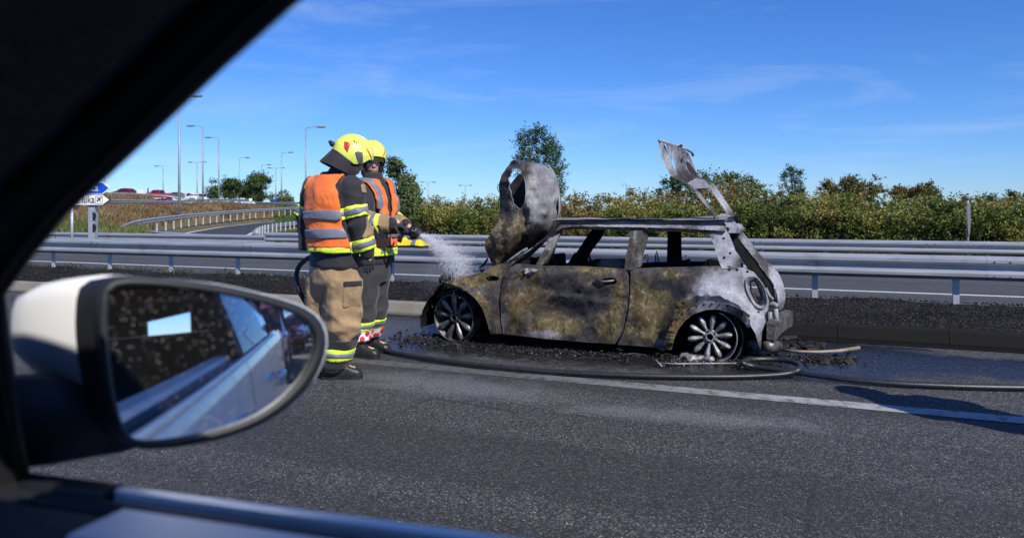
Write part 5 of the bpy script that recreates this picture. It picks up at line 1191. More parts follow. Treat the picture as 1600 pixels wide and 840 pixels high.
def shell_of(name, me_src, test, off, th, mat, parent, fall=None):
    """garment layer copied off another: faces whose centre passes test, lifted by off, given thickness"""
    bm = bmesh.new(); bm.from_mesh(me_src)
    bmesh.ops.delete(bm, geom=[f for f in bm.faces if not test(f.calc_center_median())], context='FACES')
    if not bm.faces: bm.free(); return None
    bm.normal_update(); ns = {v: v.normal.copy() for v in bm.verts}
    for v in bm.verts: v.co = v.co+ns[v]*off
    bd = [e for e in bm.edges if len(e.link_faces) == 1]
    # straighten the cut edge a little
    for _ in range(3):
        mv = {}
        for e in bd:
            for v in e.verts: mv.setdefault(v, []).append(e.other_vert(v).co.copy())
        for v, l in mv.items():
            if len(l) == 2: v.co = v.co*0.4+(l[0]+l[1])*0.3
    r = bmesh.ops.extrude_face_region(bm, geom=bm.faces[:]); vv = [g for g in r['geom'] if isinstance(g, bmesh.types.BMVert)]
    bm.normal_update()
    for v in vv: 
        pass
    olds = [v for v in bm.verts if v not in set(vv)]
    for v in vv:
        k = v.co; v.co = k
    # inner copy pushed back inwards
    s_ = set(vv)
    for v in bm.verts:
        if v not in s_: v.co = v.co-v.normal*th*(1 if True else 0)
    bmesh.ops.recalc_face_normals(bm, faces=bm.faces)
    me = bpy.data.meshes.new(name); bm.to_mesh(me); bm.free(); me.polygons.foreach_set('use_smooth', [True]*len(me.polygons))
    return link_mesh(name, me, mat, parent)
def hand(name, wrist, dirv, palm_n, L_, mat, parent, curl=0.5, side=1):
    """glove: palm, four unequal bent fingers, thumb from the side of the palm"""
    d = dirv.normalized(); pn = (palm_n-d*palm_n.dot(d)).normalized(); s = d.cross(pn).normalized()*side; m = MB()
    def sec(c, w, t): return seg_ring(c, s*w, pn*t, 14, 0.8)
    m.rings([sec(wrist-d*0.06, 0.042, 0.036), sec(wrist-d*0.01, 0.036, 0.028), sec(wrist+d*0.03, 0.044, 0.024), sec(wrist+d*0.075, 0.050, 0.021), sec(wrist+d*0.10, 0.046, 0.017)])
    base = wrist+d*0.088
    for i, (o, ln) in enumerate(((-0.034, 0.066), (-0.012, 0.080), (0.011, 0.076), (0.033, 0.060))):
        p = base+s*o; a = 0.25+curl*0.5; pts = [p]; dd = d.copy(); R_ = 0
        for k, f in enumerate((0.45, 0.32, 0.26)):
            R_ += curl*(0.5+0.25*k)+i*0.03; dd = (d*math.cos(R_)+pn*math.sin(R_)).normalized(); pts.append(pts[-1]+dd*ln*f*1.15)
        m.tube(pts, [0.0125, 0.0120, 0.0112, 0.0095], 8)
        m.ell(pts[-1], s*0.0095, pn*0.0095, d*0.0095, 8, 6)
        for q in pts[1:3]: m.ell(q, s*0.0125, pn*0.0125, d*0.0125, 8, 6)
    t0 = wrist+d*0.022-s*0.036; t1 = t0-s*0.026+d*0.030+pn*0.012*(1+curl); t2 = t1+d*0.030-s*0.004+pn*0.018*(1+curl)
    m.tube([t0+s*0.012, t0, t1, t2], [0.016, 0.0155, 0.0135, 0.0105], 8); m.ell(t2, s*0.0105, pn*0.0105, d*0.0105, 8, 6)
    me = remesh(m, 0.0045, 2); return link_mesh(name, me, mat, parent)
def boot(name, ankle, toe_dir, mat, parent, label=None, L_=0.30, z0=0.0):
    t = Vector((toe_dir.x, toe_dir.y, 0)).normalized(); s = UP.cross(t).normalized(); m = MB(); a = Vector((ankle.x, ankle.y, 0)); rg = []
    for (u, w, h, zc) in ((-0.095, 0.030, 0.05, 0.05), (-0.085, 0.042, 0.065, 0.065), (-0.03, 0.046, 0.085, 0.085), (0.04, 0.047, 0.075, 0.075), (0.09, 0.050, 0.056, 0.056), (0.14, 0.053, 0.045, 0.045), (0.18, 0.050, 0.041, 0.041), (0.205, 0.036, 0.032, 0.033), (0.214, 0.018, 0.02, 0.026)):
        rg.append(seg_ring(a+t*u+UP*(zc+z0), s*w, UP*h, 16, 0.75))
    m.rings(rg); m.rings([seg_ring(a-t*0.025+UP*(0.05+z0), s*0.045, t*0.06, 16), seg_ring(a-t*0.03+UP*(0.16+z0), s*0.048, t*0.060, 16), seg_ring(a-t*0.035+UP*(0.26+z0), s*0.056, t*0.066, 16)])
    me = remesh(m, 0.007, 3)
    for v in me.vertices: v.co.z = max(z0+0.012, v.co.z); 
    wrinkle(me, 0.0025, 14, 1.5, seed=3); o = link_mesh(name, me, mat, parent)
    sm = MB(); out_ = [( -0.10, 0.030), (-0.085, 0.044), (-0.03, 0.049), (0.04, 0.047), (0.09, 0.053), (0.15, 0.057), (0.19, 0.050), (0.212, 0.034), (0.22, 0.012)]
    ring = [(u, w) for u, w in out_]+[(u, -w) for u, w in reversed(out_)]
    sm.rings([[a+t*u+s*w+UP*(z0+z) for u, w in ring] for z in (0.0, 0.026)]); so = sm.build('sole', M_rubber, o)
    for k in (0.13, 0.155):
        b = MB(); b.tube([a+t*k+s*(0.052*math.cos(q))+UP*(z0+0.045+0.045*math.sin(q)) for q in np.linspace(0.5, 2.0, 9)], 0.0035, 5); b.build('toe_stripe', M_yel, o)
    return o
def helmet(c, fw, up, parent, R=0.15, text=False):
    """jet style helmet: c centre of the head, fw facing, up"""
    fw = fw.normalized(); up = (up-fw*up.dot(fw)).normalized(); s = fw.cross(up).normalized()       # s: wearer's right
    def P(a, b, k=1.0):    # a azimuth from front towards right, b elevation
        k *= 0.955
        ca, sa, cb, sb = math.cos(a), math.sin(a), math.cos(b), math.sin(b)
        rx = 0.168 if ca > 0 else 0.178; 
        v = fw*(ca*cb*rx*k)+s*(sa*cb*0.132*k)+up*(sb*0.150*k); return c+up*0.012+v
    def low(a):             # lower rim elevation: high brow, deep over the ears, mid at the nape
        x = abs((a+math.pi) % (2*math.pi)-math.pi)
        return np.interp(x, [0, 0.35, 0.75, 1.05, 1.4, 1.9, 2.5, 3.15], [0.10, 0.06, -0.02, -0.42, -0.60, -0.46, -0.30, -0.24])
    m = MB(); A = np.linspace(0, 2*math.pi, 61)[:-1]; rg = []
    for t in np.linspace(0, 1, 15):
        rg.append([P(a, low(a)+(math.pi/2-0.03-low(a))*t, 1.0+0.030*math.exp(-((abs((a+math.pi) % (2*math.pi)-math.pi)-1.2)/0.6)**2)*(1-t)-(0.02 if 0.12 < t < 0.2 else 0)) + up*(0.012*math.exp(-(math.sin(a)/0.16)**2)*math.sin(t*math.pi*0.5)) for a in A])
    inn = [[q+(c-q)*0.06 for q in r] for r in reversed(rg)]
    m.rings(rg+inn); sh = m.build('helmet', M_helm, parent, smooth=True, autosm=True)
    def patch(name, pts, mat, k=1.012, k2=1.03):
        V2, fs = tri2d(pts, step=0.09); mm = MB(); n = len(V2)
        mm.add([P(a, b, k) for a, b in V2]+[P(a, b, k2) for a, b in V2], [tuple(reversed(f)) for f in fs]+[tuple(q+n for q in f) for f in fs])
        return mm.build(name, mat, sh, smooth=True)
    for sg in (1, -1):
        patch('side_vent', [(sg*a, b) for a, b in ((1.22, -0.42), (0.98, -0.40), (1.28, 0.16), (1.50, 0.12), (1.60, 0.0))], M_hgrey, 1.0, 1.06)
        patch('sticker', [(sg*a, b) for a, b in ((2.30, 0.36), (1.95, 0.40), (1.90, -0.12), (2.12, 0.02))], M_hred, 1.02, 1.03)
        patch('sticker', [(sg*a, b) for a, b in ((1.20, 0.60), (0.95, 0.42), (0.55, 0.12), (0.42, -0.02), (0.72, -0.04), (0.50, 0.02), (0.78, 0.22), (0.98, 0.34))], M_hred, 1.02, 1.03)
    if text:
        me = text_mesh('A+', 0.036, 0.0008); q = P(1.95, 0.52, 1.02); nn = (q-c).normalized(); ux = (up-nn*up.dot(nn)).normalized(); rx_ = ux.cross(nn)
        me.transform(Matrix.Translation(q) @ Matrix((rx_, ux, nn)).transposed().to_4x4()); link_mesh('lettering', me, M_sblack, sh)
    # rolled black edge, visor under the brow, lamp knob at the back
    m = MB(); m.tube([P(a, low(a)-0.02, 1.005) for a in np.linspace(0, 2*math.pi, 61)], 0.006, 6, cap=False); m.build('rim', M_rubber, sh, smooth=True)
    m = MB(); vs = []
    for a in np.linspace(-0.85, 0.85, 15): vs += [P(a, low(a)+0.04, 0.97), P(a, low(a)-0.10, 0.99)]
    m.add(vs+[v+(c-v)*0.02 for v in vs], [(2*i, 2*i+1, 2*i+3, 2*i+2) for i in range(14)]+[(30+2*i+2, 30+2*i+3, 30+2*i+1, 30+2*i) for i in range(14)]); m.build('visor', M_hgrey, sh, smooth=True)
    m = MB(); q = P(math.pi, 0.02, 1.06); m.ell(q, s*0.035, fw*0.022, up*0.022, 12, 8); m.ell(q-fw*0.02+up*0.008, s*0.014, fw*0.016, up*0.016, 10, 6); m.build('lamp_bracket', M_rubber, sh, smooth=True)
    # neck flap hanging from nape over the collar
    m = MB(); rg = []; AA = np.linspace(1.55, 2*math.pi-1.55, 25)
    for t in np.linspace(0, 1, 7):
        row = []
        for a in AA:
            q = P(a, low(a)+0.05, 0.99); dirh = (fw*math.cos(a)+s*math.sin(a)); back = max(0, -math.cos(a))
            row.append(q+dirh*(0.045*t*(0.15+back))-up*(0.125*t*(0.80+0.25*back))+dirh*0.006*math.sin(a*9)*t)
        rg.append(row)
    n = len(AA); vs = [v for r in rg for v in r]; fs = [(i*n+j, i*n+j+1, (i+1)*n+j+1, (i+1)*n+j) for i in range(6) for j in range(n-1)]; nv = len(vs)
    m.add(vs+[v+(c-v).normalized()*0.008 for v in vs], fs+[tuple(reversed([q+nv for q in f])) for f in fs]); m.build('neck_flap', M_fold, sh, smooth=True)
    return sh
def head_shape(m, c, fw, up, hs=1.0):
    s = fw.cross(up).normalized(); k = hs
    m.ell(c+up*0.03*k-fw*0.01, fw*0.095*k, s*0.076*k, up*0.105*k, 20, 14)           # cranium
    m.ell(c-up*0.035*k+fw*0.035*k, fw*0.062*k, s*0.058*k, up*0.078*k, 18, 12)       # jaw and face
    m.ell(c-up*0.092*k+fw*0.062*k, fw*0.026*k, s*0.028*k, up*0.022*k, 12, 8)        # chin
    m.rings([seg_ring(c+fw*0.090*k+up*0.018*k, s*0.009, up*0.005, 8), seg_ring(c+fw*0.106*k-up*0.006*k, s*0.011, up*0.008, 8), seg_ring(c+fw*0.118*k-up*0.026*k, s*0.017, up*0.010, 8), seg_ring(c+fw*0.085*k-up*0.036*k, s*0.018, up*0.008, 8)])  # nose
    m.ell(c+fw*0.092*k-up*0.058*k, fw*0.010, s*0.026, up*0.006, 10, 6); m.ell(c+fw*0.090*k-up*0.068*k, fw*0.010, s*0.022, up*0.007, 10, 6)   # lips
    for q in (-1, 1):
        m.ell(c+s*0.076*k*q-up*0.005-fw*0.012, fw*0.018, s*0.010, up*0.032, 10, 8)  # ears
        m.ell(c+s*0.040*k*q+fw*0.068*k-up*0.016, fw*0.022, s*0.024, up*0.020, 10, 8) # cheeks
        m.ell(c+s*0.033*k*q+fw*0.082*k+up*0.026, fw*0.012, s*0.022, up*0.007, 10, 6) # brow
def firefighter(label, J, fw, hfw, hup, style, group='firefighters in orange vests'):
    """J joints (world). fw torso facing, hfw head facing"""
    fw = fw.normalized(); s = fw.cross(UP).normalized()          # wearer's right
    hip, chest, neck, head = J['pelvis'], J['chest'], J['neck'], J['head']
    # the body: one continuous surface
    m = MB(); head_shape(m, head, hfw.normalized(), hup)
    limb(m, [head-hup*0.05-hfw*0.02, neck, neck-UP*0.07], [0.055, 0.058, 0.07], s)
    rg = []
    for t, w, d in ((0, .15, .11), (.25, .15, .10), (.5, .145, .10), (.8, .17, .11), (1.0, .17, .10), (1.1, .10, .07)): rg.append(seg_ring(hip.lerp(chest, t), s*w, fw*d, 20))
    m.rings(rg)
    for q in 'RL':
        limb(m, [J['sh'+q], J['el'+q], J['wr'+q]], [0.052, 0.042, 0.028], fw, n=12)
        limb(m, [J['hi'+q], J['kn'+q], J['an'+q]], [0.082, 0.056, 0.040], fw, n=12)
        m.ell(J['wr'+q]+(J['wr'+q]-J['el'+q]).normalized()*0.05, s*0.03, fw*0.03, UP*0.045, 10, 8)
        m.ell(J['an'+q]-UP*0.03+J['toe'+q].normalized()*0.06, J['toe'+q].normalized()*0.11, UP.cross(J['toe'+q]).normalized()*0.035, UP*0.03, 10, 8)
    me = remesh(m, 0.0085, 3); person = link_mesh('person', me, M_skin); tag(person, label, 'person', group)
    for q in (-1, 1):
        e = MB(); hs_ = hfw.cross(hup).normalized(); e.ell(head+hs_*0.031*q+hfw.normalized()*0.083+hup*0.012, hfw.normalized()*0.010, hs_*0.012, hup*0.009, 10, 8); e.build('eye', M_white, person, smooth=True)
        e = MB(); e.ell(head+hs_*0.031*q+hfw.normalized()*0.0905+hup*0.012, hfw.normalized()*0.004, hs_*0.005, hup*0.005, 8, 6); e.build('iris', M_sblack, person, smooth=True)
    # jacket with sleeves
    m = MB(); rg = []; hem = hip-UP*style.get('hem', 0.10)
    prof = ((0, .215, .165), (.12, .215, .165), (.35, .205, .155), (.6, .215, .160), (.85, .225, .155), (.97, .20, .130), (1.06, .13, .10), (1.14, .085, .085))
    top = chest+UP*0.06
    for t, w, d in prof: rg.append(seg_ring(hem.lerp(top, t), s*w, fw*d, 24, 0.85))
    m.rings(rg)
    m.rings([seg_ring(neck-UP*0.08, s*0.095, fw*0.095, 16), seg_ring(neck-UP*0.0, s*0.085, fw*0.088, 16), seg_ring(neck+UP*0.03, s*0.082, fw*0.086, 16)])
    for q in 'RL': limb(m, [J['sh'+q], J['el'+q], J['wr'+q]], [0.092, 0.074, 0.058], fw)
    jm = remesh(m, 0.011, 8); wrinkle(jm, 0.013, 7, 0.4, [(J['elR'], .12), (J['elL'], .12)], 1); jk = link_mesh('jacket', jm, M_navy, person)
    arms = {q: [J['sh'+q], J['el'+q], J['wr'+q]] for q in 'RL'}
    def torso_d(p):
        t = max(0, min(1, (p-hem).dot(top-hem)/(top-hem).length_squared)); c = hem.lerp(top, t); v = p-c
        return math.hypot(v.dot(s)/0.225, v.dot(fw)/0.17)
    def is_arm(p, w=1.0):
        for q in 'RL':
            d, t = on_chain(p, arms[q]); shx = (p-chest).dot(s)*(1 if q == 'R' else -1)
            if d < 0.125 and (t > 0.30 or shx > 0.19*w) and not (abs(shx) < 0.16 and t < 0.5): return q, t
        return None
    vz0, vz1 = style['vest']
    def in_vest(p): return vz0 < p.z < vz1 and is_arm(p, 0.93) is None and torso_d(p) < 1.5 and not (p.z > neck.z-0.04) and not (style.get('open') and (p-chest).dot(fw) > 0.02 and abs((p-chest).dot(s)) < 0.02+max(0, (p.z-(chest.z-0.30)))*0.08)
    vest = shell_of('vest', jm, in_vest, 0.017, 0.012, M_orange, person)
    if vest:
        wrinkle(vest.data, 0.005, 9, 0.3, seed=9)
        for (a, b) in style['vstripes']: shell_of('reflective_band', jm, lambda p: a < p.z < b and in_vest(p), 0.034, 0.006, M_silv, vest)
        if style.get('braces'):
            for sg in (1, -1): shell_of('reflective_band', jm, lambda p: in_vest(p) and abs((p-chest).dot(s)*sg-0.125) < 0.022 and p.z > style['vstripes'][-1][0], 0.034, 0.006, M_silv, vest)
    for (a, b, c, d) in style.get('jbands', ()):
        shell_of('reflective_band', jm, lambda p: a < p.z < b and is_arm(p) is None and torso_d(p) < 1.6, 0.016, 0.014, M_yel, jk)
        shell_of('reflective_band', jm, lambda p: c < p.z < d and is_arm(p) is None and torso_d(p) < 1.6, 0.020, 0.010, M_silv, jk)
    for q in 'RL':
        for (a, b, c, d) in style['abands']:
            def ar(p, lo, hi): 
                r = on_chain(p, arms[q]); return r[0] < 0.13 and lo < r[1] < hi
            shell_of('reflective_band', jm, lambda p: ar(p, a, b), 0.006, 0.008, M_yel, jk); shell_of('reflective_band', jm, lambda p: ar(p, c, d), 0.010, 0.008, M_silv, jk)
        for (a, b) in style.get('tan_arm', ()):
            shell_of('sleeve_patch', jm, lambda p: (lambda r: r[0] < 0.13 and a < r[1] < b and (p-arms[q][1]).dot(fw) > -0.005+0.05*noise.noise(p*9))(on_chain(p, arms[q])), 0.004, 0.006, M_tan, jk)
    # trousers
    tm = MB(); rg = []
    tm.rings([seg_ring(hip+UP*0.10, s*0.185, fw*0.145, 22, 0.85), seg_ring(hip, s*0.195, fw*0.155, 22, 0.85), seg_ring(hip-UP*0.10, s*0.19, fw*0.150, 22, 0.85), seg_ring(hip-UP*0.16, s*0.16, fw*0.13, 22, 0.85)])
    tr = style.get('leg', (0.128, 0.112, 0.092))
    for q in 'RL': limb(tm, [J['hi'+q]-UP*0.02, J['kn'+q], J['an'+q]+UP*0.06], tr, fw, 1.05)
    tme = remesh(tm, 0.011, 8); wrinkle(tme, style.get('twr', 0.013), 6, 0.5, [(J['knR'], .16), (J['knL'], .16), (J['anR'], .14), (J['anL'], .14)], 5)
    tro = link_mesh('trousers', tme, style['tmat'], person); legs = {q: [J['hi'+q], J['kn'+q], J['an'+q]] for q in 'RL'}
    def leg(p, q):
        o = 'L' if q == 'R' else 'R'; r = on_chain(p, legs[q]); return r[1] if r[0] <= on_chain(p, legs[o])[0] else -1
    for q in 'RL':
        for (a, b, mt, off) in style['lbands']: shell_of('trouser_band', tme, lambda p: a < p.z < b and leg(p, q) > 0, off, 0.008, mt, tro)
    if style.get('check'):
        a, b = style['check']
        for k in range(2):
            z0, z1 = a+(b-a)*k/2, a+(b-a)*(k+1)/2
            shell_of('check_band', tme, lambda p: z0 < p.z < z1 and (int(math.floor(math.atan2((p-J['anR']).dot(fw), (p-J['anR']).dot(s))*3.2+k*0.5+100+((p-J['anR']).length > 0.16)*0.3)) % 1 == 0) and (math.sin(math.atan2((p-legs['R' if leg(p, 'R') > 0 else 'L'][2]).dot(fw), (p-legs['R' if leg(p, 'R') > 0 else 'L'][2]).dot(s))*7+k*math.pi) > 0), 0.010, 0.008, M_redc, tro)
    if style.get('pocket'):
        c0, w, h, nrm_ = style['pocket']; sv = nrm_.cross(UP).normalized(); pk = MB(); pk.box(c0, (w, 0.045, h), Matrix((sv, nrm_, UP)).transposed()); pm = remesh(pk, 0.010, 8); wrinkle(pm, 0.006, 9, 0.6, seed=4); po = link_mesh('pocket', pm, style['tmat'], tro)
        f = MB(); f.box(c0+UP*h*0.45-nrm_*-0.026, (w*1.05, 0.012, h*0.25), Matrix((sv, nrm_, UP)).transposed()); fm = remesh(f, 0.008, 3); link_mesh('pocket_flap', fm, M_navy, tro)
    for q in 'RL':
        boot('boot', J['an'+q], J['toe'+q], M_leather, person, z0=J['an'+q].z-0.11)
        hand('glove', J['wr'+q], J['hd'+q], J['pn'+q], 0.19, style['gmat'][q], person, J.get('curl'+q, 0.5), 1 if q == 'R' else -1)
    # hood under the helmet and chin strap
    m = MB(); hs_ = hfw.cross(hup).normalized(); hf = hfw.normalized()
    rg = []
    for a in np.linspace(math.radians(50), math.radians(310), 27):
        dv = hf*math.cos(a)+hs_*math.sin(a); rg.append([head+dv*Vector((1, 0, 0)).length*(0.108 if abs(math.cos(a)) > .5 else 0.094)+hup*z for z in (0.06, 0.0, -0.06, -0.11)]+[head+dv*0.075+hup*z for z in (-0.14, 0.0, 0.06)])
    m.rings(rg); m.build('hood', M_glove, person, smooth=True)
    m = MB(); m.tube([head+hs_*0.095+hup*0.03+hf*0.02, head+hs_*0.075-hup*0.06+hf*0.04, head-hup*0.112+hf*0.060, head-hs_*0.075-hup*0.06+hf*0.04, head-hs_*0.095+hup*0.03+hf*0.02], 0.009, 6); m.build('chin_strap', M_rubber, person, smooth=True)
    helmet(head+hup*0.045, hfw, hup, person, text=style.get('text', False))
    return person
DA = 6.05
def A_(px, py, dd=0.0): return PD(px, py, DA+dd)
fwA = (CF*0.72+CR*0.69).normalized(); rA = fwA.cross(UP)
JA = dict(pelvis=A_(523, 420), chest=A_(519, 300), neck=A_(532, 269), head=A_(548, 251),
 shR=A_(549, 293, -.12), elR=A_(561, 350, -.14), wrR=A_(574, 393, -.12), shL=A_(490, 293, .12), elL=A_(478, 348, .16), wrL=A_(500, 392, .34),
 hiR=A_(537, 432, -.07), knR=A_(535, 503, -.08), anR=A_(523, 571, -.03), hiL=A_(508, 432, .08), knL=A_(507, 500, .09), anL=A_(504, 566, .16),
 toeR=CR*1.0+CF*0.05, toeL=CR*0.75+CF*0.6, hdR=(CR*0.12-UP*1.0), hdL=(CR*0.9-UP*0.1), pnR=-CR*0.3+CF*0.9, pnL=-UP, curlR=0.42, curlL=1.1)
for k in ('anR', 'anL'): JA[k] = Vector((JA[k].x, JA[k].y, 0.11))
zz = lambda y: CZ-(y-HY)*DA/FPX
stA = dict(vest=(zz(385), zz(263)), vstripes=((zz(371), zz(357)), (zz(342), zz(329))), jbands=((zz(392), zz(381), zz(389.5), zz(384)),), abands=((0.52, 0.82, 0.60, 0.74), (1.52, 1.92, 1.62, 1.80)), tan_arm=((0.84, 1.5), (0.0, 0.22)),
 tmat=M_tan, leg=(0.140, 0.122, 0.098), twr=0.021, hem=0.02+(CZ-(420-HY)*DA/FPX)-zz(412)+0.0, lbands=((zz(572), zz(527), M_navy, 0.004), (zz(558.5), zz(541), M_yel, 0.010), (zz(553), zz(547), M_silv, 0.015)),
 gmat=dict(R=M_glove, L=M_glove), text=True, pocket=(A_(549, 460, -.165), 0.15, 0.19, (-CF*0.8+CR*0.6).normalized()))
hA = (CR*0.93+CF*0.30-UP*0.42).normalized(); huA = (UP-hA*UP.dot(hA)).normalized()
ffA = firefighter('firefighter in orange vest and baggy tan trousers standing nearest, back turned, looking right', JA, fwA, hA, huA, stA)
DB = 6.95
def B_(px, py, dd=0.0): return PD(px, py, DB+dd)
fwB = (CR*0.85-CF*0.45).normalized()
JB = dict(pelvis=B_(581, 412), chest=B_(584, 305), neck=B_(583, 276), head=B_(581, 253),
 shR=B_(566, 303, -.18), elR=B_(573, 350, -.28), wrR=B_(612, 350, -.30), shL=B_(603, 300, .16), elL=B_(607, 340, .20), wrL=B_(634, 354, .0),
 hiR=B_(574, 425, -.07), knR=B_(570, 480, -.06), anR=B_(558, 545, -.05), hiL=B_(589, 425, .07), knL=B_(587, 478, .1), anL=B_(578, 537, .25),
 toeR=CR*0.95-CF*0.25, toeL=CR*0.9-CF*0.35, hdR=(CR*1.0-UP*0.1), hdL=(CR*0.95-UP*0.25), pnR=-UP+CF*0.3, pnL=-UP-CF*0.4, curlR=1.0, curlL=1.0)
for k, D_ in (('anR', -.05), ('anL', .25)): JB[k] = Vector((JB[k].x, JB[k].y, 0.11))
zb = lambda y: CZ-(y-HY)*DB/FPX
stB = dict(vest=(zb(385), zb(272)), vstripes=((zb(372), zb(360)), (zb(346), zb(335))), braces=True, open=True, jbands=((zb(398), zb(386), zb(395), zb(389)),), abands=((1.10, 1.52, 1.22, 1.40),), tan_arm=((0.7, 1.1), (1.5, 1.95)),
 tmat=M_charc, leg=(0.118, 0.102, 0.088), twr=0.008, hem=0.0, lbands=((zb(530), zb(513), M_white, 0.006), (zb(513), zb(500), M_yel, 0.008), (zb(509), zb(504), M_silv, 0.012)), check=(zb(529.5), zb(514)),
 gmat=dict(R=M_glove, L=M_gtan))
hB = (CR*0.35-CF*0.88-UP*0.18).normalized(); huB = (UP-hB*UP.dot(hB)).normalized()
ffB = firefighter('firefighter in dark trousers behind the tan-trousered one, facing right and holding the spraying nozzle', JB, fwB, hB, huB, stB)
# unseen third figure added right of frame to cast shadow across the edge line
P3 = Vector((1.92, 4.98, 0)); base3 = Vector((JB['pelvis'].x, JB['pelvis'].y, 0))
ff3 = copy_tree(ffB); ff3['label'] = 'unseen firefighter added at right to cast the long shadow over the white edge line'
R3 = Matrix.Rotation(2.6, 4, 'Z'); ff3.matrix_world = Matrix.Translation(P3) @ R3 @ Matrix.Translation(-base3)
# hose nozzle with its bail, held by both hands
nz_o = empty('hose_nozzle', tuple(B_(630, 358, -.2)), 'black hand-held hose nozzle spraying water, held out at waist height by the rear firefighter', 'hose nozzle')
a = B_(598, 362, -.30); b = B_(622, 360, -.28); c = B_(640, 362, -.26); d = B_(655, 367, -.25); dv = (d-a).normalized()
m = MB(); m.tube([a, b, b.lerp(c, .5), c], [0.028, 0.030, 0.036, 0.036], 14); m.build('barrel', M_rubber, nz_o, smooth=True)
m = MB(); m.tube([c, c+dv*0.012, c+dv*0.05, c+dv*0.055, d], [0.040, 0.058, 0.062, 0.055, 0.048], 18); m.build('spray_head', M_rubber, nz_o, smooth=True, autosm=True)
m = MB(); 
for k in range(12):
    t = 2*math.pi*k/12; sx = dv.cross(UP).normalized(); q = c+dv*0.03+(sx*math.cos(t)+dv.cross(sx)*math.sin(t))*0.062; m.box(q, (0.03, 0.012, 0.012))
tag(m.build('grip_lugs', M_rubber, nz_o), kind='stuff')
m = MB(); e = b.lerp(c, .4)+UP*0.03; sd = dv.cross(UP).normalized(); m.tube([e-sd*0.04, e-sd*0.045+UP*0.07+dv*0.03, e+sd*0.045+UP*0.07+dv*0.03, e+sd*0.04], 0.009, 8); m.build('bail_handle', M_rubber, nz_o, smooth=True)
m = MB(); m.tube([e-UP*0.03, e-UP*0.13-dv*0.03], [0.022, 0.018], 10); m.build('pistol_grip', M_rubber, nz_o, smooth=True)
# hose from the nozzle back under the arm, and the hanging loop left of the front firefighter
P = curve_pts([a, B_(585, 368, -.22), B_(560, 385, .10), PD(520, 400, 6.75), PD(497, 398, 6.65), PD(482, 403, 6.5), PD(468, 415, 6.35), PD(463, 432, 6.25), PD(467, 452, 6.2), PD(478, 472, 6.25), PD(490, 488, 6.4), PD(505, 512, 6.6), PG(520, 548, 0.04), PG(545, 546, 0.03), PG(575, 540, 0.03), PG(590, 541.5, 0.032)], 200)
m = MB(); m.tube(P, 0.021, 12); tag(m.build('hand_line', M_hose, None, smooth=True), 'thin black hose hanging in a loop left of the tan trousers', 'fire hose')
# radio strap and carabiner at the belt of the front firefighter
m = MB()
for (x0, y0, x1, y1, w) in ((579, 350, 601, 392, 0.030), (590, 352, 603, 384, 0.024)):
    p, q = PD(x0, y0, 6.1), PD(x1, y1, 6.15); sd = CR*w*0.5; m.rings([[p-sd, p+sd, p+sd+CF*0.006, p-sd+CF*0.006], [p.lerp(q, .5)-sd+CR*0.01, p.lerp(q, .5)+sd+CR*0.01, p.lerp(q, .5)+sd+CR*0.01+CF*0.006, p.lerp(q, .5)-sd+CR*0.01+CF*0.006], [q-sd, q+sd, q+sd+CF*0.006, q-sd+CF*0.006]])
m.build('harness_strap', M_fold, ffB)
m = MB(); c0 = PD(579, 358, 6.08); m.tube([c0+CR*0.022*math.cos(t)+UP*0.03*math.sin(t) for t in np.linspace(0, 6.28, 17)], 0.005, 6, cap=False); m.build('carabiner', M_alu, ffB, smooth=True)
# radio pouch on the left hip of the front one
m = MB(); m.box(A_(477, 362, .06), (0.09, 0.12, 0.30), Matrix.Rotation(YAW, 3, 'Z')); pm = remesh(m, 0.012, 10); link_mesh('hip_pouch', pm, M_glove, ffA)
# water leaving the nozzle
def mat_water():
    t = NT('water_drops'); t.set(col=(0.85, 0.88, 0.95), rough=0.15, alpha=0.75, spec=0.6); return t.m
M_water = mat_water()
n = 16000; u = rng.uniform(0, 1, n)**0.85; D0 = d; tgt = PN(742, 442, 7.35); P = []
for k in range(n):
    t = float(u[k]); sp_ = 0.010+0.20*t
    base = d.lerp(tgt, t)+UP*(0.16*t*(1-t)*1.4); g = rng.normal(0, 1, 3)
    P.append(base+CR*g[0]*sp_*0.5+UP*g[1]*sp_*0.62+CF*g[2]*sp_*0.5-UP*max(0, t-0.6)*abs(g[2])*0.16)
w_ = chips('water_spray', P, 0.0010, 0.0032, M_water, flat=1.8, label='fan of white water droplets spraying from the nozzle onto the burnt nose', cat='water spray')
# ================================================================ vehicles
def mat_carpaint(name, col, rough=0.22):
    t = NT(name); n = t.noise(3, 4); t.set(col=t.ramp(n, [(0.3, tuple(c*0.92 for c in col)), (0.7, col)]), rough=rough, coat=0.8, crough=0.04, spec=0.5); return t.m
def mat_glass_dark(name, col=(0.010, 0.012, 0.014)):
    t = NT(name); t.set(col=col, rough=0.04, spec=0.7); return t.m
M_glassd = mat_glass_dark('dark_window_glass'); 
def mat_window():
    t = NT('tinted_window_glass'); tr = t.n('ShaderNodeBsdfTransparent'); tr.inputs[0].default_value = (0.45, 0.47, 0.48, 1); gl = t.n('ShaderNodeBsdfGlossy'); gl.inputs['Roughness'].default_value = 0.01
    fr = t.n('ShaderNodeFresnel'); fr.inputs[0].default_value = 1.5; mxs = t.n('ShaderNodeMixShader'); t.l(t.math('ADD', fr.outputs[0], 0.04, clamp=True), mxs.inputs[0]); t.l(tr.outputs[0], mxs.inputs[1]); t.l(gl.outputs[0], mxs.inputs[2]); t.l(mxs.outputs[0], t.out.inputs[0]); return t.m
M_window = mat_window()
M_tyre = simple('tyre_rubber', (0.018, 0.018, 0.019), 0.75, 0, 0.2, 20); M_rimm = simple('wheel_silver', (0.42, 0.43, 0.45), 0.3, 0.8)
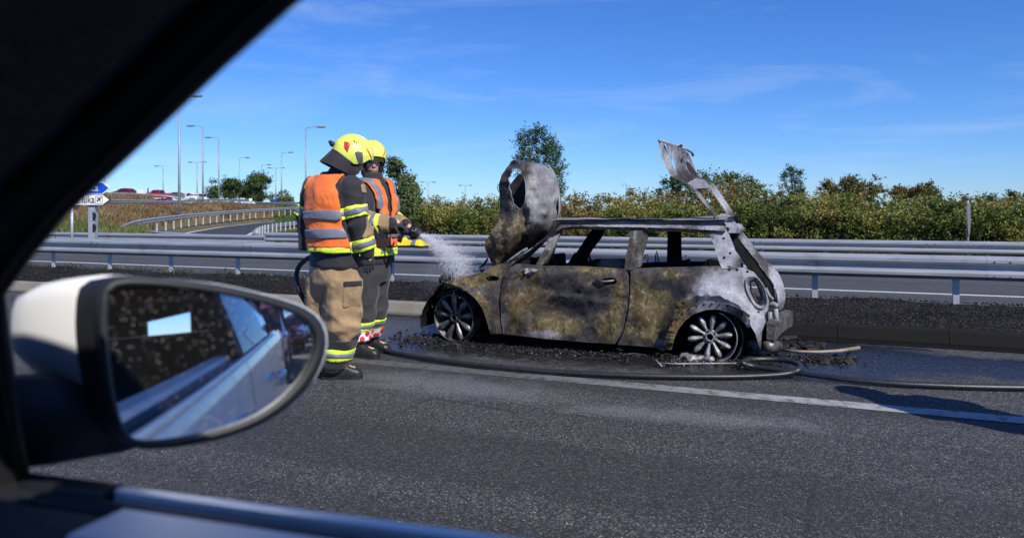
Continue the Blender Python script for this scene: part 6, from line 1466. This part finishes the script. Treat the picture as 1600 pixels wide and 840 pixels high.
M_head = simple('headlamp_glass', (0.70, 0.72, 0.75), 0.1, 0.2); M_tail = simple('tail_lamp_red', (0.35, 0.01, 0.01), 0.2); M_trimb = simple('black_plastic', (0.02, 0.02, 0.022), 0.5)
KINDS_ = {
 'van': [(0.0, .30, .75, .80, .80), (0.10, .22, .95, 1.02, .92), (0.9, .22, 1.02, 1.15, .97), (1.55, .22, 1.05, 1.85, .98), (2.1, .22, 1.05, 2.0, .98), (4.6, .22, 1.05, 2.0, .98), (4.92, .25, 1.05, 1.93, .95), (5.0, .32, .95, 1.2, .90)],
 'hatch': [(0.0, .32, .55, .58, .72), (0.10, .20, .72, .76, .84), (0.95, .18, .90, .95, .88), (1.25, .18, .92, 1.02, .89), (1.95, .18, .93, 1.42, .89), (2.6, .18, .94, 1.47, .89), (3.5, .18, .96, 1.42, .88), (3.95, .20, .97, 1.10, .86), (4.1, .30, .85, .9, .80)],
 'pickup': [(0.0, .40, .8, .85, .80), (0.10, .30, .95, 1.0, .90), (1.2, .28, 1.10, 1.14, .93), (1.55, .28, 1.10, 1.2, .93), (2.1, .28, 1.10, 1.72, .93), (3.2, .28, 1.10, 1.74, .93), (3.5, .28, 1.10, 1.66, .93), (3.62, .28, 1.10, 1.12, .93), (5.1, .30, 1.10, 1.12, .92), (5.2, .40, .9, 1.0, .88)],
 'suv': [(0.0, .38, .7, .75, .78), (0.10, .25, .90, .95, .88), (1.1, .24, 1.05, 1.10, .92), (1.4, .24, 1.06, 1.16, .92), (2.0, .24, 1.07, 1.62, .92), (2.7, .24, 1.08, 1.68, .92), (4.1, .24, 1.09, 1.62, .91), (4.45, .26, 1.10, 1.2, .88), (4.55, .36, .95, 1.0, .82)],
}
def vehicle(name, label, cat, kind, paint_m, loc, heading, scale=1.0, group=None, lit=False):
    """nose at the local origin side: local +x runs from nose to tail; heading = world direction of the nose"""
    st = KINDS_[kind]; h = Vector((heading[0], heading[1], 0)).normalized(); bx = -h; by = UP.cross(bx)
    root = empty(name, tuple(loc), label, cat, group); O = Vector(loc)
    def T(x, y, z): return O+(bx*x+by*y+UP*z)*scale
    def ring(x, z0, zb, zt, w):
        tw = w*(0.80 if zt > zb+0.25 else 0.97-0.1*min(1, (zt-zb)/0.25))
        pts = [(-w*0.86, z0), (-w*0.98, z0+0.10), (-w, (z0+zb)/2), (-w*0.985, zb-0.02), (-w*0.95, zb+0.01), (-tw, zt-0.06), (-tw*0.86, zt), (0, zt+0.015)]
        return [T(x, y, z) for y, z in pts]+[T(x, -y, z) for y, z in reversed(pts[:-1])]
    dens = []
    for i in range(len(st)-1):
        for u in ((0, .33, .66) if st[i+1][0]-st[i][0] > 0.25 else (0,)): dens.append(tuple(a*(1-u)+b*u for a, b in zip(st[i], st[i+1])))
    dens.append(st[-1]); m = MB(); m.rings([ring(*s_) for s_ in dens]); m.build('body', paint_m, root, smooth=True, autosm=True)
    cab = [s_ for s_ in st if s_[3] > s_[2]+0.3]; x0 = cab[0][0]; x1 = cab[-1][0]; i0 = st.index(cab[0]); i1 = st.index(cab[-1]); pre = st[i0-1]; post = st[min(i1+1, len(st)-1)]
    # side windows
    for sg in (-1, 1):
        wl = [(x0+0.02, x0+(x1-x0)*0.36), (x0+(x1-x0)*0.40, x0+(x1-x0)*0.70), (x0+(x1-x0)*0.74, x1-0.06)]
        for (a, b) in wl:
            za, zb_ = np.interp((a+b)/2, [s_[0] for s_ in st], [s_[2] for s_ in st])+0.06, np.interp((a+b)/2, [s_[0] for s_ in st], [s_[3] for s_ in st])-0.12
            w = cab[0][4]; m = MB(); q = [(a-0.10*(a == wl[0][0]), w*0.955, za), (b, w*0.955, za), (b-0.02, w*0.83, zb_), (a+0.12*(a == wl[0][0]), w*0.83, zb_)]
            m.rings([[T(x, sg*(y+0.012), z) for x, y, z in q], [T(x, sg*(y-0.02), z) for x, y, z in q]]); m.build('side_window', M_glassd, root)
    m = MB(); w = cab[0][4]; q = [(pre[0]+0.05, -w*0.86, pre[3]+0.03), (pre[0]+0.05, w*0.86, pre[3]+0.03), (cab[0][0]-0.04, w*0.72, cab[0][3]-0.07), (cab[0][0]-0.04, -w*0.72, cab[0][3]-0.07)]
    nn = Vector((-(cab[0][3]-pre[3]), 0, cab[0][0]-pre[0])).normalized()
    m.rings([[T(x+nn.x*0.03, y, z+nn.z*0.03) for x, y, z in q], [T(x-nn.x*0.01, y, z-nn.z*0.01) for x, y, z in q]]); m.build('windscreen', M_glassd, root)
    m = MB(); q = [(post[0], -w*0.80, post[3]+0.03 if post[3] > post[2] else post[2]), (post[0], w*0.80, post[3]+0.03), (cab[-1][0]+0.03, w*0.7, cab[-1][3]-0.08), (cab[-1][0]+0.03, -w*0.7, cab[-1][3]-0.08)]
    m.rings([[T(x+0.02, y, z+0.01) for x, y, z in q], [T(x-0.02, y, z-0.01) for x, y, z in q]]); m.build('rear_window', M_glassd, root)
    Ltot = st[-1][0]; R_ = 0.33 if kind != 'hatch' else 0.31
    for wx in (0.85 if kind != 'van' else 0.95, Ltot-0.80):
        for sg in (-1, 1):
            m = MB(); m.rings([[T(wx+math.cos(t)*r, sg*y, R_+math.sin(t)*r) for t in np.linspace(0, 2*math.pi, 21)[:-1]] for r, y in ((R_*.7, w-0.0), (R_*.97, w-0.0), (R_, w-.03), (R_, w-.20), (R_*.9, w-.22))]); wh = m.build('wheel', M_tyre, root)
            m = MB(); m.rings([[T(wx+math.cos(t)*r, sg*y, R_+math.sin(t)*r) for t in np.linspace(0, 2*math.pi, 21)[:-1]] for r, y in ((R_*.18, w+0.012), (R_*.66, w+0.008), (R_*.70, w-.02))]); m.build('rim', M_rimm, wh)
    zf = st[1][2]-0.10
    for sg in (-1, 1):
        m = MB(); m.ell(T(0.07, sg*st[1][4]*0.74, zf), bx*0.07*scale, by*0.16*scale, UP*0.075*scale, 12, 8); m.build('headlight', M_head, root, smooth=True)
        m = MB(); m.ell(T(Ltot-0.06, sg*st[-1][4]*0.88, zf+0.05), bx*0.08*scale, by*0.08*scale, UP*0.13*scale, 10, 6); m.build('tail_light', M_tail, root, smooth=True)
        m = MB(); m.ell(T(x0-0.35, sg*(w+0.10), st[i0][2]+0.06), bx*0.05, by*0.10, UP*0.07, 10, 6); m.build('side_mirror', M_trimb, root, smooth=True)
    m = MB(); m.box(T(0.03, 0, zf-0.16), (0.09, 0.09, 0.09)); m.rings([[T(0.04, y, z) for y, z in ((-.5, zf-.02), (.5, zf-.02), (.42, zf-.16), (-.42, zf-.16))], [T(-0.012, y, z) for y, z in ((-.5, zf-.02), (.5, zf-.02), (.42, zf-.16), (-.42, zf-.16))]]); m.build('grille', M_trimb, root)
    m = MB(); m.box(T(0.03, 0, 0.34), (0.02, 0.02, 0.02)); m.rings([[T(x, y, z) for y, z in ((-w*.7, .26), (w*.7, .26), (w*.74, .40), (-w*.74, .40))] for x in (0.10, -0.035)]); m.build('bumper', M_trimb, root)
    return root
P_red = mat_carpaint('paint_red', (0.36, 0.02, 0.02)); P_dred = mat_carpaint('paint_dark_red', (0.12, 0.012, 0.015)); P_dred2 = mat_carpaint('paint_faded_red', (0.24, 0.02, 0.025)); P_wh = mat_carpaint('paint_white', (0.75, 0.75, 0.74)); P_gry = mat_carpaint('paint_grey', (0.16, 0.17, 0.19)); P_blk = mat_carpaint('paint_black', (0.015, 0.015, 0.018)); P_blu = mat_carpaint('paint_blue', (0.03, 0.08, 0.20))
def far_v(name, label, cat, kind, pm, px, D, head, sc=1.0, dz=0.1):
    v = PX(px, D, 0); v.z = terrain_h(v.x, v.y)+dz; hd = CR*head[0]+CF*head[1]; Lk = KINDS_[kind][-1][0]*sc
    return vehicle(name, label, cat, kind, pm, v+hd.normalized()*Lk/2, hd, sc, 'vehicles queuing on the flyover approach')
strip_pts = []
far_v('car', 'dark red car, leftmost of the vehicles on the flyover approach', 'car', 'hatch', P_dred, 193, 157, (-0.95, 0.2), 1.15, 0.25)
far_v('pickup_truck', 'red pickup on the flyover approach between the dark red car and the vans', 'pickup', 'pickup', P_red, 246, 158, (-1, 0.15), 1.1, 0.15)
far_v('van', 'left one of the two white vans on the flyover approach', 'van', 'van', P_wh, 300, 165, (0.15, -1), 1.0, 0.5)
far_v('van', 'right one of the two white vans, just behind the lamp post', 'van', 'van', P_wh, 318, 166, (0.22, -1), 1.0, 0.4)
far_v('car', 'low white car in front of the two white vans', 'car', 'hatch', P_wh, 303.5, 140, (0.2, -1), 1.0, 0.3)
far_v('car', 'bright red car half hidden in the dry grass in front of the pickup', 'car', 'hatch', P_dred2, 251, 101, (-1, 0.1), 0.85, 0.0)
far_v('car', 'small grey car between the red pickup and the white vans', 'car', 'hatch', P_gry, 272, 162, (-1, 0.2), 0.95, 0.6)
far_v('car', 'small white car at the tail of the queue right behind the tallest lamp post', 'car', 'hatch', P_wh, 286, 172, (-1, 0.3), 0.95, 0.9)
far_v('car', 'dark car beside the small blue sign near the far trees', 'car', 'suv', P_blu, 441, 140, (-1, 0.2), 0.9, 0.2)
# traffic behind us, seen in the wing mirror
def queue(name, label, cat, kind, pm, x, nc, sc=1.0): return vehicle(name, label, cat, kind, pm, Vector((x, nc, 0.0)), (-1, 0), sc, 'traffic queue seen in the wing mirror')
q1 = queue('van', 'red van nearest in the wing mirror, a roof rack on top', 'van', 'van', P_red, 6.9, -0.62, 0.94)
m = MB()
for dy in (-0.7, 0.7): m.tube([Vector((8.9, -0.62+dy, 2.0)), Vector((11.2, -0.62+dy, 2.0))], 0.025, 6)
for x in (9.0, 10.0, 11.0):
    m.tube([Vector((x, -1.37, 2.02)), Vector((x, 0.13, 2.02))], 0.025, 6)
    for dy in (-0.7, 0.7): m.tube([Vector((x, -0.62+dy, 1.86)), Vector((x, -0.62+dy, 2.0))], 0.02, 6)
m.build('roof_rack', M_trimb, q1)
queue('car', 'dark red car right behind the red van in the wing mirror', 'car', 'suv', P_dred, 13.2, -0.10)
queue('car', 'grey car third in the queue in the wing mirror', 'car', 'hatch', P_gry, 19.6, 0.20)
queue('car', 'white car fourth in the queue in the wing mirror', 'car', 'suv', P_wh, 26.0, 0.5)
queue('car', 'black car fifth in the queue in the wing mirror', 'car', 'hatch', P_blk, 33.0, 0.8)
queue('car', 'silver car sixth in the queue in the wing mirror', 'car', 'suv', P_gry, 40, 1.05)
queue('van', 'dark van last visible in the queue in the wing mirror', 'van', 'van', P_blu, 48, 1.35)
for i, x in enumerate((18, 44, 70)):
    r = empty('street_lamp', (x, 12.6 if i % 2 else 10.2, 0), 'lamp post no. %d along the verge behind us in the wing mirror' % (i+1), 'street lamp', 'lamp posts in the wing mirror')
    del r['label']; r['label'] = 'grey lamp post behind our car, seen only as a thin line in the wing mirror'
    b = Vector(r.location); m = MB(); m.tube([b, b+UP*9], [0.11, 0.06], 8); m.build('pole', M_lamp, r); m = MB(); m.box(b+UP*9+Vector((0, -0.6, 0)), (0.3, 1.4, 0.12)); m.build('lamp_head', M_lampd, r)

# ================================================================ the car we look out of
M_ocpaint = mat_carpaint('white_paint', (0.80, 0.80, 0.84), 0.18); M_chrome = simple('satin_aluminium', (0.85, 0.85, 0.86), 0.42, 0.35, 0.03)
M_inner = simple('interior_dark', (0.022, 0.022, 0.025), 0.9, 0, 0.2, 60, 0.2, 300); M_trim = simple('pillar_fabric', (0.085, 0.085, 0.088), 0.95, 0, 0.2, 80, 0.3, 400); M_panel = simple('door_card_grey', (0.66, 0.66, 0.66), 0.5, 0, 0.08, 20)
oc = empty('own_car', (0.4, -0.45, 0), 'white car we sit in, its dark pillar, sill and wing mirror framing the view', 'car')
def win_n(z): return 0.50-0.38*(z-1.05) if z > 1.05 else 0.50
def win(px, py, dn=0.0):
    n = 0.48
    for _ in range(4): p = PN(px, py, n); n = win_n(p.z)+dn
    return PN(px, py, n)
fo = [(-420, -260), (720, -240), (580, -108), (458, 0), (404, 50), (350, 98), (314, 132), (279, 164), (219, 224), (170, 274), (109, 328), (55, 394), (25, 430), (8, 458), (6, 475), (14, 520), (24, 600), (36, 680), (47, 748), (49, 800), (52, 1000), (-420, 1000)]
sheet('window_frame', fo, lambda x, y: win(x, y), M_black, oc, step=30, thick=0.03, tdir=(-0.2, -0.95, 0.1), smooth=False)
m = MB(); seal = [(720, -240), (580, -108), (458, 0), (350, 98), (219, 224), (109, 328), (55, 394), (8, 460), (14, 520), (30, 640), (47, 748)]
m.tube([win(x-13, y-4, -0.006) for x, y in seal], 0.007, 8); m.build('window_seal', M_rubber, oc, smooth=True)
def trimf(x, y):
    d = max(0.0, (306-(x+y))/1.414); p = win(x, y, -0.035-0.07*min(1, d/220)**0.8+0.020*math.exp(-(d/12)**2)); return p
sheet('pillar_trim', [(520, -260), (306, 0), (256, 52), (190, 118), (118, 186), (40, 262), (0, 302), (-60, 360), (-420, 640), (-420, -260)], trimf, M_trim, oc, step=24, thick=0.012, tdir=(0.1, 0.95, 0.3))
# dashboard end and mirror triangle inside
m = MB(); m.box((-1.12, -0.35, 0.86), (0.75, 1.64, 0.30)); m.build('dashboard', M_inner, oc, bev=0.04)
# door: outer skin, belt mouldings, inner card
def belt_z(x): return 1.0445+0.044*(x+0.602)
xs = np.linspace(-1.15, 1.45, 53); rows = [(0.24, 0.50), (0.34, 0.545), (0.5, 0.570), (0.62, 0.575), (0.72, 0.562), (0.82, 0.545), (0.9, 0.535), (0.98, 0.522), (1.02, 0.51), (1.045, 0.498)]
def flank(name, xa, xb, mat):
    xs = np.linspace(xa, xb, 40); vs = []
    for x in xs:
        for z, n in rows:
            zz_ = z+(belt_z(x)-1.051)*max(0, (z-0.7)/0.35); vs.append((x, n-0.02*max(0, x-1.6)**2-0.03*max(0, -x-0.9)+0.008*math.exp(-((z-0.80)/0.02)**2), zz_))
    k = len(rows); fs = [(i*k+j, (i+1)*k+j, (i+1)*k+j+1, i*k+j+1) for i in range(39) for j in range(k-1)]; nv = len(vs)
    vs += [(a, b-0.03, c) for a, b, c in vs]; fs += [tuple(reversed([q+nv for q in f])) for f in fs]
    me = bpy.data.meshes.new(name); me.from_pydata(vs, [], fs); bm = bmesh.new(); bm.from_mesh(me); bmesh.ops.recalc_face_normals(bm, faces=bm.faces); bm.to_mesh(me); bm.free(); me.polygons.foreach_set('use_smooth', [True]*len(me.polygons)); return link_mesh(name, me, mat, oc)
d1 = flank('front_door', -0.80, 0.262, M_ocpaint); d2 = flank('rear_door', 0.272, 1.25, M_ocpaint); flank('rear_wing', 1.26, 1.95, M_ocpaint); flank('front_wing', -1.9, -0.81, M_ocpaint)
for dd_, hx in ((d1, 0.08), (d2, 1.05)):
    m = MB(); m.tube([Vector((hx-0.10, 0.548, 0.90)), Vector((hx-0.08, 0.585, 0.905)), Vector((hx+0.06, 0.588, 0.905)), Vector((hx+0.09, 0.552, 0.90))], [0.012, 0.017, 0.017, 0.012], 10); m.build('door_handle', M_chrome, dd_, smooth=True)
def belt(name, prof, mat, xa=-0.66, xb=1.35):
    m = MB(); m.rings([[Vector((x, n, belt_z(x)+dz)) for n, dz in prof] for x in np.linspace(xa, xb, 24)]); return m.build(name, mat, oc, smooth=True, autosm=True)
belt('belt_moulding', [(0.500, -0.014), (0.512, -0.012), (0.513, -0.002), (0.509, 0.005), (0.503, 0.006), (0.499, 0.004), (0.498, -0.004)], M_chrome, -0.602, 1.35)
belt('belt_moulding', [(0.500, -0.020), (0.516, -0.018), (0.516, -0.004), (0.510, 0.006), (0.500, 0.008), (0.490, 0.006), (0.488, -0.005)], M_rubber, -0.80, -0.604)
belt('window_slot_seal', [(0.488, -0.03), (0.487, 0.000), (0.478, 0.003), (0.470, -0.004), (0.462, 0.004), (0.460, 0.002), (0.458, -0.03)], M_rubber, -0.80, 1.35)
belt('door_card', [(0.4570, -0.04), (0.4570, 0.004), (0.448, 0.014), (0.40, 0.012), (0.37, -0.02), (0.36, -0.12), (0.36, -0.5), (0.44, -0.5)], M_panel, -0.53, 0.262)
belt('door_card_front', [(0.4515, -0.04), (0.4515, 0.0), (0.442, 0.008), (0.40, 0.004), (0.37, -0.02), (0.36, -0.12), (0.36, -0.5), (0.44, -0.5)], M_inner, -0.80, -0.532)
# pillars, glass and roof behind the camera
def slab(name, pts, mat, th=0.02, par=None):
    m = MB(); f = [Vector((x, win_n(z), z)) for x, z in pts]; m.rings([f, [p-Vector((0, th, 0)) for p in f]]); return m.build(name, mat, par or oc)
slab('centre_pillar', [(0.21, 1.05), (0.32, 1.05), (0.36, 1.46), (0.27, 1.46)], M_black, 0.05)
slab('rear_door_glass', [(0.325, 1.062), (1.20, 1.085), (1.10, 1.38), (0.98, 1.445), (0.362, 1.455)], M_window, 0.006)
slab('rear_quarter_pillar', [(1.21, 1.07), (1.55, 1.06), (1.42, 1.34), (1.30, 1.44), (1.0, 1.46), (1.11, 1.385)], M_ocpaint, 0.05)
m = MB(); rg = []
for x, z in ((-0.02, 1.515), (0.3, 1.525), (0.8, 1.52), (1.2, 1.50), (1.34, 1.46)): rg.append([Vector((x, n, z+dz-0.03*abs((n+.45)/.85)**3)) for n, dz in ((0.325, -.035), (0.29, 0.0), (0.1, .02), (-.45, .03), (-1.0, .02), (-1.23, 0.0), (-1.275, -.035), (-1.23, -.05), (-.45, -.02), (.28, -.05))])
m.rings(rg); m.build('roof', M_ocpaint, oc, smooth=True, autosm=True)
m = MB(); rg = []
for x, z in ((-0.22, 1.515), (-0.02, 1.515)): rg.append([Vector((x, n, z+dz-0.03*abs((n+.45)/.85)**3)) for n, dz in ((0.325, -.035), (0.29, 0.0), (0.1, .02), (-.45, .03), (-1.0, .02), (-1.23, 0.0), (-1.275, -.035), (-1.23, -.05), (-.45, -.02), (.28, -.05))])
m.rings(rg); m.build('roof_front', M_black, oc)
m = MB(); m.tube([Vector((-0.20, 0.325, 1.505)), Vector((0.6, 0.32, 1.505)), Vector((1.1, 0.325, 1.465))], 0.012, 8); m.build('roof_side_rail', M_black, oc, smooth=True)
# far side of our car, floor, seats: dark shapes the mirror looks into
m = MB(); m.box((0.3, -1.36, 0.65), (3.2, 0.06, 0.8)); m.build('far_side_door', M_inner, oc)
for x in (0.25, 1.2, -0.95): m = MB(); m.tube([Vector((x, -1.36, 1.03)), Vector((x+0.12, -1.26, 1.46))], 0.05, 6); m.build('far_pillar', M_inner, oc)
m = MB(); m.box((0.5, -0.42, 0.28), (3.4, 1.75, 0.06)); m.build('floor', M_inner, oc)
def seat(x, n, hw=0.26):
    s_ = MB(); s_.box((x, n, 0.55), (0.50, 0.48, 0.16)); a = s_.build('seat', M_inner, oc, bev=0.05)
    s_ = MB(); s_.box((x+0.30, n, 0.86), (0.14, 0.48, 0.62), Matrix.Rotation(0.22, 3, 'Y')); s_.build('backrest', M_inner, a, bev=0.05)
    if not hw: return
    s_ = MB(); s_.box((x+0.40, n, 1.28), (0.10, hw, 0.18), Matrix.Rotation(0.15, 3, 'Y')); s_.build('headrest', M_inner, a, bev=0.04)
seat(0.12, -0.85); seat(0.75, -0.45, 0)
for cc, dd in (((1.4, -0.45, 0.75), (0.05, 1.85, 0.90)), ((1.4, -0.86, 1.361), (0.05, 0.96, 0.32)), ((1.4, 0.18, 1.361), (0.05, 0.48, 0.32))): m = MB(); m.box(cc, dd); m.build('tailgate_panel', M_inner, oc)
m = MB(); m.rings([[Vector((x, n, z)) for n, z in ((-0.38, 1.30), (-0.06, 1.34), (-0.06, 1.52), (-0.38, 1.52))] for x in (1.38, 1.42)]); m.build('tailgate_panel', M_inner, oc)
m = MB(); rg = []
for x, z in ((0.1, 1.485), (0.6, 1.488), (1.30, 1.44)): rg.append([Vector((x, 0.30, z)), Vector((x, -1.26, z)), Vector((x, -1.26, z+0.015)), Vector((x, 0.30, z+0.015))])
m.rings(rg); m.build('headliner', M_inner, oc)
m = MB(); m.rings([[Vector((x, n, z)) for x, n, z in ((-0.9, -1.37+d, 1.04), (1.35, -1.37+d, 1.04), (1.30, -1.28+d, 1.45), (-0.35, -1.28+d, 1.45))] for d in (0, 0.006)]); m.build('far_side_glass', M_glassd, oc)
# ---- wing mirror
D0 = 0.87; Rm = 1.25
v0 = PD(472, 508, D0); vdir = (v0-Vector((0, 0, CZ))).normalized(); nrm0 = (Vector((1.0, 0.0, -0.005)).normalized()-vdir).normalized(); Cs = v0-nrm0*Rm
def glassP(px, py, push=0.0):
    """point of the convex mirror surface behind picture point (px, py)"""
    o = Vector((0, 0, CZ)); d = (PD(px, py, 1.0)-o).normalized(); oc_ = o-Cs; R_ = Rm+push; b = oc_.dot(d); c = oc_.dot(oc_)-R_*R_; q = b*b-c
    t = -b-math.sqrt(max(q, 0)); return o+d*t
GL = [(170, 470), (172, 455), (182, 448), (230, 446), (330, 456), (420, 476), (468, 494), (488, 512), (493, 532), (488, 556), (470, 592), (430, 632), (380, 660), (310, 680), (236, 690), (208, 687), (194, 670), (182, 630), (173, 570), (168, 510)]
GL = smooth_poly(GL, 2)
M_cap = simple('mirror_cap_white', (0.88, 0.88, 0.88), 0.45, 0, 0.03)
wm = empty('wing_mirror', tuple(v0)); wm.parent = oc; wm.matrix_parent_inverse = Matrix.Translation(oc.location).inverted()
def mat_mirror():
    t = NT('dusty_mirror'); v2 = t.vor(240, out='Distance'); n = t.noise(16, 5, 0.7)
    d = t.ramp(v2, [(0.08, 1.0), (0.22, 0.0)]); d = t.math('MULTIPLY', d, t.ramp(n, [(0.38, 0.05), (0.58, 0.60)])); d = t.math('ADD', d, 0.012)
    t.set(col=(0.86, 0.90, 0.95), rough=0.015, metal=1.0); df = t.n('ShaderNodeBsdfDiffuse'); df.inputs[0].default_value = (0.55, 0.52, 0.48, 1)
    ms = t.n('ShaderNodeMixShader'); t.l(d, ms.inputs[0]); t.l(t.b.outputs[0], ms.inputs[1]); t.l(df.outputs[0], ms.inputs[2]); t.l(ms.outputs[0], t.out.inputs[0]); return t.m
M_mirror = mat_mirror()
V2, fs = tri2d(GL, step=14, jit=0.1); me = bpy.data.meshes.new('mirror_glass'); me.from_pydata([tuple(glassP(a, b)) for a, b in V2], [], fs)
# exact sphere normals keep the reflection smooth
bm = bmesh.new(); bm.from_mesh(me); bmesh.ops.recalc_face_normals(bm, faces=bm.faces); bm.normal_update()
if sum((f.normal.dot(nrm0) for f in bm.faces)) < 0: bmesh.ops.reverse_faces(bm, faces=bm.faces)
bm.to_mesh(me); bm.free(); me.polygons.foreach_set('use_smooth', [True]*len(me.polygons))
me.normals_split_custom_set_from_vertices([tuple((v.co-Cs).normalized()) for v in me.vertices])
link_mesh('mirror_glass', me, M_mirror, wm)
ctr = (330.0, 568.0); NB = 72
def angres(poly, n=NB):
    P = densify(poly, 3); A = sorted([(math.atan2(y-ctr[1], x-ctr[0]), x, y) for x, y in P]); aa = np.array([a[0] for a in A]); X = np.array([a[1] for a in A]); Y = np.array([a[2] for a in A])
    th = np.linspace(-math.pi, math.pi, n, endpoint=False); return [(float(np.interp(t, aa, X, period=2*math.pi)), float(np.interp(t, aa, Y, period=2*math.pi))) for t in th]
BO = smooth_poly([(152, 470), (156, 448), (170, 434), (200, 429), (330, 441), (430, 464), (482, 482), (503, 502), (511, 530), (504, 566), (482, 606), (440, 645), (390, 672), (320, 692), (240, 703), (204, 699), (184, 680), (170, 634), (158, 580), (151, 520)], 2)
gi = angres(GL); bo_ = angres(BO)
def lp(a, b, t): return (a[0]*(1-t)+b[0]*t, a[1]*(1-t)+b[1]*t)
rg = [[glassP(*g_, -0.006) for g_ in gi], [glassP(*lp(g_, b_, 0.08), 0.004) for g_, b_ in zip(gi, bo_)], [glassP(*lp(g_, b_, 0.35), 0.0075) for g_, b_ in zip(gi, bo_)], [glassP(*lp(g_, b_, 0.7), 0.006) for g_, b_ in zip(gi, bo_)], [glassP(*b_, -0.002) for b_ in bo_], [glassP(*b_, -0.014) for b_ in bo_]]
m = MB(); m.rings(rg, cap=False); m.build('bezel', M_trimb, wm, smooth=True)
# housing shells growing forward from the bezel
def hring(k, dL, s, cy=555, push=0.0, lowlift=0.0):
    o = []
    for (x, y) in bo_:
        wL = min(1, max(0, (340-x)/180)); wT = 1-wL
        x2 = 330+(x-330)*(1-(1-s)*wT); y2 = cy+(y-cy)*(1-(1-s)*0.9)
        if y2 > cy: y2 -= lowlift*wL*(y2-cy)
        x2 -= dL*wL; o.append((x2, y2))
    return [glassP(0+x, y, -0.014)+((PD(x, y, 1.0)-Vector((0, 0, CZ))).normalized())*k for x, y in o]
shell = [hring(0.0, 0, 1.0), hring(0.012, 16, 1.005, lowlift=0.05), hring(0.03, 34, 0.985, lowlift=0.10)]
m = MB(); m.rings([[p for p in r] for r in shell], cap=False); m.build('housing', M_trimb, wm, smooth=True)
capr = [hring(0.031, 32, 0.99, lowlift=0.40), hring(0.034, 38, 1.015, cy=550, lowlift=0.42), hring(0.060, 78, 0.985, lowlift=0.45), hring(0.085, 112, 0.91, cy=540, lowlift=0.5), hring(0.105, 132, 0.78, cy=535, lowlift=0.5), hring(0.118, 138, 0.55, cy=535, lowlift=0.5), hring(0.125, 128, 0.2, cy=535, lowlift=0.5)]
m = MB(); m.rings(capr, cap=True); m.build('cap', M_cap, wm, smooth=True)
# foot of the mirror: dark arm to the door
def arm(y0, y1, k, x0=-40, x1=236): return [glassP(x, y, -0.014)+((PD(x, y, 1.0)-Vector((0, 0, CZ))).normalized())*k for x, y in smooth_poly([(x0, y0), (x0, y1+20), (60, y1+18), (130, y1+4), (210, y1-8), (x1, y1-30), (x1-30, y0+30), (130, y0), (60, y0-12)], 1)]
m = MB(); m.rings([arm(600, 706, 0.035), arm(592, 712, 0.06), arm(600, 706, 0.09)]); m.build('mirror_foot', M_trimb, wm, smooth=True)
# yellow covering lying along the far side of the near rail
M_yelp = simple('yellow_plastic_sheet', (0.85, 0.62, 0.02), 0.45, 0, 0.1, 8, 0.4, 20)
m = MB(); P = []
xs = np.linspace(-7.35, -6.25, 26); rg = []
for x in xs:
    e = max(0.0, math.sin((x+7.35)/1.1*math.pi))**0.4; h_ = 0.76+0.04*noise.noise(Vector((x*7, 0, 0)))+0.115*e*(1 if x < -6.75 else 0.6); w = 0.10
    rg.append([Vector((x, 11.30-w, 0.745)), Vector((x, 11.24, h_)), Vector((x, 11.36, h_+0.01)), Vector((x, 11.42, 0.60)), Vector((x, 11.34, 0.745)), Vector((x, 11.28, 0.745))])
rg = [[q+Vector((0, noise.noise(q*9)*0.02, noise.noise(q*7)*0.015)) for q in r] for r in rg]
m.rings(rg); yb = m.build('folded_sheet', M_yelp, None, smooth=False); tag(yb, 'folded bright yellow sheet with a grey stripe draped over the guardrail beside the firefighters', 'yellow sheet')
m = MB(); m.rings([[q+Vector((0, -0.006, 0.006)) for q in r] for r in rg[9:12]]); m.build('grey_stripe', M_silv, yb)
m = MB(); m.rings([[q+Vector((0, -0.006, 0.006)) for q in r] for r in rg[17:20]]); m.build('grey_stripe', M_silv, yb)

# thin steam drifting off the nose of the wreck
def mat_steam():
    t = NT('steam'); v = t.n('ShaderNodeVolumePrincipled'); v.inputs['Color'].default_value = (0.9, 0.92, 0.97, 1); v.inputs['Anisotropy'].default_value = 0.2
    n = t.noise(3.5, 4, 0.6, 0.8); ln = t.n('ShaderNodeVectorMath'); ln.operation = 'LENGTH'; t.l(t.tc.outputs['Object'], ln.inputs[0])
    f = t.ramp(ln.outputs['Value'], [(0.25, 1.0), (0.98, 0.0)]); d = t.math('MULTIPLY', f, t.ramp(n, [(0.42, 0.0), (0.68, 1.0)]))
    t.l(t.math('MULTIPLY', d, 0.9), v.inputs['Density']); t.t.links.remove(t.out.inputs[0].links[0]); t.l(v.outputs[0], t.out.inputs[1]); return t.m
m = MB(); m.ell((0, 0, 0), Vector((1, 0, 0)), Vector((0, 1, 0)), Vector((0, 0, 1)), 20, 12); st = m.build('steam', mat_steam(), None, smooth=True)
st.location = PN(728, 425, 7.6); st.scale = (0.62, 0.7, 0.36); tag(st, 'thin pale steam drifting above the nose of the wreck', 'steam', kind='stuff')
